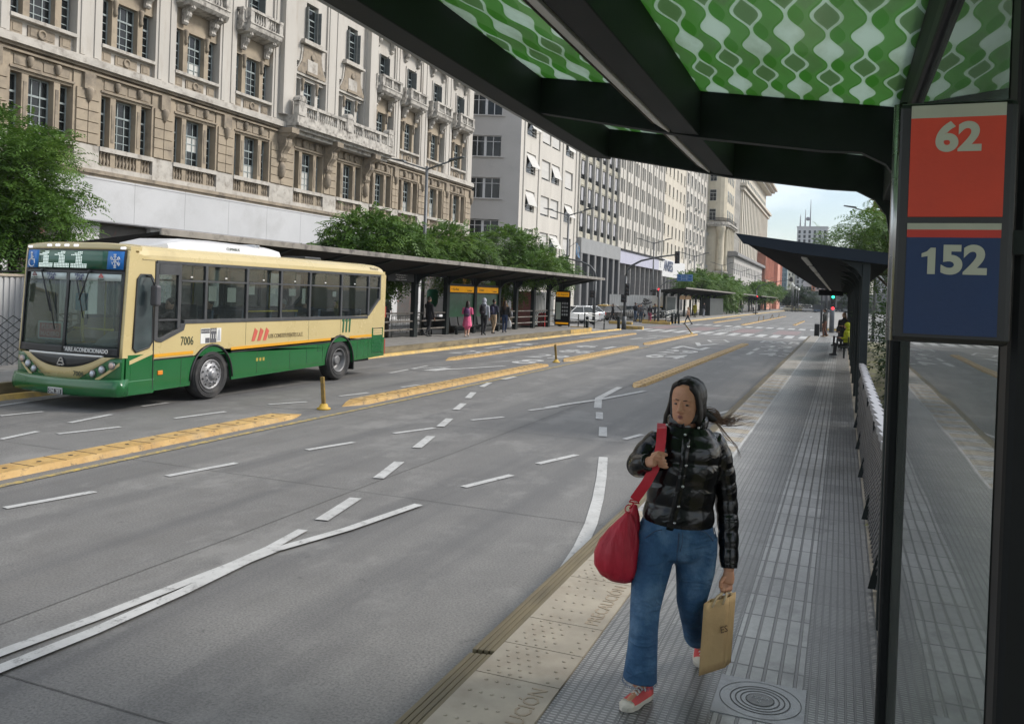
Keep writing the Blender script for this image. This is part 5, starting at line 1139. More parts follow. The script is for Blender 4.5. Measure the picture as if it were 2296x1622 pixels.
# ------------------------------------------------------------------ the city bus
def make_bus():
    XL, XR, XC = -14.28, -11.72, -13.0; YF, YR = 11.22, 20.16
    t = thing('city_bus', 'cream and green city bus with 111 on its dot-matrix sign, passing', 'bus', (XC,15.7,0))
    CRM = mat('bus_cream_paint', (.52,.42,.205), .28, 0, .05, .8, coat=.5, spec=.5, kind='World', dirt=((.36,.28,.13), 1.2, .6, .9)); GRN = mat('bus_green_paint', (.006,.108,.026), .25, 0, .08, .8, coat=.5, kind='World', dirt=((.03,.075,.035), 1.5, .58, .85))
    AMB = mat('bus_amber_stripe', (.68,.33,.02), .35, 0, .05, 2, coat=.3); BLK = mat('bus_black_rubber', (.018,.019,.02), .45, 0, .2, 5); GASK = mat('bus_window_gasket', (.05,.052,.055), .5, 0, .2, 5)
    GL = glass_mat('bus_side_glass', (.66,.71,.70), .02, 1.5, .08, (.10,.11,.11)); WS = glass_mat('bus_windscreen_glass', (.66,.74,.72), .02, 1.5, .06, (.3,.33,.32)); DARK = mat('bus_interior_dark', (.09,.09,.095), .8, 0, .2, 3)
    WHT = mat('bus_white_decal', (.68,.68,.66), .45); NUM = mat('bus_dark_lettering', (.03,.05,.03), .5); GNUM = mat('bus_green_lettering', (.01,.10,.04), .5)
    def zb(y): return .32+.0*(y-12) + (.03*(y-12)/2 if y < 14 else .03+.022*(y-14))          # skirt line
    def zl(y): return .93+.0163*(y-11.85)                                             # green / cream line
    FWY, RWY = 13.36, 17.95
    def arch(c, r, n=14, up=True): return [(c+r*math.cos(PI-PI*i/n)*1.0, .42+r*math.sin(PI*i/n)*1.12) for i in range(n+1)]
    y0, y1 = 11.30, 20.12
    bot = [(y0,zb(y0))]+[(FWY-.60,zb(FWY-.6))]+arch(FWY,.58)+[(FWY+.60,zb(FWY+.6)),(RWY-.62,zb(RWY-.6))]+arch(RWY,.60)+[(RWY+.62,zb(RWY+.62)),(y1,zb(y1)+.02)]
    def side_panel(name, poly, m, o0=0, o1=.05, both=True, par=t):
        q = MB(); q.prism(poly, 'x', XR-o1, XR+o0); o = q.build(name, m, par)
        if both: q = MB(); q.prism(poly, 'x', XL-o0, XL+o1); q.build(name, m, par)
        return o
    side_panel('lower_panel', bot+[(y1,zl(y1)-.06)]+[(y1-(y1-y0)*i/8,zl(y1-(y1-y0)*i/8)-.06) for i in range(1,9)], GRN)
    st = [(y0,zl(y0)),(y1-.85,zl(y1-.85)),(y1-.85,zl(y1-.85)+.055),(y0,zl(y0)+.055)]
    # stripes stop at the wheel arches
    def seg_band(name, m, z0, z1, o0, cuts=((11.84,FWY-.53),(FWY+.55,RWY-.42),(RWY+.44,19.45))):
        q = MB()
        for a,b2 in cuts: q.prism([(a,zl(a)+z0),(b2,zl(b2)+z0),(b2,zl(b2)+z1),(a,zl(a)+z1)], 'x', XR-.02, XR+o0)
        return q.build(name, m, t)
    seg_band('amber_stripe', AMB, .0, .058, .004); seg_band('trim_strip', BLK, -.055, -.03, .008)
    up = [(y0,1.28)]; 
    side_panel('side_panel', [(y0,zl(y0)-.06)]+[(FWY-.56,zl(FWY)-.06)]+[(FWY+.66*math.cos(PI-PI*i/12),.42+.66*1.06*math.sin(PI*i/12)) for i in range(3,10)]+[(FWY+.58,zl(FWY)-.06),(RWY-.5,zl(RWY)-.06)]+[(RWY+.66*math.cos(PI-PI*i/12),.42+.66*1.1*math.sin(PI*i/12)) for i in range(3,10)]+[(RWY+.52,zl(RWY)-.06),(y1,zl(y1)-.06),(y1,2.72),(19.86,2.72),(19.80,2.05),(19.30,1.62),(12.62,1.54),(12.55,1.42),(11.98,1.22),(11.82,1.24),(11.82,1.0),(y0,.98)], CRM, -.004)
    # window band: rails and pillars
    ws = [(12.46,13.10),(13.17,14.33),(14.40,15.48),(15.55,16.57),(16.64,17.91),(17.98,19.20)]
    o = .012
    for X0,X1 in ((XR-.06,XR+o),(XL-o,XL+.06)):
        q = MB()
        q.box(X0,11.84,2.655,X1,19.84,2.72); q.box(X0,12.56,1.535,X1,19.22,1.61)
        e = [11.84,12.40]+[v for w in ws for v in w]
        for a,b2 in [(11.82,11.90),(12.38,12.46)]+[(ws[i][1],ws[i+1][0]) for i in range(5)]+[(19.20,19.27)]: q.box(X0,a,1.61 if a > 12.5 else 1.24 if a < 12 else 1.45,X1,b2,2.655)
        q.prism([(19.27,1.60),(19.80,2.03),(19.84,2.03),(19.84,2.66),(19.78,2.66),(19.76,2.07),(19.27,1.68)], 'x', X0, X1); q.prism([(11.86,1.22),(12.0,1.20),(12.56,1.41),(12.6,1.54),(12.46,1.54),(12.46,1.46),(11.98,1.28),(11.90,1.30)], 'x', X0, X1)
        q.build('window_frame', GASK, t, bevel=.006)
    q = MB()
    for X0,X1 in ((XR-.02,XR+.018),(XL-.018,XL+.02)):
        for a,b2 in ws: q.box(X0,a,2.34,X1,b2,2.375)
        q.box(X0,19.27,2.34,X1,19.78,2.37); q.box(X0,11.90,1.60,X1,12.40,1.63); q.box(X0,11.9,2.46,X1,12.4,2.655)
    q.build('sliding_rail', GASK, t)
    for a,b2 in ws:
        w = MB(); w.box(XR-.03,a,1.61,XR-.022,b2,2.655); w.build('side_window', GL, t)
        w = MB(); w.box(XL+.022,a,1.61,XL+.03,b2,2.655); w.build('side_window', GL, t)
        w = MB(); m_ = (a+b2)/2; w.box(XR-.02,a,2.375,XR-.012,m_,2.655); w.box(XR-.016,m_-.02,2.375,XR-.004,m_+.02,2.655); w.box(XR-.012,m_-.07,2.42,XR,m_-.02,2.445,1); w.build('sliding_pane', [GL,WHT], t)
    w = MB(); w.prism([(19.27,1.66),(19.78,2.06),(19.78,2.66),(19.27,2.66)], 'x', XR-.03, XR-.022); w.build('rear_quarter_window', GL, t)
    w = MB(); w.prism([(11.9,1.28),(11.98,1.26),(12.40,1.42),(12.40,2.46),(11.9,2.46)], 'x', XR-.03, XR-.022); w.build('driver_window', GL, t)
    # roof
    RS = [(XL,2.70),(XL+.005,2.80),(XL+.05,2.89),(XL+.16,2.955),(XL+.5,2.995),(XC,3.02),(XR-.5,2.995),(XR-.16,2.955),(XR-.05,2.89),(XR-.005,2.80),(XR,2.70)]
    def roof_ring(y, s=1, dz=0): return [(XC+(x-XC)*s,y,z+dz-(0 if z < 2.75 else (1-s)*.3)) for x,z in RS]
    q = MB(); ringsY = [(YF+.16,.985,-.05),(YF+.24,.995,-.02),(YF+.45,1,0),(19.7,1,0),(19.98,.99,-.03),(20.12,.975,-.10)]; vs = []; n = len(RS)
    for y,s,dz in ringsY: vs += roof_ring(y,s,dz)
    fs = [(i*n+j,i*n+j+1,(i+1)*n+j+1,(i+1)*n+j) for i in range(len(ringsY)-1) for j in range(n-1)]+[tuple(range(n)),tuple((len(ringsY)-1)*n+j for j in range(n))]+[(i*n,(i+1)*n,(i+1)*n+n-1,i*n+n-1) for i in range(len(ringsY)-1)]
    q.add(vs, fs, 0, False); q.build('roof', CRM, t)
    q = MB(); q.box(XR-.01,11.5,2.715,XR+.012,20.0,2.735); q.build('rain_gutter', CRM, t)
    # air conditioning pod
    secs = [(12.55,.35,.02),(12.75,.62,.11),(13.15,.72,.20),(14.0,.76,.215),(15.8,.76,.19),(16.15,.70,.14),(16.3,.6,.03)]; vs = []
    for y,wd,h in secs: vs += [(XC-wd-.06,y,2.97),(XC-wd,y,3.0+h*.75),(XC-wd*.7,y,3.0+h),(XC+wd*.7,y,3.0+h),(XC+wd,y,3.0+h*.75),(XC+wd+.06,y,2.97)]
    q = MB(); q.add(vs, [(i*6+j,i*6+j+1,(i+1)*6+j+1,(i+1)*6+j) for i in range(len(secs)-1) for j in range(5)]+[(0,1,2,3,4,5),tuple(36+j for j in range(6))], 0, False)
    for yy in (15.2,15.34): q.box(XC-.5,yy,3.0,XC+.77,yy+.012,3.215)
    q.build('air_conditioning_unit', mat('white_pod', (.56,.56,.57), .4, 0, .06, 1.2, coat=.2, kind='World', dirt=((.35,.35,.34), 2, .6, .8)), t, bevel=.02)
    text('CLIMABUS', (XC+.80,14.45,3.06), (0,1,0), (0,0,1), .09, NUM, t)
    q = MB(); q.box(XC-.3,17.6,3.0,XC+.4,18.3,3.08); q.build('roof_hatch', BLK, t, bevel=.03)
    # floor, chassis, bulkhead, interior
    q = MB(); q.box(XL+.06,11.7,.62,XR-.06,20.0,.70); q.box(XL+.3,11.6,.36,XR-.35,19.9,.62); q.box(XL+.1,12.0,.4,XR-.06,12.75,.62); q.build('floor', DARK, t)
    q = MB(); q.box(XL+.05,20.0,.5,XR-.05,20.14,2.8); q.build('rear_panel', CRM, t)
    q = MB(); q.box(XL+.06,11.5,2.64,XR-.06,19.9,2.68); q.build('ceiling', mat('bus_ceiling', (.3,.3,.3), .7), t)
    SEAT = mat('bus_seat_fabric', (.05,.08,.13), .8, 0, .3, 20)
    for k in range(7):
        for xs in (XR-.95,XL+.12):
            q = MB(); yy = 13.0+.93*k; q.box(xs,yy,1.05,xs+.82,yy+.42,1.13); q.prism([(yy+.36,1.1),(yy+.44,1.1),(yy+.54,1.78),(yy+.46,1.78)], 'x', xs, xs+.82); q.build('seat', SEAT, t, bevel=.02)
    YP = mat('yellow_hand_rail', (.62,.48,.02), .35, 0, .05, 8)
    q = MB()
    for x,y in ((XC-.35,12.2),(XC+.4,12.3),(XC-.3,14.5),(XC+.35,16.3)): q.cyl((x,y,.7),(x,y,2.64),.018,n=6)
    q.tube([(XC-.55,11.75,2.35),(XC-.42,11.75,1.95),(XC-.42,11.75,1.3),(XC-.36,11.75,1.05)], .03, 6); q.tube([(XC-.75,11.85,1.38),(XC+.25,11.85,1.38)], .025, 6); q.tube([(XR-.12,14.5,1.75),(XR-.12,16.3,1.75)], .02, 6); q.build('hand_rail', YP, t)
    q = MB(); q.box(XC-.56,11.68,1.72,XC-.33,11.8,2.06); q.build('ticket_reader', mat('blue_reader', (.03,.25,.45), .4), t, bevel=.03)
    q = MB(); q.box(XL+.2,11.5,.70,XR-.2,11.75,1.12); q.prism([(11.5,1.1),(11.9,1.35),(11.9,1.0),(11.5,1.0)], 'x', XC+.1, XR-.15); q.build('dashboard', mat('grey_dashboard', (.17,.17,.17), .6, 0, .2, 3), t)
    q = MB(); q.box(XC-1.0,13.0,.7,XC-.95,13.02,2.4); q.box(XC+.05,13.0,.7,XR-.1,13.03,1.9); q.build('cab_screen', mat('cab_partition', (.10,.10,.11), .6), t)
    # papers stuck on panes
    PAPER = mat('notice_paper', (.62,.60,.55), .7, 0, .05, 8)
    for y,z,w_,h_ in ((13.25,2.12,.22,.30),(13.80,2.10,.26,.30),(14.45,2.22,.2,.22),(15.18,2.2,.17,.12),(15.85,2.18,.26,.16),(16.35,2.1,.13,.36),(17.6,2.16,.16,.13)):
        q = MB(); q.box(XR-.045,y,z-h_/2,XR-.04,y+w_,z+h_/2); q.build('paper_notice', PAPER, t)
    # ---------------- front mask
    def fy(x, z):
        u = (x-XC)/1.28; return 10.98+.13*abs(u)**2.4+(.055*(z-1.0) if z > 1.0 else .03*(z-1.0))+(.10*max(0,z-2.75)**1 if z > 2.75 else 0)
    def patch(name, m, x0, x1, zlo, zhi, off=0, nx=16, nz=4, thick=.03, par=t):
        fl = zlo if callable(zlo) else (lambda x: zlo); fh = zhi if callable(zhi) else (lambda x: zhi); vs = []; N = (nx+1)*(nz+1)
        for lay in (0,1):
            for i in range(nx+1):
                x = x0+(x1-x0)*i/nx
                for k in range(nz+1): z = fl(x)+(fh(x)-fl(x))*k/nz; vs.append((x,fy(x,z)-off+lay*thick,z))
        w_ = nz+1; fs = []
        for lay in (0,1):
            for i in range(nx):
                for k in range(nz): a = lay*N+i*w_+k; fs.append((a,a+1,a+w_+1,a+w_))
        for i in range(nx): a = i*w_; fs.append((a,a+w_,a+w_+N,a+N)); a = i*w_+nz; fs.append((a,a+N,a+w_+N,a+w_))
        for k in range(nz): fs.append((k,k+N,k+1+N,k+1)); a = nx*w_+k; fs.append((a,a+1,a+1+N,a+N))
        q = MB(); q.add(vs, fs, 0, True); o = q.build(name, m, par)
        for p in o.data.polygons:
            if abs(p.normal.y) < .5: p.use_smooth = False
        return o
    u = lambda x: (x-XC)/1.28
    patch('front_cap', CRM, XL, XR, 2.86, lambda x: 2.985-.05*abs(u(x))**3, 0, 18, 3, .25)
    for a,b2 in ((XL,XL+.06),(XR-.06,XR)): patch('corner_pillar', CRM, a, b2, .95, 2.86, 0, 2, 10, .12)
    patch('sign_surround', BLK, XL+.06, XR-.06, 2.475, 2.86, .004, 18, 3, .06)
    patch('destination_sign', mat('sign_green', (.006,.085,.045), .3, 0, .1, 3, coat=.4), XL+.45, XR-.42, 2.51, 2.835, .012, 14, 2, .02)
    BLU = mat('sign_blue', (.01,.16,.50), .35, 0, .05, 3); SYM = mat('sign_white_symbol', (.72,.74,.76), .5)
    patch('access_sign', BLU, XL+.10, XL+.45, 2.51, 2.835, .012, 3, 2, .02); patch('climate_sign', BLU, XR-.42, XR-.10, 2.51, 2.835, .012, 3, 2, .02)
    led = mat('led_dot', (.75,.85,.80), .5, emit=.35, var=0); q = MB()
    pat = ["..###.....","..###.....",".####.....","..###.....","..###.....","..###.....","..###.....","..###.....","##########","##########"]
    pat = ["....###...","..#####...","######....","...####...","...####...","...####...","...####...","...####...","##########","##########","##########"]
    for d in range(3):
        for r_,row in enumerate(pat):
            for c_,ch in enumerate(row):
                if ch == '#':
                    x = XL+.50+d*.42+c_*.0385; z = 2.818-.0272*r_-.012; y = fy(x,z)-.016; q.box(x-.012,y-.004,z-.009,x+.012,y,z+.009)
    q.build('led_digits', led, t)
    q = MB(); wx, wz = XL+.27, 2.66; yv = fy(wx,wz)-.022
    q.lathe([(.024,-.006),(.024,.006)], (wx-.02,yv,wz+.115), axis='y', n=10); q.bar((wx-.02,yv,wz+.09),(wx-.012,yv,wz-.005),.028,.01,up=(0,1,0)); q.bar((wx-.012,yv,wz),(wx+.045,yv,wz),.024,.01,up=(0,1,0)); q.bar((wx+.045,yv,wz+.01),(wx+.065,yv,wz-.085),.024,.01,up=(0,1,0)); q.bar((wx+.06,yv,wz-.085),(wx+.095,yv,wz-.075),.02,.01,up=(0,1,0)); q.bar((wx-.018,yv,wz+.05),(wx+.03,yv,wz+.045),.018,.01,up=(0,1,0))
    pts = [(wx-.012+.075*math.cos(a),yv,wz-.06+.075*math.sin(a)) for a in [rad(100+14*i) for i in range(17)]]; q.tube(pts,.010,5); q.build('wheelchair_symbol', SYM, t)
    q = MB(); wx = XR-.26; yv = fy(wx,wz)-.022
    for k in range(6):
        a = PI/6+PI/3*k; c, s_ = math.cos(a), math.sin(a); q.bar((wx,yv,wz),(wx+.125*c,yv,wz+.125*s_),.014,.008,up=(0,1,0))
        for rr_ in (.06,.095):
            for d in (-1,1): b2 = a+d*.85; q.bar((wx+rr_*c,yv,wz+rr_*s_),(wx+rr_*c+.038*math.cos(b2),yv,wz+rr_*s_+.038*math.sin(b2)),.012,.008,up=(0,1,0))
    q.build('snowflake_symbol', SYM, t)
    for x in (XL+.14,XL+.72,XL+.94,XL+1.17,XL+1.40,XR-.14):
        q = MB(); z = 2.925-.045*abs(u(x))**3; y = fy(x,z); q.box(x-.05,y-.03,z-.022,x+.05,y+.03,z+.022); q.build('roof_lamp', mat('roof_lamp_lens', (.75,.74,.80), .3, emit=.5, var=.05), t, bevel=.012)
    # windscreen
    patch('windscreen', WS, XL+.09, XR-.09, 1.05, 2.44, -.012, 18, 6, .008)
    for a,b2,c,d in ((XL+.06,XL+.10,1.0,2.475),(XR-.10,XR-.06,1.0,2.475),(XC-.03,XC+.03,1.02,2.44),(XL+.06,XR-.06,2.43,2.477),(XL+.06,XR-.06,.985,1.115)): patch('windscreen_gasket', BLK, a, b2, c, d, .006, 12, 6, .03)
    patch('sun_strip', mat('sun_strip_film', (.46,.52,.50), .5, 0, .05, 3), XL+.24, XC-.05, 2.30, 2.425, .004, 8, 1, .006); patch('sun_strip', mat('sun_strip_film', (.46,.52,.50)), XC+.04, XR-.13, 2.30, 2.425, .004, 8, 1, .006)
    NAVY = mat('navy_lettering', (.03,.03,.14), .5); RED = mat('red_logo', (.55,.10,.09), .5)
    for x in (XC-.42,XC+.28):
        text('MEGA', (x,fy(x,2.38)-.02,2.392), (1,0,0), (0,0,1), .085, NAVY, t); text('CAR', (x,fy(x,2.33)-.02,2.328), (1,0,0), (0,0,1), .085, NAVY, t)
    for x,m in ((XL+.38,mat('dark_red_logo', (.2,.05,.05), .5)),(XR-.52,RED)):
        q = MB(); z = 2.37; y = fy(x,z)-.02
        for a,b2 in (((-.05,0),(0,.055)),((0,.055),(.05,0)),((-.05,-.005),(.05,-.005)),((-.02,.02),(.02,.02))): q.bar((x+a[0],y,z+a[1]),(x+b2[0],y,z+b2[1]),.014,.006,up=(0,1,0))
        q.build('maker_logo', m, t); text('AGRALE', (x,y,2.325), (1,0,0), (0,0,1), .04, NUM, t)
    text('*AIRE ACONDICIONADO', (XC+.55,fy(XC+.5,1.06)-.02,1.06), (1,0,.0), (0,0,1), .105, WHT, t, bold=.018, wscale=.88)
    # destination board behind the glass
    q = MB(); x0_, yb_ = XL+.42, 11.20; q.box(x0_-.04,yb_,1.19,x0_+.66,yb_+.03,1.52); q.build('destination_board', mat('board_white', (.42,.46,.45), .5), t)
    q = MB(); q.box(x0_,yb_-.006,1.22,x0_+.54,yb_,1.49); q.build('red_board', mat('red_board', (.42,.06,.05), .5), t)
    text('PUERTO', (x0_+.27,yb_-.008,1.42), (1,0,0), (0,0,1), .115, mat('pink_lettering', (.62,.38,.36), .5), t, bold=.012); text('MADERO', (x0_+.27,yb_-.008,1.29), (1,0,0), (0,0,1), .115, mat('pink_lettering', (.62,.38,.36)), t, bold=.012)
    # wipers
    for x0w,x1w in ((XL+.62,XL+.95),(XC+.52,XC+.36)):
        q = MB(); P0, P1 = (x0w,fy(x0w,2.46)-.05,2.46), (x1w,fy(x1w,1.7)-.05,1.72 if x0w < XC else 1.95); q.tube([P0,P1],.014,5); q.tube([(P1[0]-.08,P1[1]+.012,P1[2]+.35),(P1[0]+.10,P1[1]+.012,P1[2]-.32)],.01,5); q.lathe([(.03,0),(.03,.04)],(x0w,fy(x0w,2.46)-.06,2.46),axis='y',n=8); q.build('wiper', BLK, t)
    # lower face: white strip, black panel, cream smile, green corners, bumper
    par = lambda x, c, e: c+e*abs(u(x))**2
    patch('white_strip', WHT, XC-.90, XC+.90, lambda x: .945+.01*u(x)**2, lambda x: .985, .006, 18, 1, .03)
    patch('lower_face', GRN, XL, XR, .53, .955, -.006, 20, 5, .05); q = None
    patch('badge_panel', BLK, XC-.87, XC+.87, lambda x: min(.944,.735+.21*abs(u(x)/.68)**2.2), lambda x: .945, .008, 20, 3, .02)
    patch('cream_band', CRM, XL+.02, XR-.02, lambda x: min(.953,.535+.75*max(0,abs(u(x))-.3)), .955, .003, 26, 3, .02)
    q = MB(); x,z = XC+.0,.84; y = fy(x,z)-.03
    for a,b2 in (((-.085,-.06),(-.01,.06)),((.02,.06),(.085,-.06)),((-.085,-.06),(.085,-.06)),((-.03,.0),(.045,.0)),((-.01,.06),(.02,.06))): q.bar((x+a[0],y,z+a[1]),(x+b2[0],y,z+b2[1]),.022,.015,up=(0,1,0))
    q.build('maker_badge', CHROME, t)
    text('7006', (XC+.42,fy(XC+.4,.63)-.02,.635), (1,0,0), (0,0,1), .125, NUM, t, bold=.008); text('TRONADOR', (XC-.42,fy(XC-.4,.62)-.02,.605), (1,0,0), (0,0,1), .04, mat('faint_bronze', (.3,.22,.1), .5), t, wscale=1.3)
    for s in (-1,1):       # slanted cream flash at each corner
        xa, xb = (XC+s*.78, XC+s*1.24); q = MB(); vs = []
        for i in range(9):
            x = xa+(xb-xa)*i/8; zz = .545+.30*(i/8)**1.15
            if zz > .86: zz = .86
            for dz in (-.028,.028): vs.append((x,fy(x,zz)-.012,zz+dz))
        q.add(vs, [(2*i,2*i+1,2*i+3,2*i+2) for i in range(8)]); o = q.build('corner_flash', CRM, t); md = o.modifiers.new('solid','SOLIDIFY'); md.thickness = .012
    for s in (-1,1):
        for dx,z,r_ in ((.72,.655,.058),(.905,.735,.065),(1.10,.815,.062)):
            x = XC+s*dx; y = fy(x,z)-.012; q = MB(); q.lathe([(r_+.008,.03),(r_+.008,-.012),(r_*.9,-.018)], (x,y,z), axis='y', n=18); o = q.build('headlight', mat('headlight_rim', (.25,.25,.25), .3, .8), t)
            q = MB(); q.lathe([(r_*.92,-.014),(r_*.7,-.028),(r_*.3,-.036)], (x,y,z), axis='y', n=16); q.build('lens', mat('amber_lens', (.5,.36,.30), .15, 0, .1, 9, coat=1) if dx > 1 else mat('clear_lens', (.48,.52,.58), .12, .3, .2, 14, coat=1), o)
    def bumper_y(x,z): return fy(x,.5)-.05-.05*math.sin(PI*min(1,max(0,(z-.24)/.32)))
    vs = []; nx, nz = 24, 6
    for i in range(nx+1):
        x = XL-.01+(XR-XL+.02)*i/nx
        for k in range(nz+1): z = .245+.03*u(x)**2+(.30)*k/nz; vs.append((x,bumper_y(x,z),z))
    for i in range(nx+1):
        x = XL-.01+(XR-XL+.02)*i/nx
        for k in (0,nz): vs.append((x,fy(x,.5)+.16,.245+.03*u(x)**2+.30*k/nz))
    B = (nx+1)*(nz+1); fs = [(i*(nz+1)+k,i*(nz+1)+k+1,(i+1)*(nz+1)+k+1,(i+1)*(nz+1)+k) for i in range(nx) for k in range(nz)]+[(i*(nz+1),(i+1)*(nz+1),B+2*(i+1),B+2*i) for i in range(nx)]+[(i*(nz+1)+nz,B+2*i+1,B+2*(i+1)+1,(i+1)*(nz+1)+nz) for i in range(nx)]+[(B+2*i,B+2*(i+1),B+2*(i+1)+1,B+2*i+1) for i in range(nx)]
    fs += [tuple([k for k in range(nz+1)]+[B+1,B]), tuple([nx*(nz+1)+k for k in range(nz+1)]+[B+2*nx+1,B+2*nx])]
    q = MB(); q.add(vs, fs, 0, True); q.build('bumper', GRN, t)
    
    for xa in (XR-.08,XL-.006): q = MB(); q.box(xa,11.17,.275,xa+.086,11.86,.545); q.build('bumper_return', GRN, t, bevel=.02)
    q = MB(); x = XC-.02; y = bumper_y(x,.33)-.02; q.box(x-.17,y,.255,x+.17,y+.02,.375); o = q.build('number_plate', mat('plate_white', (.5,.5,.5), .5), t); q = MB(); q.box(x-.16,y-.003,.262,x+.16,y,.35); q.build('plate_field', mat('plate_black', (.03,.03,.03), .5), o)
    text('OVL 283', (x,y-.005,.306), (1,0,0), (0,0,1), .095, WHT, t, wscale=.8)
    # side corner in front of the driver's door: pillar, quarter glass, green lower corner
    side_panel('front_corner', [(11.22,1.0),(11.80,1.0),(11.80,2.72),(11.22,2.86),(11.30,2.4),(11.26,1.6)], CRM, -.002, .05); side_panel('front_corner_lower', [(11.20,.5),(11.80,.33),(11.80,1.0),(11.20,1.0)], GRN, -.003, .05)
    q = MB(); q.prism([(11.33,1.12),(11.40,1.05),(11.70,1.12),(11.77,1.22),(11.76,2.36),(11.70,2.44),(11.46,2.44),(11.39,2.36)], 'x', XR-.02, XR+.012); q.build('quarter_window', mat('quarter_glass', (.05,.065,.068), .06, 0, .5, 1.2, spec=.6, kind='World'), t)
    q = MB(); q.prism([(11.33,1.12),(11.40,1.05),(11.70,1.12),(11.77,1.22),(11.76,2.36),(11.70,2.44),(11.46,2.44),(11.39,2.36)], 'x', XR-.02, XR+.006)
    q2_ = MB(); L_ = [(11.33,1.12),(11.40,1.05),(11.70,1.12),(11.77,1.22),(11.76,2.36),(11.70,2.44),(11.46,2.44),(11.39,2.36)]
    q2_.tube([(XR+.01,a,b2) for a,b2 in L_], .016, 6, closed=True); q2_.build('quarter_gasket', BLK, t)
    q = MB(); q.prism([(11.27,.90),(11.80,1.06),(11.80,.99),(11.27,.83)], 'x', XR-.01, XR+.004); q.build('cream_flash', CRM, t)
    q = MB(); q.box(XR-.02,11.806,.34,XR+.008,11.822,2.70); q.build('door_seam', BLK, t)
    # door mirrors
    for s,x,y in ((1,XR+.20,11.62),(-1,XL-.42,10.85)):
        q = MB(); q.tube([(x-s*.24,y-.02 if s > 0 else y+.42,2.42),(x-s*.06,y-.04,2.40),(x,y-.02,2.25)], .018, 6); o = q.build('mirror_arm', BLK, t); q = MB(); q.box(x-.085,y-.05,1.88,x+.085,y+.07,2.26); q.build('mirror_head', mat('mirror_housing', (.06,.06,.068), .5, 0, .15, 6), o, bevel=.04)
    # vents, hatches, side marks
    q = MB()
    for k in range(11): z = .62+.058*k; q.prism([(XR-.01,z),(XR+.012,z),(XR+.002,z+.045),(XR-.01,z+.045)], 'y', 19.52, 19.98, 0 if z < 1.06 else 1)
    q.box(XR-.01,19.47,.58,XR+.006,19.52,1.28); q.box(XR-.01,19.98,.58,XR+.006,20.03,1.28); q.build('engine_vent', [GRN,CRM], t)
    q = MB(); q.box(XR-.012,19.52,.6,XR+.001,19.98,1.27); q.build('vent_recess', BLK, t)
    q = MB()
    for a,b2,c,d in ((16.55,17.2,.50,.95),(16.98,17.2,.78,.93),(18.92,19.08,.88,1.02)):
        for y_ in (a,b2): q.box(XR,y_-.005,c,XR+.003,y_+.005,d)
        for z_ in (c,d): q.box(XR,a,z_-.005,XR+.003,b2,z_+.005)
    q.build('hatch', mat('dark_green_joint', (.005,.05,.02), .5), t)
    q = MB()
    for k in range(3): q.box(XR,14.72+.11*k,.68,XR+.003,14.78+.11*k,.75)
    q.build('gold_marks', mat('gold_mark', (.4,.3,.05), .5), t)
    q = MB()
    for y_,a,b2 in ((12.52,.36,.88),(14.75,.42,.92),(15.9,.42,.94),(17.3,.46,.96),(18.75,.50,.98),(19.3,.5,1.0)): q.box(XR,y_-.004,a,XR+.0025,y_+.004,b2)
    for y_ in (14.36,16.6,17.94): q.box(XR-.004,y_-.003,1.05,XR-.0015,y_+.003,1.53)
    q.build('panel_seam', mat('panel_seam', (.02,.035,.02), .6), t)
    q = MB(); q.box(XR-.005,11.93,.60,XR+.02,12.05,.68); q.build('side_indicator', mat('amber_lamp', (.6,.2,.02), .3, emit=.1), t, bevel=.01)
    text('7006', (XR+.002,12.66,1.195), (0,1,0), (0,0,1), .24, NUM, t, wscale=.72); 
    q = MB(); q.box(XR-.002,13.02,1.13,XR+.003,13.28,1.43); q.box(XR+.003,13.03,1.33,XR+.005,13.27,1.42,1); q.box(XR+.003,13.15,1.14,XR+.005,13.27,1.24,1); q.box(XR-.002,13.29,1.14,XR+.003,13.46,1.43,1); q.box(XR-.002,13.47,1.15,XR+.003,13.60,1.43); q.prism([(13.49,1.17),(13.58,1.17),(13.56,1.36),(13.535,1.42),(13.51,1.36)], 'x', XR+.003, XR+.006, 2)
    q.build('line_sticker', [WHT, mat('sticker_dark', (.09,.09,.10), .5), mat('sticker_grey', (.35,.36,.38), .5)], t)
    text('RECLAMOS AL', (XR+.008,13.15,1.375), (0,1,0), (0,0,1), .036, WHT, t); text('LINEA', (XR+.008,13.375,1.385), (0,1,0), (0,0,1), .06, WHT, t); text('111', (XR+.008,13.375,1.26), (0,1,0), (0,0,1), .13, WHT, t, bold=.01)
    text('LOS CONSTITUYENTES S.A.T.', (XR+.003,15.75,1.205), (0,1,0), (0,0,1), .135, mat('faded_brown_lettering', (.16,.12,.06), .6), t, wscale=.72)
    q = MB()
    for k in range(3): y = 14.55+.19*k; q.prism([(y,1.12),(y+.10,1.12),(y+.20,1.33),(y+.10,1.40)], 'x', XR, XR+.004)
    q.build('company_logo', mat('red_company_logo', (.52,.10,.07), .5), t)
    q = MB(); 
    for k in range(3): q.prism([(18.03+.145*k,1.20),(18.09+.145*k,1.20),(18.12+.145*k,1.58),(18.075+.145*k,1.58),(18.0+.145*k,1.50),(18.0+.145*k,1.47),(18.05+.145*k,1.50)], 'x', XR, XR+.004)
    q.build('route_number', GNUM, t)
    text('Metalpar', (XR-.03,19.52,2.86), (0,1,0), (-.35,0,1), .12, mat('grey_lettering', (.2,.17,.12), .5), t)
    # wheels
    TY = mat('tyre_rubber', (.028,.028,.029), .8, 0, .2, 8, .2, 60, dirt=((.07,.065,.06), 4, .5, .75)); RIM = mat('wheel_steel', (.30,.30,.31), .45, .5, .15, 8, dirt=((.1,.1,.1), 6, .5, .7)); RIMD = mat('dark_wheel_steel', (.17,.17,.172), .5, .4, .2, 8)
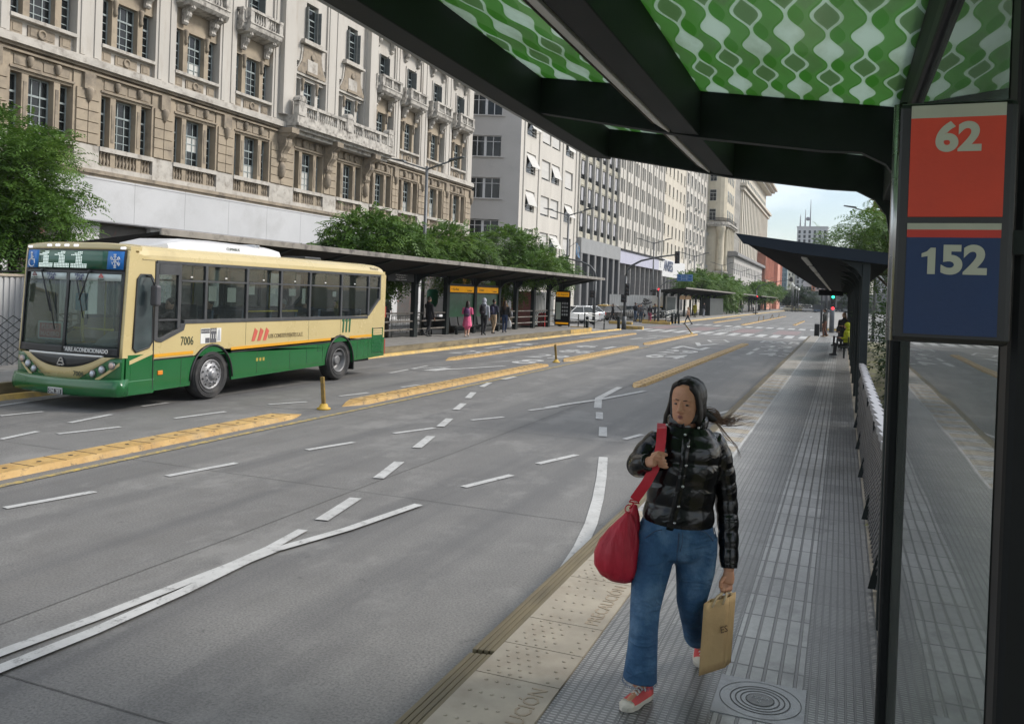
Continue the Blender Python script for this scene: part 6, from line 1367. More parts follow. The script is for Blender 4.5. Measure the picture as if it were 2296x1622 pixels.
    def wheel(x, y, s, rear):
        w_ = thing('wheel', '', None, (x,y,.5)); del w_['label']; w_.parent = t; w_.location = Vector((x,y,.5))-t.location
        q = MB(); q.lathe([(.29,-s*.02),(.33,s*.02),(.43,s*.035),(.475,s*.01),(.497,-s*.05),(.497,-s*.24),(.47,-s*.28),(.3,-s*.28)], (x,y,.5), axis='x', n=36, caps=2)
        for rr_ in (.44,.36): q.lathe([(rr_,s*.03),(rr_+.012,s*.042),(rr_+.02,s*.03)], (x,y,.5), axis='x', n=36, caps=0)
        q.build('tyre', TY, w_); q = MB()
        if rear: q.lathe([(.30,s*.012),(.285,s*.02),(.265,-s*.02),(.23,-s*.12),(.2,-s*.16),(.13,-s*.16),(.12,-s*.04),(.08,-s*.03),(.02,-s*.03)], (x,y,.5), axis='x', n=28, caps=2)
        else: q.lathe([(.30,s*.012),(.285,s*.022),(.27,-s*.0),(.25,-s*.01),(.20,s*.045),(.15,s*.05),(.10,s*.05),(.09,s*.085),(.05,s*.10),(.02,s*.10)], (x,y,.5), axis='x', n=28, caps=2)
        q.build('rim', RIMD if rear else RIM, w_)
        q = MB()
        for k in range(10):
            a = 2*PI*k/10; r_ = .135 if rear else .165; q.lathe([(.018,0),(.018,s*.035),(.008,s*.045)], (x+(-s*.15 if rear else s*.04),y+r_*math.cos(a),.5+r_*math.sin(a)), axis='x', n=6)
        q.build('wheel_nuts', RIM, w_)
        if not rear:
            q = MB()
            for k in range(10): a = 2*PI*(k+.5)/10; q.lathe([(.024,0),(.02,s*.004)], (x+s*.018,y+.228*math.cos(a),.5+.228*math.sin(a)), axis='x', n=10)
            q.build('vent_holes', BLK, w_)
    for y,rear in ((FWY,False),(RWY,True)): wheel(XR-.03,y,1,rear); wheel(XL+.03,y,-1,rear)
    for c,r_ in ((FWY,.60),(RWY,.62)):
        q = MB(); pts = [(XR+.008,c+r_*math.cos(PI-PI*i/16),.42+r_*1.12*math.sin(PI*i/16)) for i in range(17)]; q.tube(pts, .022, 6); q.build('wheel_arch', BLK, t)
        q = MB(); pts = [(c+(r_+.02)*math.cos(PI-PI*i/16),.42+(r_+.02)*1.12*math.sin(PI*i/16)) for i in range(17)]
        for i in range(16): q.quad((XR-.04,*pts[i]),(XR-.04,*pts[i+1]),(XR-.55,*pts[i+1]),(XR-.55,*pts[i]))
        q.prism([(c-r_,.42),(c+r_,.42)]+[(c+r_*math.cos(PI*i/12),.42+r_*1.1*math.sin(PI*i/12)) for i in range(1,12)], 'x', XR-.6, XR-.56); q.build('wheel_housing', DARK, t)
    q = MB(); q.box(XR-.35,18.62,.22,XR-.02,18.66,.5); q.build('mud_flap', BLK, t)
    q = MB(); q.box(XR-.10,20.12,.55,XR-.0,20.18,.95); q.box(XR-.12,20.1,1.55,XR-.005,20.18,1.85); q.build('tail_lamp', mat('tail_lamp', (.3,.05,.03), .3), t)
    return t
make_bus()
# ------------------------------------------------------------------ street lamps, signals, signs
LAMPG = mat('galvanised_pole', (.13,.135,.14), .5, .4, .12, 3, kind='World'); SIGB = mat('signal_black', (.02,.022,.024), .45, 0, .2, 6); POLEG = mat('dark_grey_pole', (.085,.09,.095), .5, .3, .15, 3, kind='World')
def street_lamp(label, x, y, h=8.5, arms=(1,-1), rise=.62, reach=2.0, z0=0):
    t = thing('street_lamp', label, 'street lamp', (x,y,z0), group='double-armed street lamps along the avenue'); q = MB(); q.cyl((x,y,z0),(x,y,h),.10,.075,10); q.lathe([(.16,0),(.16,.25),(.11,.3)],(x,y,z0),n=10); q.build('pole', LAMPG, t)
    for s in arms:
        q = MB(); q.tube([(x,y,h-.15),(x+s*reach*.65,y,h-.15+rise*.62)],[.05,.04],6); o = q.build('arm', LAMPG, t); q = MB(); a, b2 = x+s*reach*.6, x+s*reach
        q.prism([(a,h-.13+rise*.55),(a+s*.08,h-.06+rise*.66),(b2,h-.16+rise*.98),(b2,h-.21+rise*.96)],'y',y-.13,y+.13); q.build('lamp_head', mat('lamp_head_grey', (.10,.105,.11), .5, .3), o, bevel=.015)
    return t
for k,(y,l) in enumerate(((37.1,'nearest double street lamp, in front of the ornate building'),(60.3,'second double street lamp, beside the curved signal arm'),(91.2,'third double street lamp, behind the white site hoarding'),(118.3,'fourth double street lamp, above the far shelter trees'),(147,'fifth double street lamp, rising over the far trees'),(176,'sixth double street lamp far along the avenue'),(206,'seventh double street lamp far along the avenue'),(236,'farthest double street lamp near the pink building'))):
    street_lamp(l, -19.5, y)
street_lamp('double street lamp among trees on the right-hand side', 1.95, 60, 8.55, reach=2.1)
def head(parent, x, y, z, lit=None, w=.32, rows=3, name='signal_head'):
    q = MB(); q.box(x-w/2,y-.12,z,x+w/2,y+.12,z+.29*rows)
    for k in range(rows): zz = z+.29*k+.145; q.tube([(x-.11,y-.12,zz+.02),(x-.09,y-.28,zz+.10),(x+.09,y-.28,zz+.10),(x+.11,y-.12,zz+.02)],.015,4)
    o = q.build(name, SIGB, parent, bevel=.02)
    for k in range(rows):
        q = MB(); zz = z+.29*k+.145; q.lathe([(.105,0),(.1,-.02),(.05,-.035)],(x,y-.12,zz),axis='y',n=14); on = lit and lit[0] == k
        q.build('lens', mat('lens_'+(lit[1] if on else 'off'), {'red': (.9,.03,.04),'green': (.03,.75,.4),'off': (.04,.03,.03)}[lit[1] if on else 'off'], .3, emit=2.2 if on else 0, var=.05), o)
    return o
t = thing('traffic_light', 'tall grey signal pole with long curved arm over the road', 'traffic light', (-14.7,59.4,0)); q = MB(); q.cyl((-14.7,59.4,0),(-14.7,59.4,.95),.17,.17,10); q.cyl((-14.7,59.4,.9),(-14.68,59.4,3.9),.11,.09,10); q.build('pole', POLEG, t)
q = MB(); q.tube([(-14.68,59.4,3.85),(-14.6,59.4,4.25),(-14.3,59.4,4.62),(-13.6,59.4,5.0),(-12.3,59.4,5.3),(-10.95,59.4,5.5)],[.09,.085,.08,.07,.06,.05],8); q.build('arm', POLEG, t); head(t,-11.0,59.4,4.85); head(t,-14.5,59.3,2.45); head(t,-14.72,59.2,1.95,rows=2,w=.4)
t = thing('traffic_light', 'grey signal pole whose curved arm reaches back over the car lanes', 'traffic light', (-18.8,65.7,0)); q = MB(); q.cyl((-18.8,65.7,0),(-18.75,65.7,3.9),.13,.1,10); q.build('pole', POLEG, t)
q = MB(); q.tube([(-18.75,65.7,3.8),(-18.85,65.7,4.3),(-19.2,65.7,4.75),(-20,65.7,5.1),(-22,65.7,5.5)],[.1,.09,.08,.07,.06],8); q.build('arm', POLEG, t); head(t,-18.9,65.5,2.2,rows=2,w=.45)
t = thing('traffic_light', 'thin pole with red pedestrian signal beside the waiting group', 'traffic light', (-16.2,78.6,0)); q = MB(); q.cyl((-16.2,78.6,0),(-16.2,78.6,3.0),.07,.07,8); q.build('pole', POLEG, t); head(t,-16.15,78.5,2.45,(2,'red'),rows=3); head(t,-16.6,78.55,2.6,None,rows=2)
t = thing('traffic_light', 'far signal with red lamp beside the third shelter', 'traffic light', (-14.8,160,0)); q = MB(); q.cyl((-14.8,160,0),(-14.8,160,4.6),.1,.09,8); q.build('pole', POLEG, t); q = MB(); q.tube([(-14.8,160,4.5),(-14.5,160,5.2),(-12.5,160,5.9),(-8.9,160,6.6)],[.09,.08,.07,.06],6); q.build('arm', POLEG, t); head(t,-8.8,160,6.2,(2,'off'),w=.45); head(t,-14.6,159.8,2.6,(2,'red'),w=.6,rows=3)
t = thing('traffic_light', 'signal pole with green and red lamps behind the man with the suitcase', 'traffic light', (-.95,64,0)); q = MB(); q.cyl((-1.05,64,0),(-1.05,64,4.2),.12,.12,10); q.build('pole', POLEG, t); head(t,-.62,63.9,2.15,(2,'green'),w=.34); q = MB(); q.box(-.75,63.78,2.0,-.5,64,2.15); q.lathe([(.1,0),(.06,-.03)],(-.62,63.78,2.07),axis='y',n=12,mi=1); q.build('pedestrian_lamp', [SIGB,mat('lens_red',(.9,.03,.04))], t); q = MB(); q.box(-2.0,63.9,1.95,-1.2,64.1,2.3); q.box(-1.6,63.95,2.4,-1.15,64.05,2.55); q.build('signal_back', POLEG, t)
t = thing('grey_post', 'thick grey post standing beyond the man with the suitcase', 'post', (-.75,74,0)); q = MB(); q.cyl((-.75,74,0),(-.75,74,3.2),.2,.2,10); q.build('shaft', mat('mid_grey_post', (.15,.16,.175), .5, .2), t)
t = thing('green_signal', 'round green lamp hanging beyond the shelter roof', 'traffic light', (-4.0,75,0)); q = MB(); q.cyl((-1.6,75,0),(-1.6,75,5.2),.09,n=8); q.tube([(-1.6,75,5.1),(-2.2,75,5.4),(-3.6,75,5.5)],.06,6); q.build('pole', POLEG, t); head(t,-3.75,75,5.0,(1,'green'),rows=2,w=.4)
t = thing('street_sign', 'blue street name sign on a bent grey arm', 'sign', (-16,78,0)); q = MB(); q.cyl((-16,78,0),(-16,78,3.2),.08,n=8); q.tube([(-16,78,3.1),(-15.9,78,3.5),(-15.4,78,3.9),(-14.4,78,4.25)],.06,6); q.build('pole', LAMPG, t); q = MB(); q.box(-14.4,77.9,4.0,-12.95,77.96,4.66); q.build('plate', mat('sign_board_blue', (.02,.11,.30), .4, 0, .05, 3), t)
q = MB(); 
for z in (4.06,4.32,4.6): q.box(-14.34,77.885,z,-13.0,77.9,z+.02)
for x in (-14.34,-14.0,-13.5,-13.02): q.box(x,77.885,4.06,x+.02,77.9,4.62)
q.build('border', mat('sign_pale_blue', (.35,.45,.6), .5), t); text('9 DE JULIO', (-13.67,77.88,4.46), (1,0,0), (0,0,1), .16, mat('sign_pale_blue', (.35,.45,.6)), t); text('CENTRO', (-13.67,77.88,4.2), (1,0,0), (0,0,1), .16, mat('sign_pale_blue', (.35,.45,.6)), t)
for k,(x,y,l) in enumerate(((-12.6,235,'far globe park lamp, leftmost'),(-12.1,232,'far globe park lamp, second from left'),(-11.5,234,'far globe park lamp, third from left'),(-10.6,228,'far globe park lamp, rightmost'))):
    t = thing('park_lamp', l, 'park lamp', (x,y,0), group='white globe lamps at the end of the avenue'); q = MB(); q.cyl((x,y,0),(x,y,7-.5*k),.1,n=6); q.build('pole', POLEG, t); q = MB(); q.ball((x,y,7.4-.5*k),(.3,.3,.36),10,7); q.build('globe', mat('white_globe', (.8,.8,.78), .4), t)
t = thing('flag', 'pale blue and white flag hanging on the grey office block', 'flag', (-28.9,91.0,7.2)); q = MB(); vs = []
for i in range(7):
    for k in range(7): vs.append((-28.9+.5+.07*i+.05*math.sin(k*1.3+i), 91+.08*math.sin(i*1.7+k*.6), 8.3-.22*k-.07*i))
q.add(vs, [(i*7+k,i*7+k+1,(i+1)*7+k+1,(i+1)*7+k) for i in range(6) for k in range(6)]); 
for j,f in enumerate(q.f): q.m[j] = 1 if (j//6) in (2,3) else 0
o = q.build('cloth', [mat('flag_blue', (.22,.38,.6), .8), mat('flag_white', (.6,.6,.6), .8)], t); md = o.modifiers.new('solid','SOLIDIFY'); md.thickness = .01
q = MB(); q.cyl((-29.5,91,7.6),(-28.1,91,8.6),.03,n=6); q.build('staff', LAMPG, t)
# building site between the avenue and the shops
t = thing('site_hoarding', 'pale building site hoarding with black graffiti', 'hoarding', (-21,92,0)); q = MB(); q.box(-24,90,0,-16.6,90.1,2.6)
for k in range(26): q.box(-24+.285*k,89.96,0,-23.86+.285*k,90,2.6)
q.build('panel', mat('hoarding_sheet', (.6,.6,.59), .7, 0, .12, 1.5, kind='World'), t); 
q = MB(); rg = random.Random(5)
for k in range(9): x, z = -20.6+rg.uniform(-.1,1.0), 1.0+rg.uniform(0,1.2); q.tube([(x+.22*math.sin(i*1.1+k)*(1+.3*k%2),89.95,z+.16*math.cos(i*1.4+k*2)) for i in range(7)],.03,4)
q.build('graffiti', mat('graffiti_black', (.04,.04,.045), .7), t)
def crowd_barrier(label, x, y, a):
    t = thing('crowd_barrier', label, 'barrier', (x,y,0), group='grey crowd barriers by the parked cars'); q = MB(); c, s = math.cos(a), math.sin(a)
    P = lambda u,z: (x+u*c,y+u*s,z)
    q.tube([P(-1.1,.1),P(-1.1,1.1),P(1.1,1.1),P(1.1,.1)],.03,6); q.tube([P(-1.1,.25),P(1.1,.25)],.025,6); q.build('frame', TUBEL, t); q = MB()
    for k in range(12): u = -1+.18*k; q.tube([P(u,.25),P(u,1.1)],.012,4)
    for k in range(4): q.tube([P(-1+.5*k,.25),P(-.5+.5*k,1.1)],.02,4)
    q.build('bars', TUBEL, t)
crowd_barrier('crowd barrier left of the signal pole', -19.0, 80, .1); crowd_barrier('crowd barrier behind the signal pole', -16.9, 84, .1); crowd_barrier('silver crowd barrier seen between bus and shelter post', -19.4, 31.4, 1.4); crowd_barrier('silver crowd barrier behind the man on the phone', -19.2, 35, 1.4)
t = thing('excavator', 'orange excavator arm and red cab behind the opposite shelter', 'excavator', (-21.5,52,0)); OX = mat('excavator_orange', (.55,.26,.03), .45, 0, .15, 3, kind='World')
q = MB(); q.bar((-21.6,51,3.3),(-21.2,52.6,1.3),.28,.22); q.bar((-21.6,51,3.3),(-22,49,4.2),.3,.3); q.bar((-22,49,4.2),(-22.2,47,2.0),.35,.35); q.build('arm', OX, t); q = MB(); q.prism([(52.3,1.3),(53.0,1.2),(53.1,.5),(52.5,.2),(52.2,.6)], 'x', -21.6, -20.9); q.build('bucket', mat('muddy_steel', (.16,.12,.07), .7), t)
q = MB(); q.box(-23.4,45,.9,-21.2,48,2.0); q.box(-23.4,46,2.0,-22.2,47.8,3.0); q.build('body', mat('machine_grey', (.3,.29,.27), .5), t, bevel=.06)
for s in (-23.4,-21.6): q = MB(); q.prism([(44.6,.2),(44.9,0),(48.1,0),(48.4,.2),(48.3,.7),(44.7,.7)], 'x', s, s+.4); q.build('track', mat('tyre_dark', (.03,.03,.03), .8), t)
t = thing('skip_container', 'grey container with red side behind the shelter posts', 'container', (-21,56,0)); q = MB(); q.box(-21.4,54,.15,-20,59,2.5)
for k in range(16): q.box(-20,54.1+.31*k,.3,-19.96,54.25+.31*k,2.4)
q.build('body', mat('container_grey', (.23,.235,.23), .6, 0, .15, 1, kind='World'), t, bevel=.02); q = MB(); q.box(-21.4,53.95,.15,-19.95,54,2.5); q.build('door', mat('container_grey_door', (.25,.1,.09), .6), t)
t = thing('wastepaper_bin', 'small green litter bin on a pole behind the man on the phone', 'litter bin', (-19.4,38,0)); q = MB(); q.lathe([(.2,1.5),(.28,1.7),(.3,2.3),(.2,2.4)],(-19.4,38,0),n=10); q.build('bin', mat('bin_green', (.01,.17,.09), .5), t); q = MB(); q.cyl((-19.4,38,0),(-19.4,38,1.55),.04,n=6); q.build('pole', POLEG, t)
t = thing('red_box', 'small red fire box by the last shelter post', 'utility box', (-17.9,50.6,PL)); q = MB(); q.box(-18.1,50.3,PL,-17.7,50.9,1.0); q.prism([(50.3,1.0),(50.9,1.0),(50.6,1.15)],'x',-18.1,-17.7); q.build('body', mat('box_red', (.45,.03,.03), .5), t, bevel=.02)

# ------------------------------------------------------------------ cars and vans
CARG = mat('car_glass', (.025,.03,.033), .06, 0, .4, 1.2, spec=.6); TYR = mat('tyre_dark', (.03,.03,.03)); HUB = mat('hub_grey', (.3,.3,.31), .4, .5)
def car_meshes(kind):
    """nose towards -y; returns meshes for body, glass, bumper"""
    if kind == 'van': S = [(-2.5,.55,.45,.85),(-2.3,.80,.42,1.05),(-1.9,.88,.40,1.25),(-1.2,.92,.38,2.0),(-.8,.92,.38,2.18),(2.3,.92,.38,2.18),(2.5,.88,.42,2.0)]
    else: S = [(-2.05,.55,.42,.62),(-1.95,.74,.30,.74),(-1.5,.82,.26,.88),(-.95,.84,.24,.96),(1.55,.84,.24,.98),(1.95,.80,.28,.95),(2.08,.68,.40,.80)]
    b = MB(); vs = []
    for y,w,z0,z1 in S: vs += [(-w*.9,y,z0),(-w,y,z0+.15),(-w,y,z1-.10),(-w*.88,y,z1),(w*.88,y,z1),(w,y,z1-.10),(w,y,z0+.15),(w*.9,y,z0)]
    n = len(S); b.add(vs, [(i*8+j,i*8+(j+1)%8,(i+1)*8+(j+1)%8,(i+1)*8+j) for i in range(n-1) for j in range(8)]+[tuple(range(8)),tuple((n-1)*8+j for j in range(8))], 0, False)
    g = MB()
    if kind != 'van':
        G = [(-1.05,.76,.95),(-.35,.64,1.40),(.2,.63,1.47),(1.1,.63,1.42),(1.75,.72,.97)]
        vs = []
        for y,w,z in G: vs += [(-.78,y if abs(z-.96) < .03 else y,.93),(-w,y,z),(w,y,z),(.78,y,.93)]
        g.add(vs, [(i*4+j,i*4+j+1,(i+1)*4+j+1,(i+1)*4+j) for i in range(4) for j in (0,2)]+[(1,2,6,5),(13,14,18,17),(0,1,2,3)])
        b.add([(-.64,-.35,1.405),(.64,-.35,1.405),(.63,.2,1.475),(-.63,.2,1.475),(.63,1.1,1.425),(-.63,1.1,1.425)], [(0,1,2,3),(3,2,4,5)], 0)
        for s in (-1,1):
            b.bar((s*.775,-1.05,.95),(s*.645,-.35,1.41),.06); b.bar((s*.79,.30,.95),(s*.65,.30,1.46),.07); b.bar((s*.76,1.75,.96),(s*.64,1.1,1.43),.09); b.bar((s*.645,-.35,1.41),(s*.64,1.1,1.43),.06)
    else:
        for s in (-1,1): g.box(s*.925-.01,-1.15,1.25,s*.925+.01,2.2,1.8)
        g.add([(-.8,-1.88,1.27),(.8,-1.88,1.27),(.8,-1.22,1.98),(-.8,-1.22,1.98)], [(0,1,2,3)]); g.v[-4:] = [(x,y-.03,z+.03) for x,y,z in g.v[-4:]]
    return b, g
def car(label, cat, loc, rot, col, kind='car', roofcol=None, name='parked_car'):
    key = 'paint_%d_%d_%d' % tuple(int(c*99) for c in col); pm = mat(key, col, .25, .2, .04, 2, coat=.6)
    t = thing(name, label, cat, loc, rot); b, g = car_meshes(kind); b.build('body', pm, t, world=False, bevel=.03); g.build('windows', CARG, t, world=False)
    L = 1.3 if kind == 'car' else 1.55; W = .80 if kind == 'car' else .86
    for y in (-L,L):
        for s in (-1,1):
            q = MB(); q.lathe([(.2,s*.0),(.3,s*.02),(.32,-s*.03),(.32,-s*.17),(.2,-s*.18)],(s*W,y,.32),axis='x',n=16); w_ = q.build('wheel', TYR, t, world=False); q = MB(); q.lathe([(.19,0),(.17,s*.02),(.03,s*.03)],(s*(W+.012),y,.32),axis='x',n=12); q.build('rim', HUB, w_, world=False)
    for s in (-1,1):
        q = MB(); q.box(s*.66-.16,-2.0 if kind == 'car' else -2.42,.60 if kind == 'car' else .8,s*.66+.16,-1.8,.76 if kind == 'car' else .98); q.build('headlight', mat('headlight_glass', (.55,.57,.6), .1, .2, .1, 9, coat=1), t, world=False, bevel=.04)
        q = MB(); q.box(s*.72-.1,1.95,.70,s*.72+.1,2.07 if kind == 'car' else 2.52,.9); q.build('tail_light', mat('car_tail_red', (.35,.02,.02), .3), t, world=False, bevel=.03)
    q = MB(); q.box(-.5,-2.08 if kind == 'car' else -2.52,.36,.5,-1.98,.52); q.box(-.24,-2.10 if kind == 'car' else -2.54,.40,.24,-2.0,.50,1); q.build('grille', [mat('grille_black', (.02,.02,.02), .5), mat('plate_grey', (.4,.4,.4), .5)], t, world=False)
    if roofcol:
        q = MB(); q.prism([(-.34,1.425),(.2,1.497),(1.1,1.447),(1.1,1.457),(.2,1.51),(-.34,1.44)],'x',-.62,.62); q.build('roof', mat('taxi_yellow', (.62,.36,.01), .35, 0, .05, 2, coat=.4), t, world=False); q = MB(); q.box(-.25,.0,1.49,.25,.2,1.6); q.build('roof_sign', mat('taxi_sign', (.6,.6,.55), .5), t, world=False, bevel=.02)
    return t
car('white hatchback parked nearest, behind the advert board', 'car', (-20.8,67.0,0), rad(-35), (.55,.56,.57))
car('silver hatchback parked beside the white hatchback', 'car', (-21.3,71.0,0), rad(-30), (.33,.36,.40)); car('black taxi with yellow roof beside the silver hatchback', 'taxi', (-21.6,79.2,0), rad(-25), (.012,.012,.014), roofcol=True, name='taxi')
car('second black and yellow taxi half hidden behind the barriers', 'taxi', (-18.3,89.0,0), rad(10), (.012,.012,.014), roofcol=True, name='taxi'); car('dark hatchback with open boot behind the taxi', 'car', (-20.8,85.5,0), rad(150), (.04,.042,.05))
car('white van stopped beyond the pedestrians', 'van', (-21.5,100,0), rad(5), (.5,.51,.52), 'van', name='van')
for k,(x,y,r,c,kd,rc,lab,ct) in enumerate(((-15.9,251,10,(.6,.6,.6),'car',None,'far white car crossing, leftmost of the row','car'),(-13.4,248,75,(.6,.56,.45),'car',True,'far cream taxi crossing behind the posts','taxi'),(-10.8,246,85,(.35,.32,.2),'car',True,'far olive and yellow taxi in the crossing row','taxi'),(-9.4,256,85,(.7,.7,.7),'van',None,'white minibus standing out above the crossing row','minibus'),(-8.2,244.5,80,(.5,.5,.52),'car',None,'far pale grey car nose to tail with the taxis','car'),(-5.2,243,90,(.08,.11,.17),'car',None,'far dark blue sedan, rightmost of the crossing row','car'),(.4,268,20,(.65,.65,.66),'van',None,'white van beyond the seated woman','van'),(-1.6,262,15,(.05,.05,.06),'car',None,'far black car beside the white van','car'))):
    car(lab, ct, (x,y,0), rad(r), c, kd, rc, 'van' if kd == 'van' else 'crossing_car')
t = thing('far_bus', 'white and red bus far away at the end of the avenue', 'bus', (-15,268,0)); q = MB(); q.box(-17,264,.4,-12.6,275,3.3); q.build('body', mat('white_bus', (.6,.6,.6), .4), t, bevel=.12); q = MB(); q.box(-16.8,263.95,1.5,-12.8,264,2.6); q.build('windscreen', CARG, t); q = MB(); q.box(-16.4,263.92,2.7,-13.2,264,3.1); q.build('destination_sign', mat('far_red_sign', (.5,.06,.08), .5), t)
car('pale blue van parked beyond the far kiosk', 'van', (-19.2,133,0), rad(0), (.42,.48,.52), 'van', name='van')

# ------------------------------------------------------------------ trees and shrubs
def leaf_mat(name, a, b_, c_):
    b = NB(name); v = b.co('World'); n = b.noise(v, .55, 4, .6); n2 = b.noise(v, 6, 3, .6)
    c = b.ramp(b.math('ADD', b.math('MULTIPLY', n, .65), b.math('MULTIPLY', n2, .35)), [(.34, a), (.5, b_), (.66, c_)])
    df = b.n('ShaderNodeBsdfPrincipled'); b.l(c, df.inputs['Base Color']); df.inputs['Roughness'].default_value = .5; df.inputs['Specular IOR Level'].default_value = .35
    tl = b.n('ShaderNodeBsdfTranslucent'); b.l(c, tl.inputs['Color']); m = b.n('ShaderNodeMixShader'); m.inputs[0].default_value = .32; b.l(df.outputs[0], m.inputs[1]); b.l(tl.outputs[0], m.inputs[2]); b.l(m.outputs[0], b.out.inputs['Surface']); return b.m
LEAF = leaf_mat('feathery_green_leaf', (.040,.092,.014), (.085,.165,.028), (.15,.24,.045)); LEAFY = leaf_mat('yellowing_leaf', (.06,.09,.012), (.13,.15,.02), (.22,.2,.03)); LEAFD = leaf_mat('dark_hedge_leaf', (.012,.03,.012), (.026,.055,.02), (.06,.085,.02))
BARK = mat('tree_bark', (.075,.06,.045), .9, 0, .3, 6, .6, 25, .01, stretch=(1,1,.3), kind='World')
def frond(mb, p, d, L, pairs, lw, ll, rr, droop=.5):
    """pinnate leaf: paired leaflets along a drooping rib"""
    d = d.normalized(); sd = d.cross(Vector((0,0,1)))
    if sd.length < .05: sd = Vector((1,0,0))
    sd.normalize(); sd = (sd+Vector((0,0,rr.uniform(-.5,.5)))).normalized(); q = Vector(p)
    for i in range(pairs):
        f = (i+1)/pairs; c = q+d*L*f+Vector((0,0,-droop*L*f*f)); t = (d+Vector((0,0,-2*droop*f))).normalized(); l = ll*(1-.55*abs(f-.45)); w = lw*.5
        for s in (-1,1):
            e = (sd*s+t*.55+Vector((0,0,-.22))).normalized(); m = c+e*l*.5
            mb.add([c,m+t*w,c+e*l,m-t*w], [(0,1,2,3)])
def tree(label, base, blobs, n, seed, m, L=.55, pairs=5, lw=.075, ll=.17, trunk=.14, name='street_tree', forks=None, group=None):
    rr = random.Random(seed); t = thing(name, label, 'tree', base, group=group); q = MB(); B = Vector(base); top = Vector(blobs[0][0])
    fork = B+(Vector((top.x,top.y,top.z))-B)*.5; fork = Vector(((B.x*.7+top.x*.3),(B.y*.7+top.y*.3),B.z+(top.z-B.z)*.55))
    q.tube([B,B.lerp(fork,.3)+Vector((rr.uniform(-.08,.08),rr.uniform(-.08,.08),0)),B.lerp(fork,.7),fork],[trunk*1.25,trunk,trunk*.85,trunk*.75],8)
    o = q.build('trunk', BARK, t); q = MB()
    for c,r in blobs:
        C_ = Vector(c)
        for k in range(5):
            e = C_+Vector((rr.uniform(-.75,.75)*r[0],rr.uniform(-.75,.75)*r[1],rr.uniform(-.1,.6)*r[2])); mid = fork.lerp(e,.5)+Vector((0,0,.15*r[2]))
            q.tube([fork-Vector((0,0,.1)),mid,e],[trunk*.5,trunk*.26,trunk*.07],5,caps=False)
    q.build('branch', BARK, t); cr = MB(); V = sum(r[0]*r[1]*r[2] for _,r in blobs)
    for c,r in blobs:
        C_ = Vector(c); k = max(20,int(n*r[0]*r[1]*r[2]/V)); cl = []
        for _ in range(max(5,k//22)):                       # clumps, so that gaps stay between them
            while True:
                u = Vector((rr.uniform(-1,1),rr.uniform(-1,1),rr.uniform(-1,1)))
                if .25 < u.length < 1: break
            if u.length < .75 and rr.random() < .5: u = u.normalized()*rr.uniform(.75,1)
            cl.append(Vector((u.x*r[0],u.y*r[1],u.z*r[2])))
        for _ in range(k):
            b0 = rr.choice(cl); s = L*.52; p = C_+b0+Vector((rr.gauss(0,s),rr.gauss(0,s),rr.gauss(0,s*.55)))
            out = Vector((b0.x/r[0],b0.y/r[1],b0.z/r[2])); out = out.normalized() if out.length > .05 else Vector((0,0,1))
            d = out*.7+Vector((rr.gauss(0,.6),rr.gauss(0,.6),rr.gauss(.15,.35))); frond(cr, p, d, L*rr.uniform(.6,1.2), pairs, lw, ll, rr, rr.uniform(.2,.6))
    cr.build('crown', m, t, fix=False); return t
tree('feathery green tree at the left edge behind the bus', (-21.9,16.8,0), [((-22.6,17.2,5.2),(1.7,1.9,1.4)),((-21.5,17.0,3.7),(1.35,1.5,1.0)),((-23.9,17.4,5.9),(1.6,1.8,1.4)),((-21.2,16.8,2.8),(1.05,1.1,.7)),((-23.4,16.6,3.4),(1.4,1.5,1.5))], 5200, 1, LEAF, .62, 6, .065, .18)
tree('wide tree nearest behind the opposite shelter roof', (-19.3,33.2,0), [((-19.3,31.5,4.55),(1.6,1.7,.95)),((-19.3,33.9,4.35),(1.5,1.5,.8)),((-19.2,29.6,3.8),(1.3,1.2,.6)),((-19.1,32.4,3.2),(.8,2.2,.8))], 3500, 2, LEAF, .6, 5, .085, .2)
tree('middle tree behind the opposite shelter roof', (-19.3,40.2,0), [((-19.3,39.2,4.75),(1.6,1.8,.9)),((-19.2,41.4,4.3),(1.4,1.4,.7)),((-19.1,37.6,4.0),(1.2,1.2,.6)),((-19.1,40.2,3.2),(.8,2.0,.8))], 3000, 3, LEAF, .6, 5, .085, .2)
tree('right-hand tree drooping over the opposite shelter roof', (-19.1,46.4,0), [((-19.2,47.4,5.1),(1.8,2.2,1.1)),((-19.1,51.2,4.4),(1.7,2.2,1.0)),((-17.2,46.0,4.0),(1.5,2.2,.55)),((-18.6,55.0,3.8),(1.4,1.9,.8)),((-16.4,45.2,3.62),(.9,1.5,.3)),((-19,48,3.2),(1,3,1))], 4400, 4, LEAF, .6, 5, .085, .2)
tree('big far tree standing over the far shelter', (-19,118,0), [((-18.9,114,4.4),(2.2,5,1.2)),((-18.7,122,5.0),(2.4,5,1.4)),((-17.6,128,4.2),(2.6,5,1.5)),((-16.9,133,3.0),(2,4,1.7))], 3400, 5, LEAF, .9, 4, .17, .36)
tree('far tree beyond the kiosk', (-18.5,140,0), [((-18.5,138,4.6),(2.3,5,1.5)),((-18,146,4.4),(2.2,5,1.3))], 1300, 6, LEAF, 1, 4, .2, .4)
for k,(x,y,h,l) in enumerate(((-18.6,186,4.8,'first tree of the farther row beside the shelters'),(-18.2,205,4.9,'second tree of the farther row beside the shelters'),(-17.6,228,5.4,'last tree of the farther row beside the shelters'))):
    tree(l, (x,y,0), [((x,y,h),(2.6,6,1.7)),((x+.6,y+6,h-.5),(2.2,4,1.4))], 900, 20+k, LEAF, 1.1, 3, .28, .5)
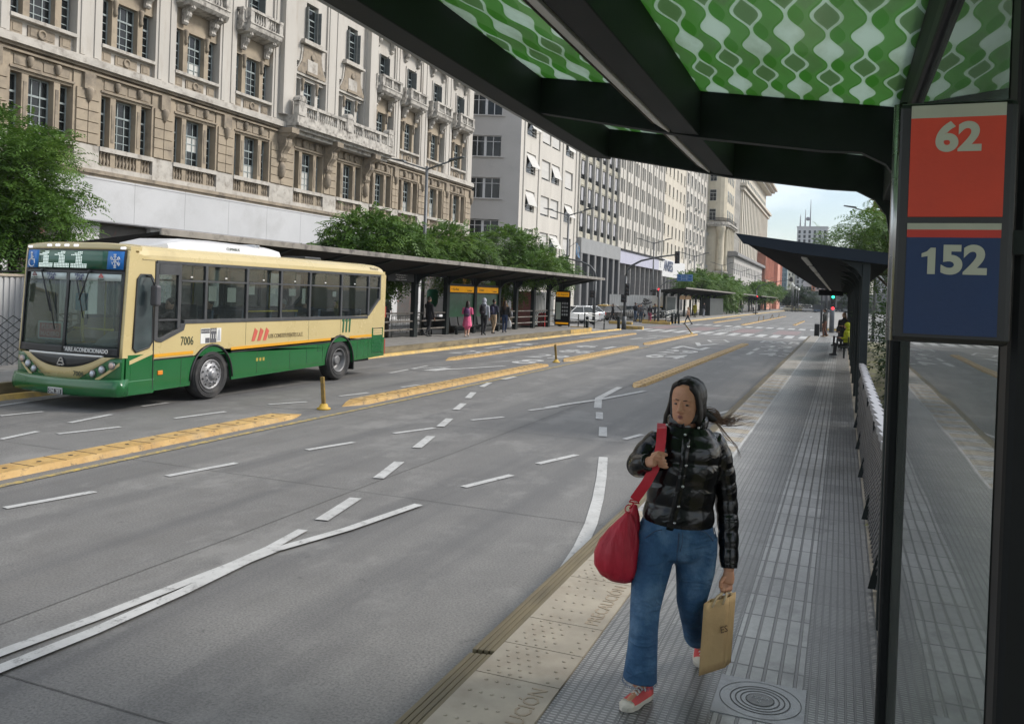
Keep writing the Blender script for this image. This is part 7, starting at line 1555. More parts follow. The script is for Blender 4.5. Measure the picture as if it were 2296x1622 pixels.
for k,(x,y,h,l) in enumerate(((-15,258,5,'dark round tree at the avenue end, left of the globe lamps'),(-10.5,257,4.6,'dark round tree at the avenue end, behind the globe lamps'),(2.4,215,4.2,'dark tree closing the right-hand side of the avenue'))):
    tree(l, (x,y,0), [((x,y,h),(3.2,3,1.9)),((x+2.6,y,h-.8),(2.4,2,1.5))], 700, 30+k, LEAFD, 1.1, 3, .3, .5)
tree('feathery tree rising over the right-hand shelter roof', (2.5,41,0), [((1.9,40,5.3),(2.3,4,.95)),((.2,41,5.0),(1.5,3,.6)),((3.0,40,5.4),(1.8,3,1.2)),((2.4,44,4.5),(2,4,1.2))], 3000, 7, LEAF, .7, 6, .06, .2)
tree('yellowing taller tree at the right behind the shelter', (2.9,46,0), [((2.3,46,6.2),(1.3,3.0,1.4)),((3.4,44,5.6),(1.6,3,1.7)),((1.6,47,5.4),(1.0,2.4,.9))], 2600, 8, LEAFY, .7, 5, .09, .2)
tree('dark leafy tree right behind the shelter posts', (2.7,19.5,0), [((2.5,19.5,2.7),(1.0,2.2,.8)),((2.9,22,2.4),(1.2,2.4,1.0)),((2.2,16.5,2.2),(.7,1.5,.6))], 2200, 9, LEAFD, .45, 5, .06, .14, trunk=.08)
def shrub(label, base, r, n, seed, m, L=.3, kind='leafy_shrub'):
    rr = random.Random(seed); t = thing(kind, label, 'shrub', base); q = MB(); B = Vector(base)
    for k in range(9):
        e = B+Vector((rr.uniform(-.7,.7)*r[0],rr.uniform(-.7,.7)*r[1],r[2]*rr.uniform(.9,1.6))); q.tube([B,B.lerp(e,.5)+Vector((rr.uniform(-.1,.1),0,.1)),e],[.025,.015,.006],5,caps=False)
    q.build('stem', BARK, t); cr = MB()
    for _ in range(n):
        u = Vector((rr.gauss(0,.5),rr.gauss(0,.5),rr.uniform(0,1))); p = B+Vector((u.x*r[0],u.y*r[1],.1+u.z*r[2]*1.7)); frond(cr, p, Vector((rr.gauss(0,1),rr.gauss(0,1),rr.gauss(.4,.5))), L*rr.uniform(.6,1.2), 3, .07, .15, rr, rr.uniform(.1,.5))
    cr.build('foliage', m, t, fix=False); return t
shrub('dark shrub nearest behind the scale fence', (1.35,10.6,.06), (.5,1.0,.75), 420, 41, LEAFD); shrub('dark tall shrub behind the middle of the scale fence', (1.5,13.6,.06), (.55,1.5,1.05), 600, 42, LEAFD); shrub('dark shrub behind the far end of the scale fence', (1.45,17.4,.06), (.5,1.6,1.2), 600, 43, LEAFD); shrub('bare low shrub over yellow ground behind the fence', (1.05,8.8,.06), (.4,.8,.4), 160, 44, LEAFY, .2); shrub('dark hedge clump beyond the second shelter posts', (1.7,27,.06), (.8,5,1.3), 900, 45, LEAFD, .4)
# ------------------------------------------------------------------ people
SKIN = mat('warm_skin', (.49,.245,.148), .5, 0, .08, 12, .1, 200, .0006, spec=.4); SKIN2 = mat('fair_skin', (.46,.26,.18), .5, 0, .06, 12)
def fuse(name, mb, mats, parent, voxel, classify=None, smooth=4, factor=.5):
    """join overlapping closed lofts into one continuous surface"""
    o = mb.build(name, mats[0], parent, world=False)
    for m in mats[1:]: o.data.materials.append(m)
    r = o.modifiers.new('fuse','REMESH'); r.mode = 'VOXEL'; r.voxel_size = voxel; r.use_smooth_shade = True
    if smooth: s = o.modifiers.new('smooth','SMOOTH'); s.iterations = smooth; s.factor = factor
    apply_mods(o); me = o.data
    if len(me.materials) < len(mats):
        me.materials.clear()
        for m in mats: me.materials.append(m)
    idx = [classify(p.center) if classify else 0 for p in me.polygons]; me.polygons.foreach_set('material_index', idx); me.polygons.foreach_set('use_smooth', [True]*len(me.polygons)); me.update(); return o
def chain(pts, rs, mb, n=10, flat=1): mb.loft([(p,r,r*flat) for p,r in zip(pts,rs)], n=n, dome=.9)

def person(label, loc, rot, top, legs, H=1.70, hair=(.02,.015,.012), stride=0, arms=('down','down'), skirt=False, coat=0, sit=False, shoes=(.03,.03,.03), longhair=False, pack=None, bag=None, skin=None, hood=None, group=None):
    """standing or walking figure facing -y before rotation; clothing as colour areas of one continuous body"""
    k = H/1.70; t = thing('person', label, 'person', loc, rot, group); mb = MB(); C = []           # C: (p, q, radius, material)
    sk = skin or SKIN2; M = [sk, mat('cloth_%d_%d_%d'%tuple(int(c*999) for c in top), top, .8, 0, .18, 14, .3, 40), mat('cloth_%d_%d_%d'%tuple(int(c*999) for c in legs), legs, .8, 0, .18, 14, .3, 40), mat('cloth_%d_%d_%d'%tuple(int(c*999) for c in shoes), shoes, .6, 0, .1, 14)]
    def limb(pts, rs, ms, flat=1):
        pts = [Vector(p)*k for p in pts]; rs = [r*k for r in rs]; chain(pts, rs, mb, 10, flat)
        for i in range(len(pts)-1): C.append((pts[i], pts[i+1], (rs[i]+rs[i+1])/2, ms[i] if isinstance(ms,(list,tuple)) else ms))
    dz = -.42 if sit else 0
    def tr(z): return z+dz
    mb.loft([(Vector((0,0,tr(z)))*k,a*k,b*k) for z,a,b in ((.84,.15,.11),(.92,.168,.125),(1.02,.155,.115),(1.15,.165,.12),(1.28,.185,.125),(1.38,.17,.105),(1.44,.08,.07))], n=14)
    C.append((Vector((0,0,tr(.80)))*k,Vector((0,0,tr(.93)))*k,.16*k,2 if not coat else 1)); C.append((Vector((0,0,tr(1.02)))*k,Vector((0,0,tr(1.36)))*k,.17*k,1))
    if coat: limb([(0,0,tr(.95)),(0,0,tr(coat))],[.17,.17 if not skirt else .24],1)
    limb([(0,.01,tr(1.40)),(0,-.005,tr(1.52))],[.055,.05],0); HC = Vector((0,-.015,tr(1.60)))*k
    mb.ball(HC,(.076*k,.095*k,.115*k),14,10); mb.ball(HC+Vector((0,-.07,-.05))*k,(.045*k,.035*k,.055*k),10,8); mb.ball(HC+Vector((0,-.10,-.012))*k,(.012*k,.018*k,.02*k),8,6)
    for s in (-1,1): mb.ball(HC+Vector((s*.078,.01,-.01))*k,(.012*k,.02*k,.03*k),8,6)
    C.append((HC-Vector((0,0,.05))*k,HC+Vector((0,0,.05))*k,.09*k,0))
    for s in (-1,1):
        st = stride*s
        if sit: limb([(s*.09,0,.42),(s*.10,-.42,.47),(s*.10,-.44,.08)],[.085,.065,.045],2); fo = (s*.10,-.46,0)
        else: limb([(s*.085,0,.86),(s*.09,-.04-st*.22,.48),(s*.085,-st*.38+(.10 if st < 0 else 0),.09)],[.092,.062,.045],0 if skirt else 2); fo = (s*.085,-st*.38+(.10 if st < 0 else 0),0)
        a = 0 if st >= 0 or sit else .08
        limb([(fo[0],fo[1]+.07,.05+a),(fo[0]+s*.01,fo[1]-.06,.045+a*.4),(fo[0]+s*.02,fo[1]-.16,.03)],[.045,.042,.03],3)
        ap = arms[0] if s < 0 else arms[1]; S = (s*.19,0,tr(1.36))
        if ap == 'down': E, W = (s*.235,.02+st*.08,tr(1.09)), (s*.235,-.04+st*.16,tr(.84))
        elif ap == 'phone': E, W = (s*.30,-.06,tr(1.20)), (s*.13,-.07,tr(1.54))
        elif ap == 'front': E, W = (s*.24,.0,tr(1.10)), (s*.10,-.20,tr(1.12))
        else: E, W = (s*.26,.02,tr(1.12)), (s*.22,-.22,tr(1.02))
        limb([S,E,W],[.066,.052,.042],1); d = (Vector(W)-Vector(E)).normalized(); limb([W,tuple(Vector(W)+d*.08),tuple(Vector(W)+d*.15)],[.034,.036,.018],0,.6)
        for f in range(4): o_ = Vector((.018*(f-1.5),0,0)); p0 = Vector(W)+d*.10+o_; limb([p0,p0+d*.05,p0+d*.085+Vector((0,-.012,0))],[.010,.010,.008],0)
        th = Vector(W)+d*.05; limb([th,th+d*.03+Vector((-s*.03,-.01,0)),th+d*.06+Vector((-s*.035,-.015,0))],[.012,.012,.009],0)
    def cls(c):
        best, bi = 1e9, 0
        for p,q,r,m in C:
            v = q-p; u = max(0,min(1,(c-p).dot(v)/max(v.length_squared,1e-9))); d = (c-p-v*u).length-r
            if d < best: best, bi = d, m
        return bi
    fuse('body', mb, M, t, .017*k, cls, 3)
    q = MB(); hm = mat('hair_%d_%d'%(int(hair[0]*999),int(hair[1]*999)), hair, .5, 0, .25, 30, .4, 90, stretch=(1,1,.2)); q.ball(HC+Vector((0,.02,.025))*k,(.086*k,.10*k,.108*k),14,9)
    if longhair: q.loft([(HC+Vector((0,.05,.06))*k,.08*k,.06*k),(HC+Vector((0,.075,-.08))*k,.092*k,.05*k),(HC+Vector((0,.11,-.22))*k,.10*k,.04*k),(HC+Vector((0,.125,-.36))*k,.07*k,.025*k)],n=12)
    q.build('hair' if not hood else 'hair', hm, t, world=False)
    for s in (-1,1):
        q = MB(); q.ball(HC+Vector((s*.03,-.088,.008))*k,(.011*k,.008*k,.008*k),6,5); q.build('eye', mat('eye_dark', (.03,.02,.018), .2), t, world=False)
    if hood:
        q = MB(); q.ball(HC+Vector((0,.025,.02))*k,(.105*k,.115*k,.13*k),14,9); q.loft([(HC+Vector((0,.06,-.08))*k,.1*k,.08*k),(HC+Vector((0,.06,-.17))*k,.13*k,.09*k)],n=12); q.build('hood', mat('hood_%d_%d'%(int(hood[0]*999),int(hood[2]*999)), hood, .85, 0, .15, 14), t, world=False)
    if pack:
        q = MB(); q.loft([(Vector((0,.20,tr(.98)))*k,.13*k,.08*k),(Vector((0,.22,tr(1.08)))*k,.155*k,.10*k),(Vector((0,.21,tr(1.25)))*k,.15*k,.09*k),(Vector((0,.18,tr(1.36)))*k,.10*k,.06*k)],n=14); o = q.build('backpack', mat('pack_%d_%d_%d'%tuple(int(c*999) for c in pack), pack, .7, 0, .3, 9, .3, 30), t, world=False)
        q = MB(); q.loft([(Vector((0,.30,tr(1.02)))*k,.09*k,.03*k),(Vector((0,.31,tr(1.12)))*k,.10*k,.035*k)],n=10)
        for s in (-1,1): q.tube([Vector((s*.09,.17,tr(1.38)))*k,Vector((s*.11,.0,tr(1.46)))*k,Vector((s*.11,-.12,tr(1.32)))*k,Vector((s*.12,-.10,tr(1.08)))*k],.02*k,6)
        q.build('straps', mat('pack_strap', (.05,.04,.05), .7), o, world=False)
    return t
A_ = PI
person('man in black suit leaning back with a phone at his ear on the opposite platform', (-16.95,32.9,PL), A_-.35, (.012,.012,.015), (.012,.012,.014), 1.76, (.10,.075,.055), .35, ('down','phone'))
person('woman in a bright pink dress with a purple backpack seen from behind', (-15.85,34.6,PL), A_+.25, (.68,.12,.24), (.5,.26,.2), 1.62, (.03,.015,.012), .2, ('front','front'), True, .52, shoes=(.45,.36,.28), longhair=True, pack=(.10,.035,.11))
person('person in pale grey hood with black backpack and dark trousers', (-15.9,36.6,PL), A_+.1, (.38,.40,.45), (.015,.015,.018), 1.74, stride=.15, arms=('down','front'), pack=(.02,.02,.024), hood=(.45,.48,.54))
person('person in tan trousers and dark blue backpack beside the hooded one', (-16.15,38.4,PL), A_-.2, (.035,.035,.06), (.40,.29,.19), 1.70, stride=.2, arms=('front','down'), pack=(.03,.03,.07))
person('long haired woman in black jacket and jeans carrying a white bag', (-16.2,40.0,PL), A_+.1, (.015,.014,.016), (.03,.05,.11), 1.64, (.06,.035,.022), .1, ('down','down'), longhair=True)
t = thing('white_carrier_bag', 'white plastic carrier bag held by the woman in black', 'bag', (-15.93,40.0,PL+.3)); q = MB(); q.loft([((-15.93,39.97,PL+.30),.10,.05),((-15.93,39.97,PL+.38),.13,.07),((-15.93,39.97,PL+.55),.11,.05),((-15.94,39.97,PL+.70),.03,.02)],n=12); q.build('sack', mat('white_plastic', (.6,.6,.6), .4, 0, .1, 9, .5, 20), t)
q = MB(); q.tube([(-15.94,39.97,PL+.68),(-15.95,39.97,PL+.80)],.012,5); q.build('handle', mat('white_plastic', (.6,.6,.6)), t)
t = thing('grey_handbag', 'dark grey shoulder bag on the woman in black', 'bag', (-15.9,40.1,PL+.9)); q = MB(); q.loft([((-15.88,40.12,PL+.85),.06,.12),((-15.88,40.12,PL+1.05),.05,.10),((-15.9,40.12,PL+1.12),.02,.05)],n=10); q.build('pouch', mat('grey_leather', (.12,.12,.13), .5), t); q = MB(); q.tube([(-15.9,40.12,PL+1.1),(-15.98,40.05,PL+1.38)],.012,5); q.build('strap', mat('grey_leather', (.12,.12,.13)), t)
person('pedestrian in black walking past the crowd barriers', (-19.2,73.3,.02), -1.2, (.015,.015,.017), (.02,.02,.022), 1.66, stride=.7, longhair=True)
person('tall man in dark parka and jeans, leftmost of the waiting group', (-18.35,78.4,.02), 2.6, (.02,.022,.028), (.06,.09,.15), 1.84, arms=('front','front'))
person('person in dark jacket leaning in the middle of the waiting group', (-17.85,77.6,.02), 1.2, (.035,.036,.042), (.03,.045,.06), 1.62, stride=.4); person('person with patterned jacket facing the tall man', (-17.7,78.0,.02), .3, (.07,.07,.075), (.04,.06,.085), 1.68, (.2,.17,.14), arms=('front','down'))
person('woman in bright pink trousers among the waiting group', (-17.05,79.0,.02), 2.9, (.02,.018,.024), (.55,.07,.17), 1.64, longhair=True); person('man in black at the right end of the waiting group', (-16.5,78.6,.02), 1.6, (.014,.015,.02), (.02,.022,.03), 1.78)
person('woman in peach jumper walking over the crossing', (-13.2,77.7,.0), -1.35, (.50,.30,.20), (.02,.02,.024), 1.62, (.20,.12,.06), .8, longhair=True)
person('person in mustard yellow coat under the far shelter', (-15.9,98,PL), 2.8, (.33,.29,.03), (.05,.05,.03), 1.68, coat=.6); person('person in dark top and pale trousers under the far shelter', (-15.8,104,PL), 2.4, (.03,.03,.035), (.34,.36,.40), 1.70)
person('dark figure standing by the far kiosk, left one', (-15.9,140,PL), 2.8, (.03,.03,.035), (.03,.03,.04), 1.72); person('dark figure standing by the far kiosk, right one', (-15.7,145,PL), .4, (.04,.04,.045), (.09,.1,.12), 1.72)
person('far figure under the third shelter in a pale top', (-15.9,166,PL), .4, (.4,.38,.36), (.04,.04,.05), 1.7)
person('dark figure standing at the shop fronts behind the opposite shelter', (-26.2,45.3,.14), 1.2, (.02,.02,.024), (.02,.02,.024), 1.72)
person('man in black jacket and brown trousers waiting with a suitcase', (-.98,56.1,PL), -1.9, (.02,.022,.022), (.12,.05,.03), 1.78, (.015,.013,.012), .08, ('down','down'), shoes=(.4,.27,.16))
t = thing('suitcase', 'upright black suitcase standing beside the waiting man', 'suitcase', (-1.42,56.1,PL)); q = MB(); q.box(-1.58,55.9,PL+.05,-1.28,56.35,PL+.80); q.build('case', mat('black_suitcase', (.015,.015,.016), .5, 0, .2, 8), t, bevel=.04); q = MB(); q.tube([(-1.5,56.12,PL+.8),(-1.5,56.12,PL+1.02),(-1.36,56.12,PL+1.02),(-1.36,56.12,PL+.8)],.012,5); q.build('handle', TUBEL, t)
q = MB()
for x in (-1.54,-1.32): q.lathe([(.03,-.015),(.03,.015)],(x,56.1,PL+.03),axis='x',n=10)
q.build('wheel', mat('tyre_dark', (.03,.03,.03)), t)
person('worker in lime yellow jacket and dark trousers sitting by the shelter posts', (.22,36.0,PL+.02), -1.35, (.42,.46,.02), (.02,.022,.025), 1.74, (.02,.018,.016), arms=('front','front'), sit=True, hood=(.42,.46,.02), shoes=(.015,.015,.015))
person('standing woman with reddish hair and dark coat behind the seated worker', (.10,40.2,PL), -.45, (.012,.012,.015), (.02,.02,.022), 1.70, (.22,.085,.03), arms=('front','front'), longhair=True)
person('dark seated figure just behind the reddish haired woman', (.0,45,PL), -.6, (.03,.03,.035), (.03,.03,.035), 1.70, arms=('front','front'), sit=True)
for k,(x,y,c,l) in enumerate(((-12.25,12.75,(.015,.015,.02),'bus driver in dark shirt at the wheel'),(-12.3,17.25,(.06,.06,.055),'passenger in dark jacket beside the fifth bus window'),(-12.3,16.35,(.03,.03,.035),'passenger with pale cap beside the fourth bus window'),(-12.35,13.95,(.03,.032,.03),'passenger in shadow beside the second bus window'),(-12.3,18.6,(.10,.11,.10),'passenger near the back of the bus'))):
    person(l, (x,y,.72), 0, c, (.02,.02,.025), 1.68, (.5,.5,.48) if k == 2 else (.03,.025,.02), arms=('reach','reach') if k == 0 else ('front','front'), sit=True)

# ------------------------------------------------------------------ the woman walking towards us
def walking_woman():
    root = thing('person', 'woman in shiny black puffer jacket and blue jeans walking along the near platform', 'person', (-.8,4.35,PL), rad(21.6))
    V = Vector
    Hc = V((.100,.128,1.520)); fwd = V((-.55,-.83,-.08)).normalized(); upv = V((.05,.0,1)); upv = (upv-fwd*upv.dot(fwd)).normalized(); rt = fwd.cross(upv)     # rt: to the left in the picture is -rt
    def hp(x, y, z): return Hc + rt*x + fwd*y + upv*z
    prof = [(-.119,.014,.062,.012),(-.114,.030,.058,.024),(-.102,.046,.049,.038),(-.085,.058,.036,.053),(-.06,.066,.016,.073),(-.03,.072,.001,.086),(0,.077,-.007,.093),(.03,.079,-.010,.096),(.06,.075,-.011,.093),(.09,.062,-.011,.079),(.11,.036,-.010,.050),(.118,.012,-.010,.018)]
    mb = MB(); n = 28
    def ringpts(i, s=1.0, grow=0):
        z,w,c,d = prof[i]; out = []
        for j in range(n):
            a = 2*PI*j/n; sx, sy = math.cos(a), math.sin(a); ex = .85
            out.append((( abs(sx)**ex*(1 if sx > 0 else -1))*(w*s+grow), c+(abs(sy)**ex*(1 if sy > 0 else -1))*(d*s+grow), z*s))
        return out
    vs = []; 
    for i in range(len(prof)): vs += [hp(*p) for p in ringpts(i)]
    k = len(prof); vs += [hp(0,.064,-.121), hp(0,-.01,.120)]; T = k*n
    mb.add(vs, [(i*n+j,i*n+(j+1)%n,(i+1)*n+(j+1)%n,(i+1)*n+j) for i in range(k-1) for j in range(n)]+[(T,(j+1)%n,j) for j in range(n)]+[(T+1,(k-1)*n+j,(k-1)*n+(j+1)%n) for j in range(n)])
    fM = Matrix((rt,fwd,upv)).transposed()
    def blob(x,y,z,a,b,c): mb.ball(hp(x,y,z),(a,b,c),12,8,M=fM)
    mb.loft([(hp(0,.082,.012),.0085,.012),(hp(0,.092,-.012),.0105,.014),(hp(0,.101,-.030),.0135,.015),(hp(0,.094,-.041),.015,.012)],n=12,depth=tuple(fwd)); blob(-.0125,.089,-.037,.0085,.010,.008); blob(.0125,.089,-.037,.0085,.010,.008)
    for s in (-1,1):
        blob(s*.034,.058,-.030,.022,.022,.022); blob(s*.030,.071,.021,.024,.014,.008); blob(s*.072,-.004,-.010,.009,.018,.030); blob(s*.030,.0735,.0075,.0165,.009,.006)
    blob(0,.080,-.058,.024,.013,.012); blob(0,.083,-.090,.019,.014,.015)
    mb.loft([(V((.112,.150,1.44)),.054,.056),(V((.112,.148,1.36)),.058,.056),(V((.105,.145,1.28)),.10,.08)],n=14)
    # body under the clothes, hands and ankles
    mb.loft([(V((.07,.135,.80)),.17,.12),(V((.08,.135,1.0)),.15,.11),(V((.10,.14,1.2)),.165,.12),(V((.105,.145,1.30)),.15,.10)],n=14)
    chain([V((-.045,.12,1.30)),V((-.165,.10,1.165)),V((-.118,-.045,1.225))],[.05,.045,.030],mb); chain([V((.265,.17,1.29)),V((.355,.20,1.02)),V((.350,.10,.635))],[.05,.045,.029],mb)
    chain([V((-.03,.125,.82)),V((-.10,.02,.45)),V((-.127,-.055,.07))],[.09,.06,.038],mb); chain([V((.165,.14,.82)),V((.156,.13,.45)),V((.285,.40,.11))],[.09,.06,.037],mb)
    chain([V((-.10,-.045,.045)),V((-.15,-.105,.05)),V((-.20,-.160,.035))],[.026,.024,.018],mb); chain([V((.302,.455,.075)),V((.288,.41,.045)),V((.279,.385,.03))],[.026,.024,.02],mb)
    # her right hand closed round the strap
    h = V((-.098,-.066,1.238)); mb.loft([(V((-.123,-.035,1.222)),.029,.020),(V((-.110,-.062,1.232)),.037,.022),(V((-.094,-.080,1.243)),.039,.020)],n=12,depth=(-.35,-.6,.7))
    for i in range(4):
        b0 = V((-.098,-.082,1.266))+V((.0075,.003,-.0175))*i; r = (.0090,.0096,.0092,.0082)[i]
        chain([b0,b0+V((.026,-.016,-.004)),b0+V((.045,.002,-.007)),b0+V((.036,.022,-.006))],[r,r,r*.92,r*.8],mb,9)
    chain([V((-.106,-.055,1.262)),V((-.080,-.070,1.277)),V((-.052,-.068,1.272)),V((-.034,-.058,1.266))],[.0135,.0125,.0115,.009],mb,9)
    # her left hand hooked under the bag handles
    mb.loft([(V((.350,.095,.635)),.026,.020),(V((.346,.088,.600)),.034,.019),(V((.340,.083,.572)),.034,.017)],n=12)
    for i in range(4):
        b0 = V((.315,.078,.568))+V((.016,.006,.001))*i; r = (.0095,.0102,.0098,.0088)[i]; chain([b0,b0+V((-.002,-.014,-.030)),b0+V((-.004,.004,-.048)),b0+V((-.004,.026,-.040))],[r,r,r*.92,r*.8],mb,9)
    chain([V((.318,.075,.605)),V((.300,.062,.580)),V((.298,.062,.553))],[.012,.011,.009],mb,9)
    BR = mat('eyebrow_dark', (.035,.02,.015), .7)
    fuse('body', mb, [SKIN], root, .0036, None, 3, .4)
    # face details
    for s in (-1,1):
        q = MB(); q.ball(hp(s*.030,.0765,.0),(.0142,.0088,.0056),12,8,M=fM); o = q.build('eye', mat('eye_white', (.17,.13,.115), .4), root, world=False)
        q = MB(); q.ball(hp(s*.030-.002,.0818,.0002),(.0070,.004,.0056),10,6,M=fM); q.build('iris', mat('iris_brown', (.02,.011,.008), .12), o, world=False)
        q = MB(); q.tube([hp(s*(.017+.0052*i),.0815-.0012*i-.0002*i*i,0.0054+.0020*math.sin(PI*i/5)) for i in range(6)],[.0014,.0028,.0032,.0032,.0028,.0016],5); q.build('eyelash', BR, root, world=False)
        q = MB(); q.tube([hp(s*(.012+.008*i),.0895-.0022*i-.0006*i*i,0.0222+(.0024*i-.00052*i*i)-.0006) for i in range(6)],[.0026,.0038,.0038,.0034,.0028,.0014],6,flat=.7); q.build('eyebrow', BR, root, world=False)
    LIP = mat('lip_rose', (.33,.135,.105), .4, 0, .08, 60)
    q = MB(); q.tube([hp(.0040*(i-5),.0935-.00055*(i-5)**2,-.0605+.0024*math.cos((i-5)*.62)-.0005*abs(i-5)) for i in range(11)],[.001,.003,.004,.0045,.0046,.0042,.0046,.0045,.004,.003,.001],7); q.tube([hp(.0040*(i-5)*.9,.0935-.0005*(i-5)**2,-.0702+.00022*(i-5)**2) for i in range(11)],[.001,.0032,.0044,.005,.0054,.0055,.0054,.005,.0044,.0032,.001],7); q.build('lips', LIP, root, world=False)
    q = MB(); q.tube([hp(.0042*(i-5),.0955-.0006*(i-5)**2,-.0655) for i in range(11)],.0012,5); q.build('mouth_line', mat('mouth_dark', (.06,.02,.02), .5), root, world=False)
    for s in (-1,1):
        q = MB(); q.ball(hp(s*.077,.0,-.036),(.005,.005,.006),8,6); q.build('earring', CHROME, root, world=False)
    # hair: scalp shell and strands
    HB = NB('dark_hair'); hv = HB.co('Object', (1,1,.12)); hn = HB.noise(hv, 130, 3); HB.prin(HB.ramp(hn, [(.3,(.004,.0035,.0035)),(.7,(.015,.011,.0095))]), .45, 0, HB.bump(hn, .5, .002), .35); HAIR = HB.m
    TIP = mat('brown_hair_ends', (.12,.06,.032), .45, 0, .3, 60, stretch=(1,1,.1))
    def headpt(i, j, off):
        z,w,c,d = prof[i]; an = 2*PI*j/n; sx, sy = math.cos(an), math.sin(an); ex = .85
        p = V((abs(sx)**ex*(1 if sx > 0 else -1)*w, c+abs(sy)**ex*(1 if sy > 0 else -1)*d, z)); o = V((p.x, p.y-c*.6, max(0,z)*.9)); o = o.normalized() if o.length > 1e-4 else V((0,0,1)); p += o*off; return hp(*p)
    HL = [(0,.086),(.45,.083),(.75,.072),(.95,.048),(1.08,.012),(1.18,-.03),(1.28,-.075),(1.36,-.13)]      # hairline height by angle from the face
    def hairline(ph):
        for (p0,z0),(p1,z1) in zip(HL,HL[1:]):
            if ph <= p1: return z0+(z1-z0)*(ph-p0)/(p1-p0)
        return -.2
    q = MB(); vs = []; i0 = 2
    for i in range(i0,len(prof)):
        for j in range(n):
            ph = abs((2*PI*j/n-PI/2+PI)%(2*PI)-PI); t_ = max(0,min(1,(prof[i][0]-hairline(ph))/.034)); t_ = t_*t_*(3-2*t_); vs.append(headpt(i,j,-.010+.024*t_+(.006*t_ if ph > 2 else 0)))
    k = len(prof)-i0; vs.append(hp(0,-.012,.134)); vs.append(hp(0,-.03,-.09)); T = k*n
    q.add(vs, [(i*n+j,i*n+(j+1)%n,(i+1)*n+(j+1)%n,(i+1)*n+j) for i in range(k-1) for j in range(n)]+[(T,(k-1)*n+j,(k-1)*n+(j+1)%n) for j in range(n)]+[(T+1,(j+1)%n,j) for j in range(n)], 0, True)
    dp = tuple(fwd)
    q.loft([(hp(-.040,.048,.098),.018,.026),(hp(-.066,.034,.062),.016,.030),(hp(-.077,.022,.012),.014,.032),(hp(-.080,.014,-.04),.015,.034),(hp(-.077,.008,-.09),.018,.032),(hp(-.072,-.004,-.130),.016,.026),(hp(-.066,-.014,-.158),.008,.016)],n=14,depth=dp)
    q.loft([(hp(.018,.044,.110),.018,.028),(hp(.058,.014,.088),.018,.036),(hp(.080,-.014,.046),.018,.042),(hp(.093,-.040,-.010),.021,.048),(hp(.106,-.056,-.065),.028,.050),(hp(.124,-.066,-.110),.030,.044),(hp(.138,-.072,-.140),.020,.034),(hp(.158,-.08,-.175),.010,.02)],n=14,depth=dp)
    q.loft([(hp(0,-.075,.08),.062,.030),(hp(.004,-.096,.02),.080,.030),(hp(.012,-.098,-.05),.086,.032),(hp(.022,-.092,-.11),.084,.034),(hp(.035,-.088,-.16),.07,.028),(hp(.045,-.08,-.20),.045,.018)],n=16,depth=dp)
    q.loft([(hp(.085,-.05,-.06),.030,.036),(V((.215,.180,1.452)),.030,.026),(V((.258,.182,1.425)),.022,.016),(V((.30,.190,1.412)),.013,.010),(V((.345,.205,1.415)),.006,.005)],n=12)
    rr = random.Random(12)
    def lock(pts, r, m=0, nn=6): 
        P = [V(p) for p in pts]; o = []
        for i in range(len(P)-1):                         # Catmull-Rom
            p0, p1, p2, p3 = P[max(0,i-1)], P[i], P[i+1], P[min(len(P)-1,i+2)]
            for s in range(5): t_ = s/5; o.append(.5*((2*p1)+(p2-p0)*t_+(2*p0-5*p1+4*p2-p3)*t_*t_+(3*p1-p0-3*p2+p3)*t_**3))
        o.append(P[-1]); L = len(o); q.tube(o, [r*(.55+.45*min(1,i/4))*(1-.85*max(0,(i/(L-1)-.45)/.55)) for i in range(L)], nn, m, flat=.6)
    def J(s): return V((rr.gauss(0,s),rr.gauss(0,s),rr.gauss(0,s)))
    part = hp(-.018,.055,.112)
    hair = fuse('hair', q, [HAIR], root, .0052, None, 4, .5); q = MB()
    for i in range(34):      # fine strands lying over the mass, both sides of the parting
        f = i/33; lock([hp(-.016,.060-.12*f,.131-.03*abs(f-.45)),hp(-.052-.006*f,.052-.10*f,.098),hp(-.082,.034-.085*f,.035),hp(-.092,.022-.07*f,-.04),hp(-.092+.01*rr.random(),.012-.05*f,-.10),hp(-.082+.012*rr.gauss(0,1),-.01-.03*f,-.15-.02*rr.random())],rr.uniform(.0018,.0034),0,5)
        lock([hp(-.014,.060-.12*f,.131-.03*abs(f-.45)),hp(.040+.006*f,.052-.10*f,.108),hp(.082,.028-.085*f,.050),hp(.102,-.004-.06*f,-.02),hp(.114+.01*rr.random(),-.04-.04*f,-.08),hp(.135+.02*rr.random(),-.07-.02*f,-.13)],rr.uniform(.0018,.0034),0,5)
    q.build('hair_strands', HAIR, hair, world=False); q = MB()
    for i in range(70):      # wind-blown ends
        s0 = hp(.105+.02*rr.random(),-.05+.03*rr.random(),-.07-.05*rr.random()); m1 = V((.235+.02*rr.random(),.175,1.44+.02*rr.gauss(0,1)))
        f = rr.random(); m2 = V((.30+.03*rr.random(),.19,1.398+.03*f+rr.gauss(0,.008))); e = V((.38+.14*rr.random()**1.4,.23+.05*rr.random(),1.402+.06*f+rr.gauss(0,.014)))
        lock([s0,m1,m2,(m2+e)/2+V((0,0,-.012+.012*f+rr.gauss(0,.006))),e],rr.uniform(.0009,.0032),0,5)
    for i in range(12):
        s0 = hp(.11+.02*rr.random(),-.05,-.08); f = rr.random(); lock([s0,V((.245,.175,1.42)),V((.33,.19,1.345+rr.gauss(0,.01))),V((.395,.20,1.275+rr.gauss(0,.01))),V((.405+.02*rr.random(),.205,1.20+.05*rr.random()))],rr.uniform(.0008,.0018),0,5)
    q.build('hair_ends', TIP, hair, world=False)
    # jacket
    b = NB('black_vinyl'); v = b.co('Object'); w2 = b.noise(v, 6, 3, .6, .6)
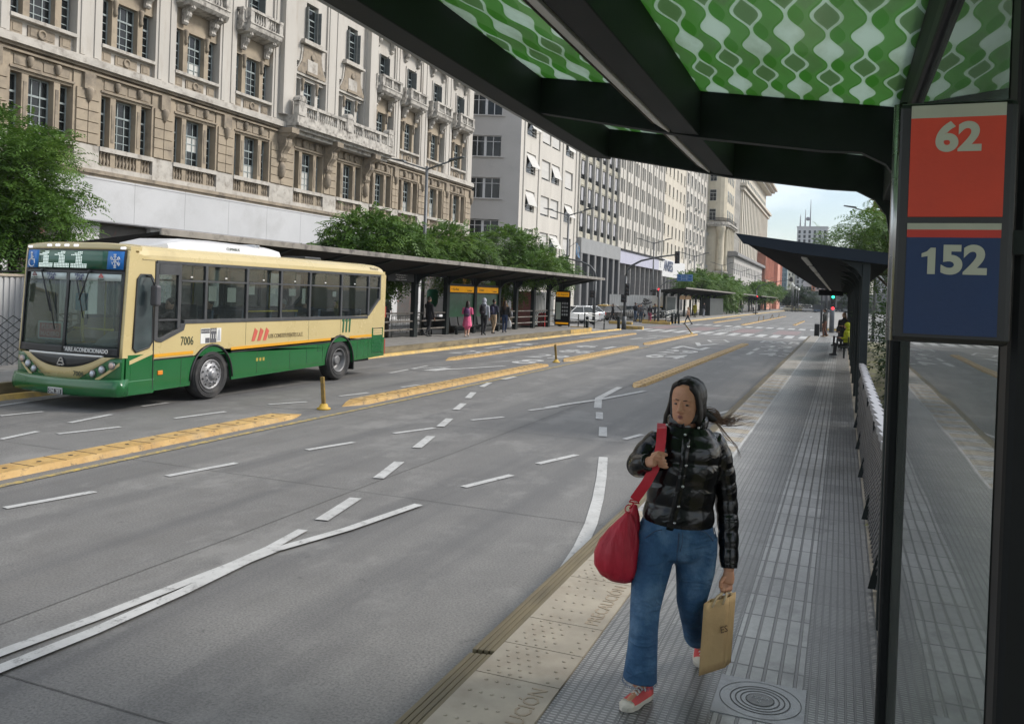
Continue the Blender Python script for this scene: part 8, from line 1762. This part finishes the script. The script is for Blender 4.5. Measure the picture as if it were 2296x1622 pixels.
    def crease(sc, scale, dist): return b.math('SUBTRACT', 1, b.math('ABSOLUTE', b.math('SUBTRACT', b.math('MULTIPLY', b.noise(b.co('Object', sc), scale, 2, .5, dist), 2), 1)))
    k1 = b.math('POWER', crease((1,1,2.2), 4.2, 1.0), 4); k2 = crease((1.2,1.2,1.0), 11, .5)
    h = b.math('ADD', b.math('ADD', b.math('MULTIPLY', k1, .42), b.math('MULTIPLY', k2, .07)), b.math('MULTIPLY', w2, .35))
    b.prin((.003,.0033,.0038), b.math('ADD', .15, b.math('MULTIPLY', w2, .10)), 0, b.bump(h, .5, .014), .42, .12); VIN = b.m
    mb = MB()
    def puff(secs, seam, amp, n=24):
        """interpolated sections with quilted bulges between stitched seams"""
        S = [(V(c),a,d) for c,a,d in secs]; L = [0]
        for i in range(1,len(S)): L.append(L[-1]+(S[i][0]-S[i-1][0]).length)
        out = []; N = max(12,int(L[-1]/.011))
        for i in range(N+1):
            u = L[-1]*i/N; j = max(x for x in range(len(L)) if L[x] <= u+1e-9); j = min(j,len(S)-2); f = (u-L[j])/(L[j+1]-L[j]); f2 = f
            c = S[j][0].lerp(S[j+1][0],f2); a = S[j][1]+(S[j+1][1]-S[j][1])*f2; d = S[j][2]+(S[j+1][2]-S[j][2])*f2
            bul = amp*(abs(math.sin(PI*u/seam))**.55-.6); out.append((c,a+bul,d+bul))
        mb.loft(out, n=n, dome=.1)
    puff([((.076,.135,.855),.184,.140),((.078,.135,.90),.190,.146),((.084,.135,.99),.180,.138),((.092,.135,1.08),.180,.140),((.098,.135,1.17),.187,.148),((.104,.138,1.26),.188,.140),((.108,.142,1.33),.168,.118),((.110,.146,1.385),.115,.092)],.118,.010,48)
    puff([((-.030,.125,1.325),.062,.072),((-.092,.115,1.258),.070,.070),((-.148,.10,1.182),.068,.068),((-.160,.055,1.180),.061,.061),((-.136,-.015,1.212),.050,.050),((-.122,-.042,1.224),.043,.043)],.08,.007,24)
    puff([((.238,.160,1.325),.064,.074),((.292,.180,1.24),.068,.074),((.332,.195,1.10),.063,.068),((.348,.195,.98),.060,.063),((.354,.165,.86),.056,.057),((.353,.130,.74),.052,.052),((.352,.105,.645),.046,.046)],.088,.007,24)
    jk = fuse('jacket', mb, [VIN], root, .0065, None, 5, .5)
    q = MB(); pts = []
    for i in range(15):      # standing collar, open at the front
        a = rad(-62)+rad(304)*i/14-PI/2+rad(0); pts.append(a)
    vs = []
    for a in [(-PI/2-.35)+(-(2*PI-.95))*i/22 for i in range(23)]:
        for (r,z) in ((.086,1.365),(.100,1.40),(.102,1.435),(.088,1.455),(.076,1.435),(.078,1.38)): vs.append(V((.112+r*1.08*math.cos(a),.142+r*.92*math.sin(a),z-.022*max(0,-math.sin(a)))))
    q.add(vs, [(i*6+j,i*6+(j+1)%6,(i+1)*6+(j+1)%6,(i+1)*6+j) for i in range(22) for j in range(6)]+[(0,1,2,3,4,5),tuple(22*6+j for j in range(6))], 0, True); q.build('collar', VIN, jk, world=False)
    def jfront(x, z):      # front surface of the jacket at height z
        return .135-.152*math.sqrt(max(.05,1-((x-.095)/.195)**2))
    q = MB(); pl = [V((.075,jfront(.075,1.32)+.012,1.345)),V((.066,jfront(.066,1.25)-.006,1.26)),V((.055,jfront(.055,1.15)-.010,1.15)),V((.040,jfront(.04,1.05)-.004,1.04)),V((.022,jfront(.022,.95)-.004,.94)),V((.008,jfront(.008,.88)+.002,.865))]
    q.loft([(pl[i].lerp(pl[i+1],f),.021,.007+.003*math.sin(f*PI*2)) for i in range(5) for f in (0,.25,.5,.75)]+[(pl[5],.021,.007)],n=12)
    q.build('placket', VIN, jk, world=False); q = MB()
    for i in range(5):
        for f in (.25,.75): p = pl[i].lerp(pl[i+1],f)+V((-.012 if f < .5 else .014,-.008,0)); 
        p = pl[i].lerp(pl[i+1],.45)+V((.012,-.010,0)); q.lathe([(.0075,0),(.0075,-.004),(.003,-.006)],p,axis='y',n=10)
    for p in ((-.018,.052,1.405),(.150,.052,1.395),(.075,.030,1.36)): q.lathe([(.007,0),(.007,-.004),(.003,-.006)],p,axis='y',n=10)
    q.build('snap_button', CHROME, jk, world=False)
    q = MB(); q.loft([((.070,.075,1.352),.040,.012),((.082,.066,1.375),.030,.010),((.09,.085,1.40),.03,.01)],n=10); q.build('undershirt', mat('white_cotton', (.42,.42,.46), .8), root, world=False)
    # jeans
    b = NB('blue_denim'); v = b.co('Object'); n1 = b.noise(v, 4.2, 4, .6); fade = b.noise(b.co('Object',(1,1,.5)), 7, 4, .6); th = b.noise(b.co('Object',(1,1,.25)), 260, 2)
    c = b.ramp(b.math('ADD', b.math('MULTIPLY', n1, .6), b.math('MULTIPLY', fade, .4)), [(.33,(.020,.055,.125)),(.50,(.042,.105,.205)),(.64,(.12,.21,.33))]); c = b.mix(.35, c, b.ramp(th,[(.3,(.5,.5,.5)),(.7,(1,1,1))]), 'MULTIPLY')
    fold = b.math('ADD', b.noise(b.co('Object',(1,1,1.5)), 7.5, 3, .5, .5), b.math('MULTIPLY', b.math('POWER', b.math('SUBTRACT', 1, b.math('ABSOLUTE', b.math('SUBTRACT', b.math('MULTIPLY', b.noise(b.co('Object',(.8,.8,1.9)), 5, 2, .5, .6), 2), 1))), 4), .35)); b.prin(c, .8, 0, b.bump(b.math('ADD', fold, b.math('MULTIPLY', th, .04)), .9, .024), .25); DEN = b.m
    mb = MB()
    mb.loft([((.076,.135,.915),.178,.135),((.074,.136,.86),.194,.146),((.068,.138,.80),.212,.154),((.064,.138,.745),.218,.156),((.062,.138,.70),.200,.140)],n=30)
    mb.loft([((-.030,.132,.80),.120,.135),((-.050,.120,.72),.112,.128),((-.068,.090,.62),.102,.112),((-.088,.048,.53),.088,.097),((-.105,.008,.445),.078,.084),((-.113,-.022,.35),.074,.082),((-.120,-.044,.25),.078,.086),((-.127,-.058,.16),.084,.094),((-.131,-.063,.105),.088,.098)],n=24,dome=.02)
    mb.loft([((.172,.142,.80),.120,.135),((.178,.140,.72),.114,.128),((.178,.132,.62),.104,.112),((.170,.128,.53),.090,.096),((.166,.140,.45),.080,.086),((.186,.195,.36),.070,.078),((.212,.265,.27),.064,.074),((.240,.338,.175),.062,.074)],n=24,dome=.02)
    je = fuse('jeans', mb, [DEN], root, .0085, None, 3, .45)
    q = MB(); rr = random.Random(4)
    for k_ in range(90):     # frayed hems
        a = 2*PI*k_/90; x, y = -.131+.088*math.cos(a), -.063+.098*math.sin(a); q.tube([(x,y,.108),(x*1.0+rr.gauss(0,.003),y-.004,.103-rr.uniform(.003,.011))],[.0016,.0006],3)
        x, y = .240+.06*math.cos(a), .338+.07*math.sin(a); q.tube([(x,y,.180),(x+rr.gauss(0,.003),y+.006,.175-rr.uniform(.003,.009))],[.0016,.0006],3)
    q.build('frayed_hem', mat('frayed_denim', (.10,.15,.24), .9), je, world=False)
    q = MB(); q.tube([(.052,-.016,.855),(.050,-.020,.80),(.046,-.014,.745),(.052,.0,.70)],.0035,5); q.tube([(.262,.098,.86),(.274,.075,.80),(.268,.088,.74)],.003,5); 
    jf = lambda x, z: .134-.163*math.sqrt(max(.02,1-((x-.066)/.224)**2))
    for s in (-1,1):
        q.tube([(.066+s*(.10+.016*i),jf(.066+s*(.10+.016*i),.8)+.001,.868-.062*(1-math.cos(i/5*PI/2))) for i in range(6)],.0028,4)
    q.tube([(-.110-.012*math.sin(i*.5),.125-.022*i,.78-.075*i) for i in range(0)] or [(.07,jf(.07,.8),.865),(.068,jf(.068,.8),.80),(.06,jf(.06,.8)+.006,.76)],.0022,4)
    q.build('seam', mat('denim_seam', (.035,.06,.11), .8), je, world=False)
    # shoes
    RED = mat('red_canvas', (.55,.075,.075), .75, 0, .12, 20, .3, 160); RUB = mat('cream_rubber', (.56,.52,.45), .6, 0, .12, 8, dirt=((.22,.2,.17), 12, .55, .8)); LACE = mat('white_lace', (.58,.55,.5), .8)
    def shoe(heel, toe, lift):
        H, T = V(heel), V(toe); d = (T-H); L = d.length; d.normalize(); sd = V((-d.y,d.x,0)).normalized(); up = sd.cross(d)*-1 if sd.cross(d).z < 0 else sd.cross(d)
        def P(u,w,z): return H+d*u*L+sd*w+up*z
        outl = [(-.04,0),(-.02,.026),(.12,.034),(.4,.034),(.68,.045),(.88,.040),(.98,.024),(1.03,0),(.98,-.024),(.88,-.042),(.68,-.046),(.4,-.034),(.12,-.033),(-.02,-.026)]
        q = MB(); n_ = len(outl); vs = [P(u,w,0) for u,w in outl]+[P(u,w*1.02,.028) for u,w in outl]; q.add(vs, [tuple(range(n_-1,-1,-1)),tuple(range(n_,2*n_))]+[(i,(i+1)%n_,n_+(i+1)%n_,n_+i) for i in range(n_)]); t_ = thing('shoe','',None); del t_['label']; t_.parent = root; t_.location = (0,0,0)
        q.build('sole', RUB, t_, world=False, bevel=.004); q = MB()
        S = [(-.02,.026,.075),(.12,.033,.080),(.3,.034,.078),(.45,.036,.070),(.6,.040,.058),(.75,.041,.048),(.9,.033,.038),(.99,.015,.030)]
        vs = []
        for u,w,h in S:
            for j in range(9): a = PI*j/8; vs.append(P(u,w*math.cos(a),.026+(h-.026)*math.sin(a)**.75))
        q.add(vs, [(i*9+j,i*9+j+1,(i+1)*9+j+1,(i+1)*9+j) for i in range(7) for j in range(8)]+[tuple(range(9)),tuple(63+j for j in range(9))], 0, True); q.build('upper', RED, t_, world=False)
        q = MB(); vs = []
        for u,w,h in [(.80,.042,.045),(.9,.035,.040),(.99,.018,.033),(1.01,.005,.03)]:
            for j in range(9): a = PI*j/8; vs.append(P(u,w*math.cos(a),.026+(h+.002-.026)*math.sin(a)**.75))
        q.add(vs, [(i*9+j,i*9+j+1,(i+1)*9+j+1,(i+1)*9+j) for i in range(3) for j in range(8)]+[tuple(range(9)),tuple(27+j for j in range(9))], 0, True); q.build('toe_cap', RUB, t_, world=False)
        q = MB()
        for i in range(5):
            u = .36+.085*i; h = .083-.007*i-.004*(i > 2); q.tube([P(u,-.020,h-.010),P(u+.02,0,h),P(u+.045,.020,h-.012)],.0035,5); q.tube([P(u,.020,h-.010),P(u+.02,0,h+.002),P(u+.045,-.020,h-.012)],.0035,5)
        q.tube([P(.33,.0,.09),P(.38,.03,.10),P(.42,.042,.075)],.003,5); q.tube([P(.33,.0,.09),P(.38,-.03,.10),P(.43,-.044,.07)],.003,5); q.build('laces', LACE, t_, world=False)
    shoe((-.075,-.030,.002),(-.232,-.190,.002),0); shoe((.309,.500,.075),(.277,.330,.004),0)
    # shoulder bag: a thing of its own
    bag = thing('shoulder_bag', 'slouchy red shoulder bag on a wide red strap at her right side', 'bag', (-.8,4.35,PL), rad(21.6)); 
    b = NB('red_nylon'); v = b.co('Object'); f1 = b.noise(b.co('Object',(1,1,.18),(0,0,0)), 22, 3, .5, .3); b.prin(b.ramp(b.noise(v,7,4),[(.3,(.36,.012,.028)),(.7,(.52,.022,.045))]), .5, 0, b.bump(f1, .9, .02), .4); RN = b.m
    q = MB(); vs = []; n_ = 40; S = [(.935,.010,.010,-.202,.075),(.915,.024,.018,-.203,.078),(.88,.050,.035,-.213,.082),(.83,.080,.060,-.228,.088),(.77,.107,.085,-.243,.094),(.70,.126,.100,-.250,.098),(.64,.126,.102,-.246,.10),(.595,.106,.088,-.235,.10),(.565,.070,.060,-.222,.10),(.553,.030,.03,-.212,.10)]
    for z,a,d,cx,cy in S:
        for j in range(n_):
            an = 2*PI*j/n_; fo = 1+.075*math.sin(an*8+z*7+1.2*math.sin(an*3))*min(1,(z-.56)*4)*min(1,(.94-z)*6); vs.append((cx+a*fo*math.cos(an),cy+d*fo*math.sin(an),z))
    q.add(vs, [(i*n_+j,i*n_+(j+1)%n_,(i+1)*n_+(j+1)%n_,(i+1)*n_+j) for i in range(len(S)-1) for j in range(n_)]+[tuple(range(n_-1,-1,-1)),tuple((len(S)-1)*n_+j for j in range(n_))], 0, True); q.build('sack', RN, bag, world=False)
    q = MB(); q.loft([((-.16,.12,.96),.012,.012),((-.165,.125,.90),.035,.03),((-.185,.12,.80),.06,.06),((-.2,.11,.70),.07,.07)],n=14); q.build('rear_gather', RN, bag, world=False)
    STR = mat('red_webbing', (.52,.018,.035), .55, 0, .06, 9, .3, 300); q = MB(); path = [V((-.022,.17,1.375)),V((-.034,.105,1.402)),V((-.046,.040,1.385)),V((-.057,-.010,1.325)),V((-.074,-.052,1.255)),V((-.096,-.050,1.19)),V((-.130,-.030,1.11)),V((-.172,.015,1.025)),V((-.178,.025,1.010))]
    vs = []
    for i,p in enumerate(path):
        t_ = (path[min(i+1,8)]-path[max(i-1,0)]).normalized(); w = V((.9,-.42,.0)); w = (w-t_*w.dot(t_)).normalized(); nn = t_.cross(w); hw = .0255
        for a,b2 in ((-1,-1),(1,-1),(1,1),(-1,1)): vs.append(p+w*a*hw+nn*b2*.0018)
    q.add(vs, [(i*4+j,i*4+(j+1)%4,(i+1)*4+(j+1)%4,(i+1)*4+j) for i in range(8) for j in range(4)]+[(0,1,2,3),(32,33,34,35)]); q.build('strap', STR, bag, world=False)
    q = MB(); q.tube([(-.205,.018,1.000),(-.200,.016,1.012),(-.155,.032,1.004),(-.152,.030,.992),(-.205,.018,1.000)],.0045,6); q.tube([(-.178,.025,1.000),(-.188,.045,.972),(-.197,.058,.955)],.005,6); q.tube([(-.2+.020*math.cos(a),.062+.006*math.sin(a),.950+.022*math.sin(a)) for a in [2*PI*i/16 for i in range(16)]],.0035,6,closed=True); q.build('clasp', mat('red_enamel', (.5,.02,.03), .3, 0, .05, 9, coat=.4), bag, world=False)
    # paper carrier bag
    pb = thing('paper_bag', 'brown paper carrier bag with rope handles hanging from her left hand', 'bag', (-.8,4.35,PL), rad(21.6)); KR = mat('kraft_paper', (.50,.335,.165), .75, 0, .10, 5, .8, 9, .012, dirt=((.38,.24,.11), 3.5, .5, .8))
    q = MB(); o0 = V((.186,-.006,.112)); wv = V((.148,.058,.022)); dv = V((.046,.048,.010)); hv = V((.014,.004,.374)); nu, nv = 6, 8; rr = random.Random(9); vs = []; fs = []
    def face(a, u, v_, flip):
        base = len(vs)
        for i in range(nu+1):
            for k_ in range(nv+1):
                e = 0 < i < nu and 0 < k_ < nv; nrm = u.cross(v_).normalized(); vs.append(a+u*(i/nu)+v_*(k_/nv)+(nrm*rr.uniform(-.0035,.0035) if e else V((0,0,0))))
        for i in range(nu):
            for k_ in range(nv): a_ = base+i*(nv+1)+k_; fs.append((a_,a_+nv+1,a_+nv+2,a_+1))
    face(o0,wv,hv,0); face(o0+wv,dv,hv,0); face(o0+dv,wv,hv,0); face(o0,dv,hv,0); face(o0,wv,dv,0); q.add(vs, fs, 0, True); o = q.build('sack', KR, pb, world=False); md = o.modifiers.new('solid','SOLIDIFY'); md.thickness = .0015
    q = MB(); hand = V((.330,.086,.535))
    for off in (V((0,0,0)),dv): q.tube([o0+hv+wv*.32+off-V((0,0,.03)),o0+hv+wv*.40+off*.8+V((.012,.004,.02)),hand+V((-.012,-.008,-.012)),hand,hand+V((.010,-.002,-.012)),o0+hv+wv*.70+off*.8+V((.02,0,.015)),o0+hv+wv*.72+off-V((0,0,.03))],.0065,7)
    q.build('handle', mat('pale_rope', (.50,.38,.24), .8, 0, .1, 40), pb, world=False)
    tx = text('ES', (0,0,0), (1,0,0), (0,0,1), .05, mat('dark_brown_print', (.10,.055,.03), .7), None, thick=.0004); tx.parent = pb; W_ = wv.normalized(); Z_ = (hv-W_*hv.dot(W_)).normalized(); N_ = W_.cross(Z_); tx.matrix_local = Matrix(((W_.x,-N_.x,Z_.x,0),(W_.y,-N_.y,Z_.y,0),(W_.z,-N_.z,Z_.z,0),(0,0,0,1))); tx.location = o0+wv*.84+hv*.56+N_*.006
    if N_.y > 0: tx.location = o0+wv*.84+hv*.56-N_*.006
walking_woman()
# ------------------------------------------------------------------ the air over the avenue
hz = MB(); hz.box(-440,-140,-2.3,340,920,110); b = NB('pale_air'); pv = b.n('ShaderNodeVolumePrincipled'); pv.inputs['Color'].default_value = (.80,.88,.96,1); pv.inputs['Density'].default_value = .0002; pv.inputs['Anisotropy'].default_value = .2
b.l(pv.outputs['Volume'], b.out.inputs['Volume']); o = hz.build('haze', b.m); o['kind'] = 'stuff'
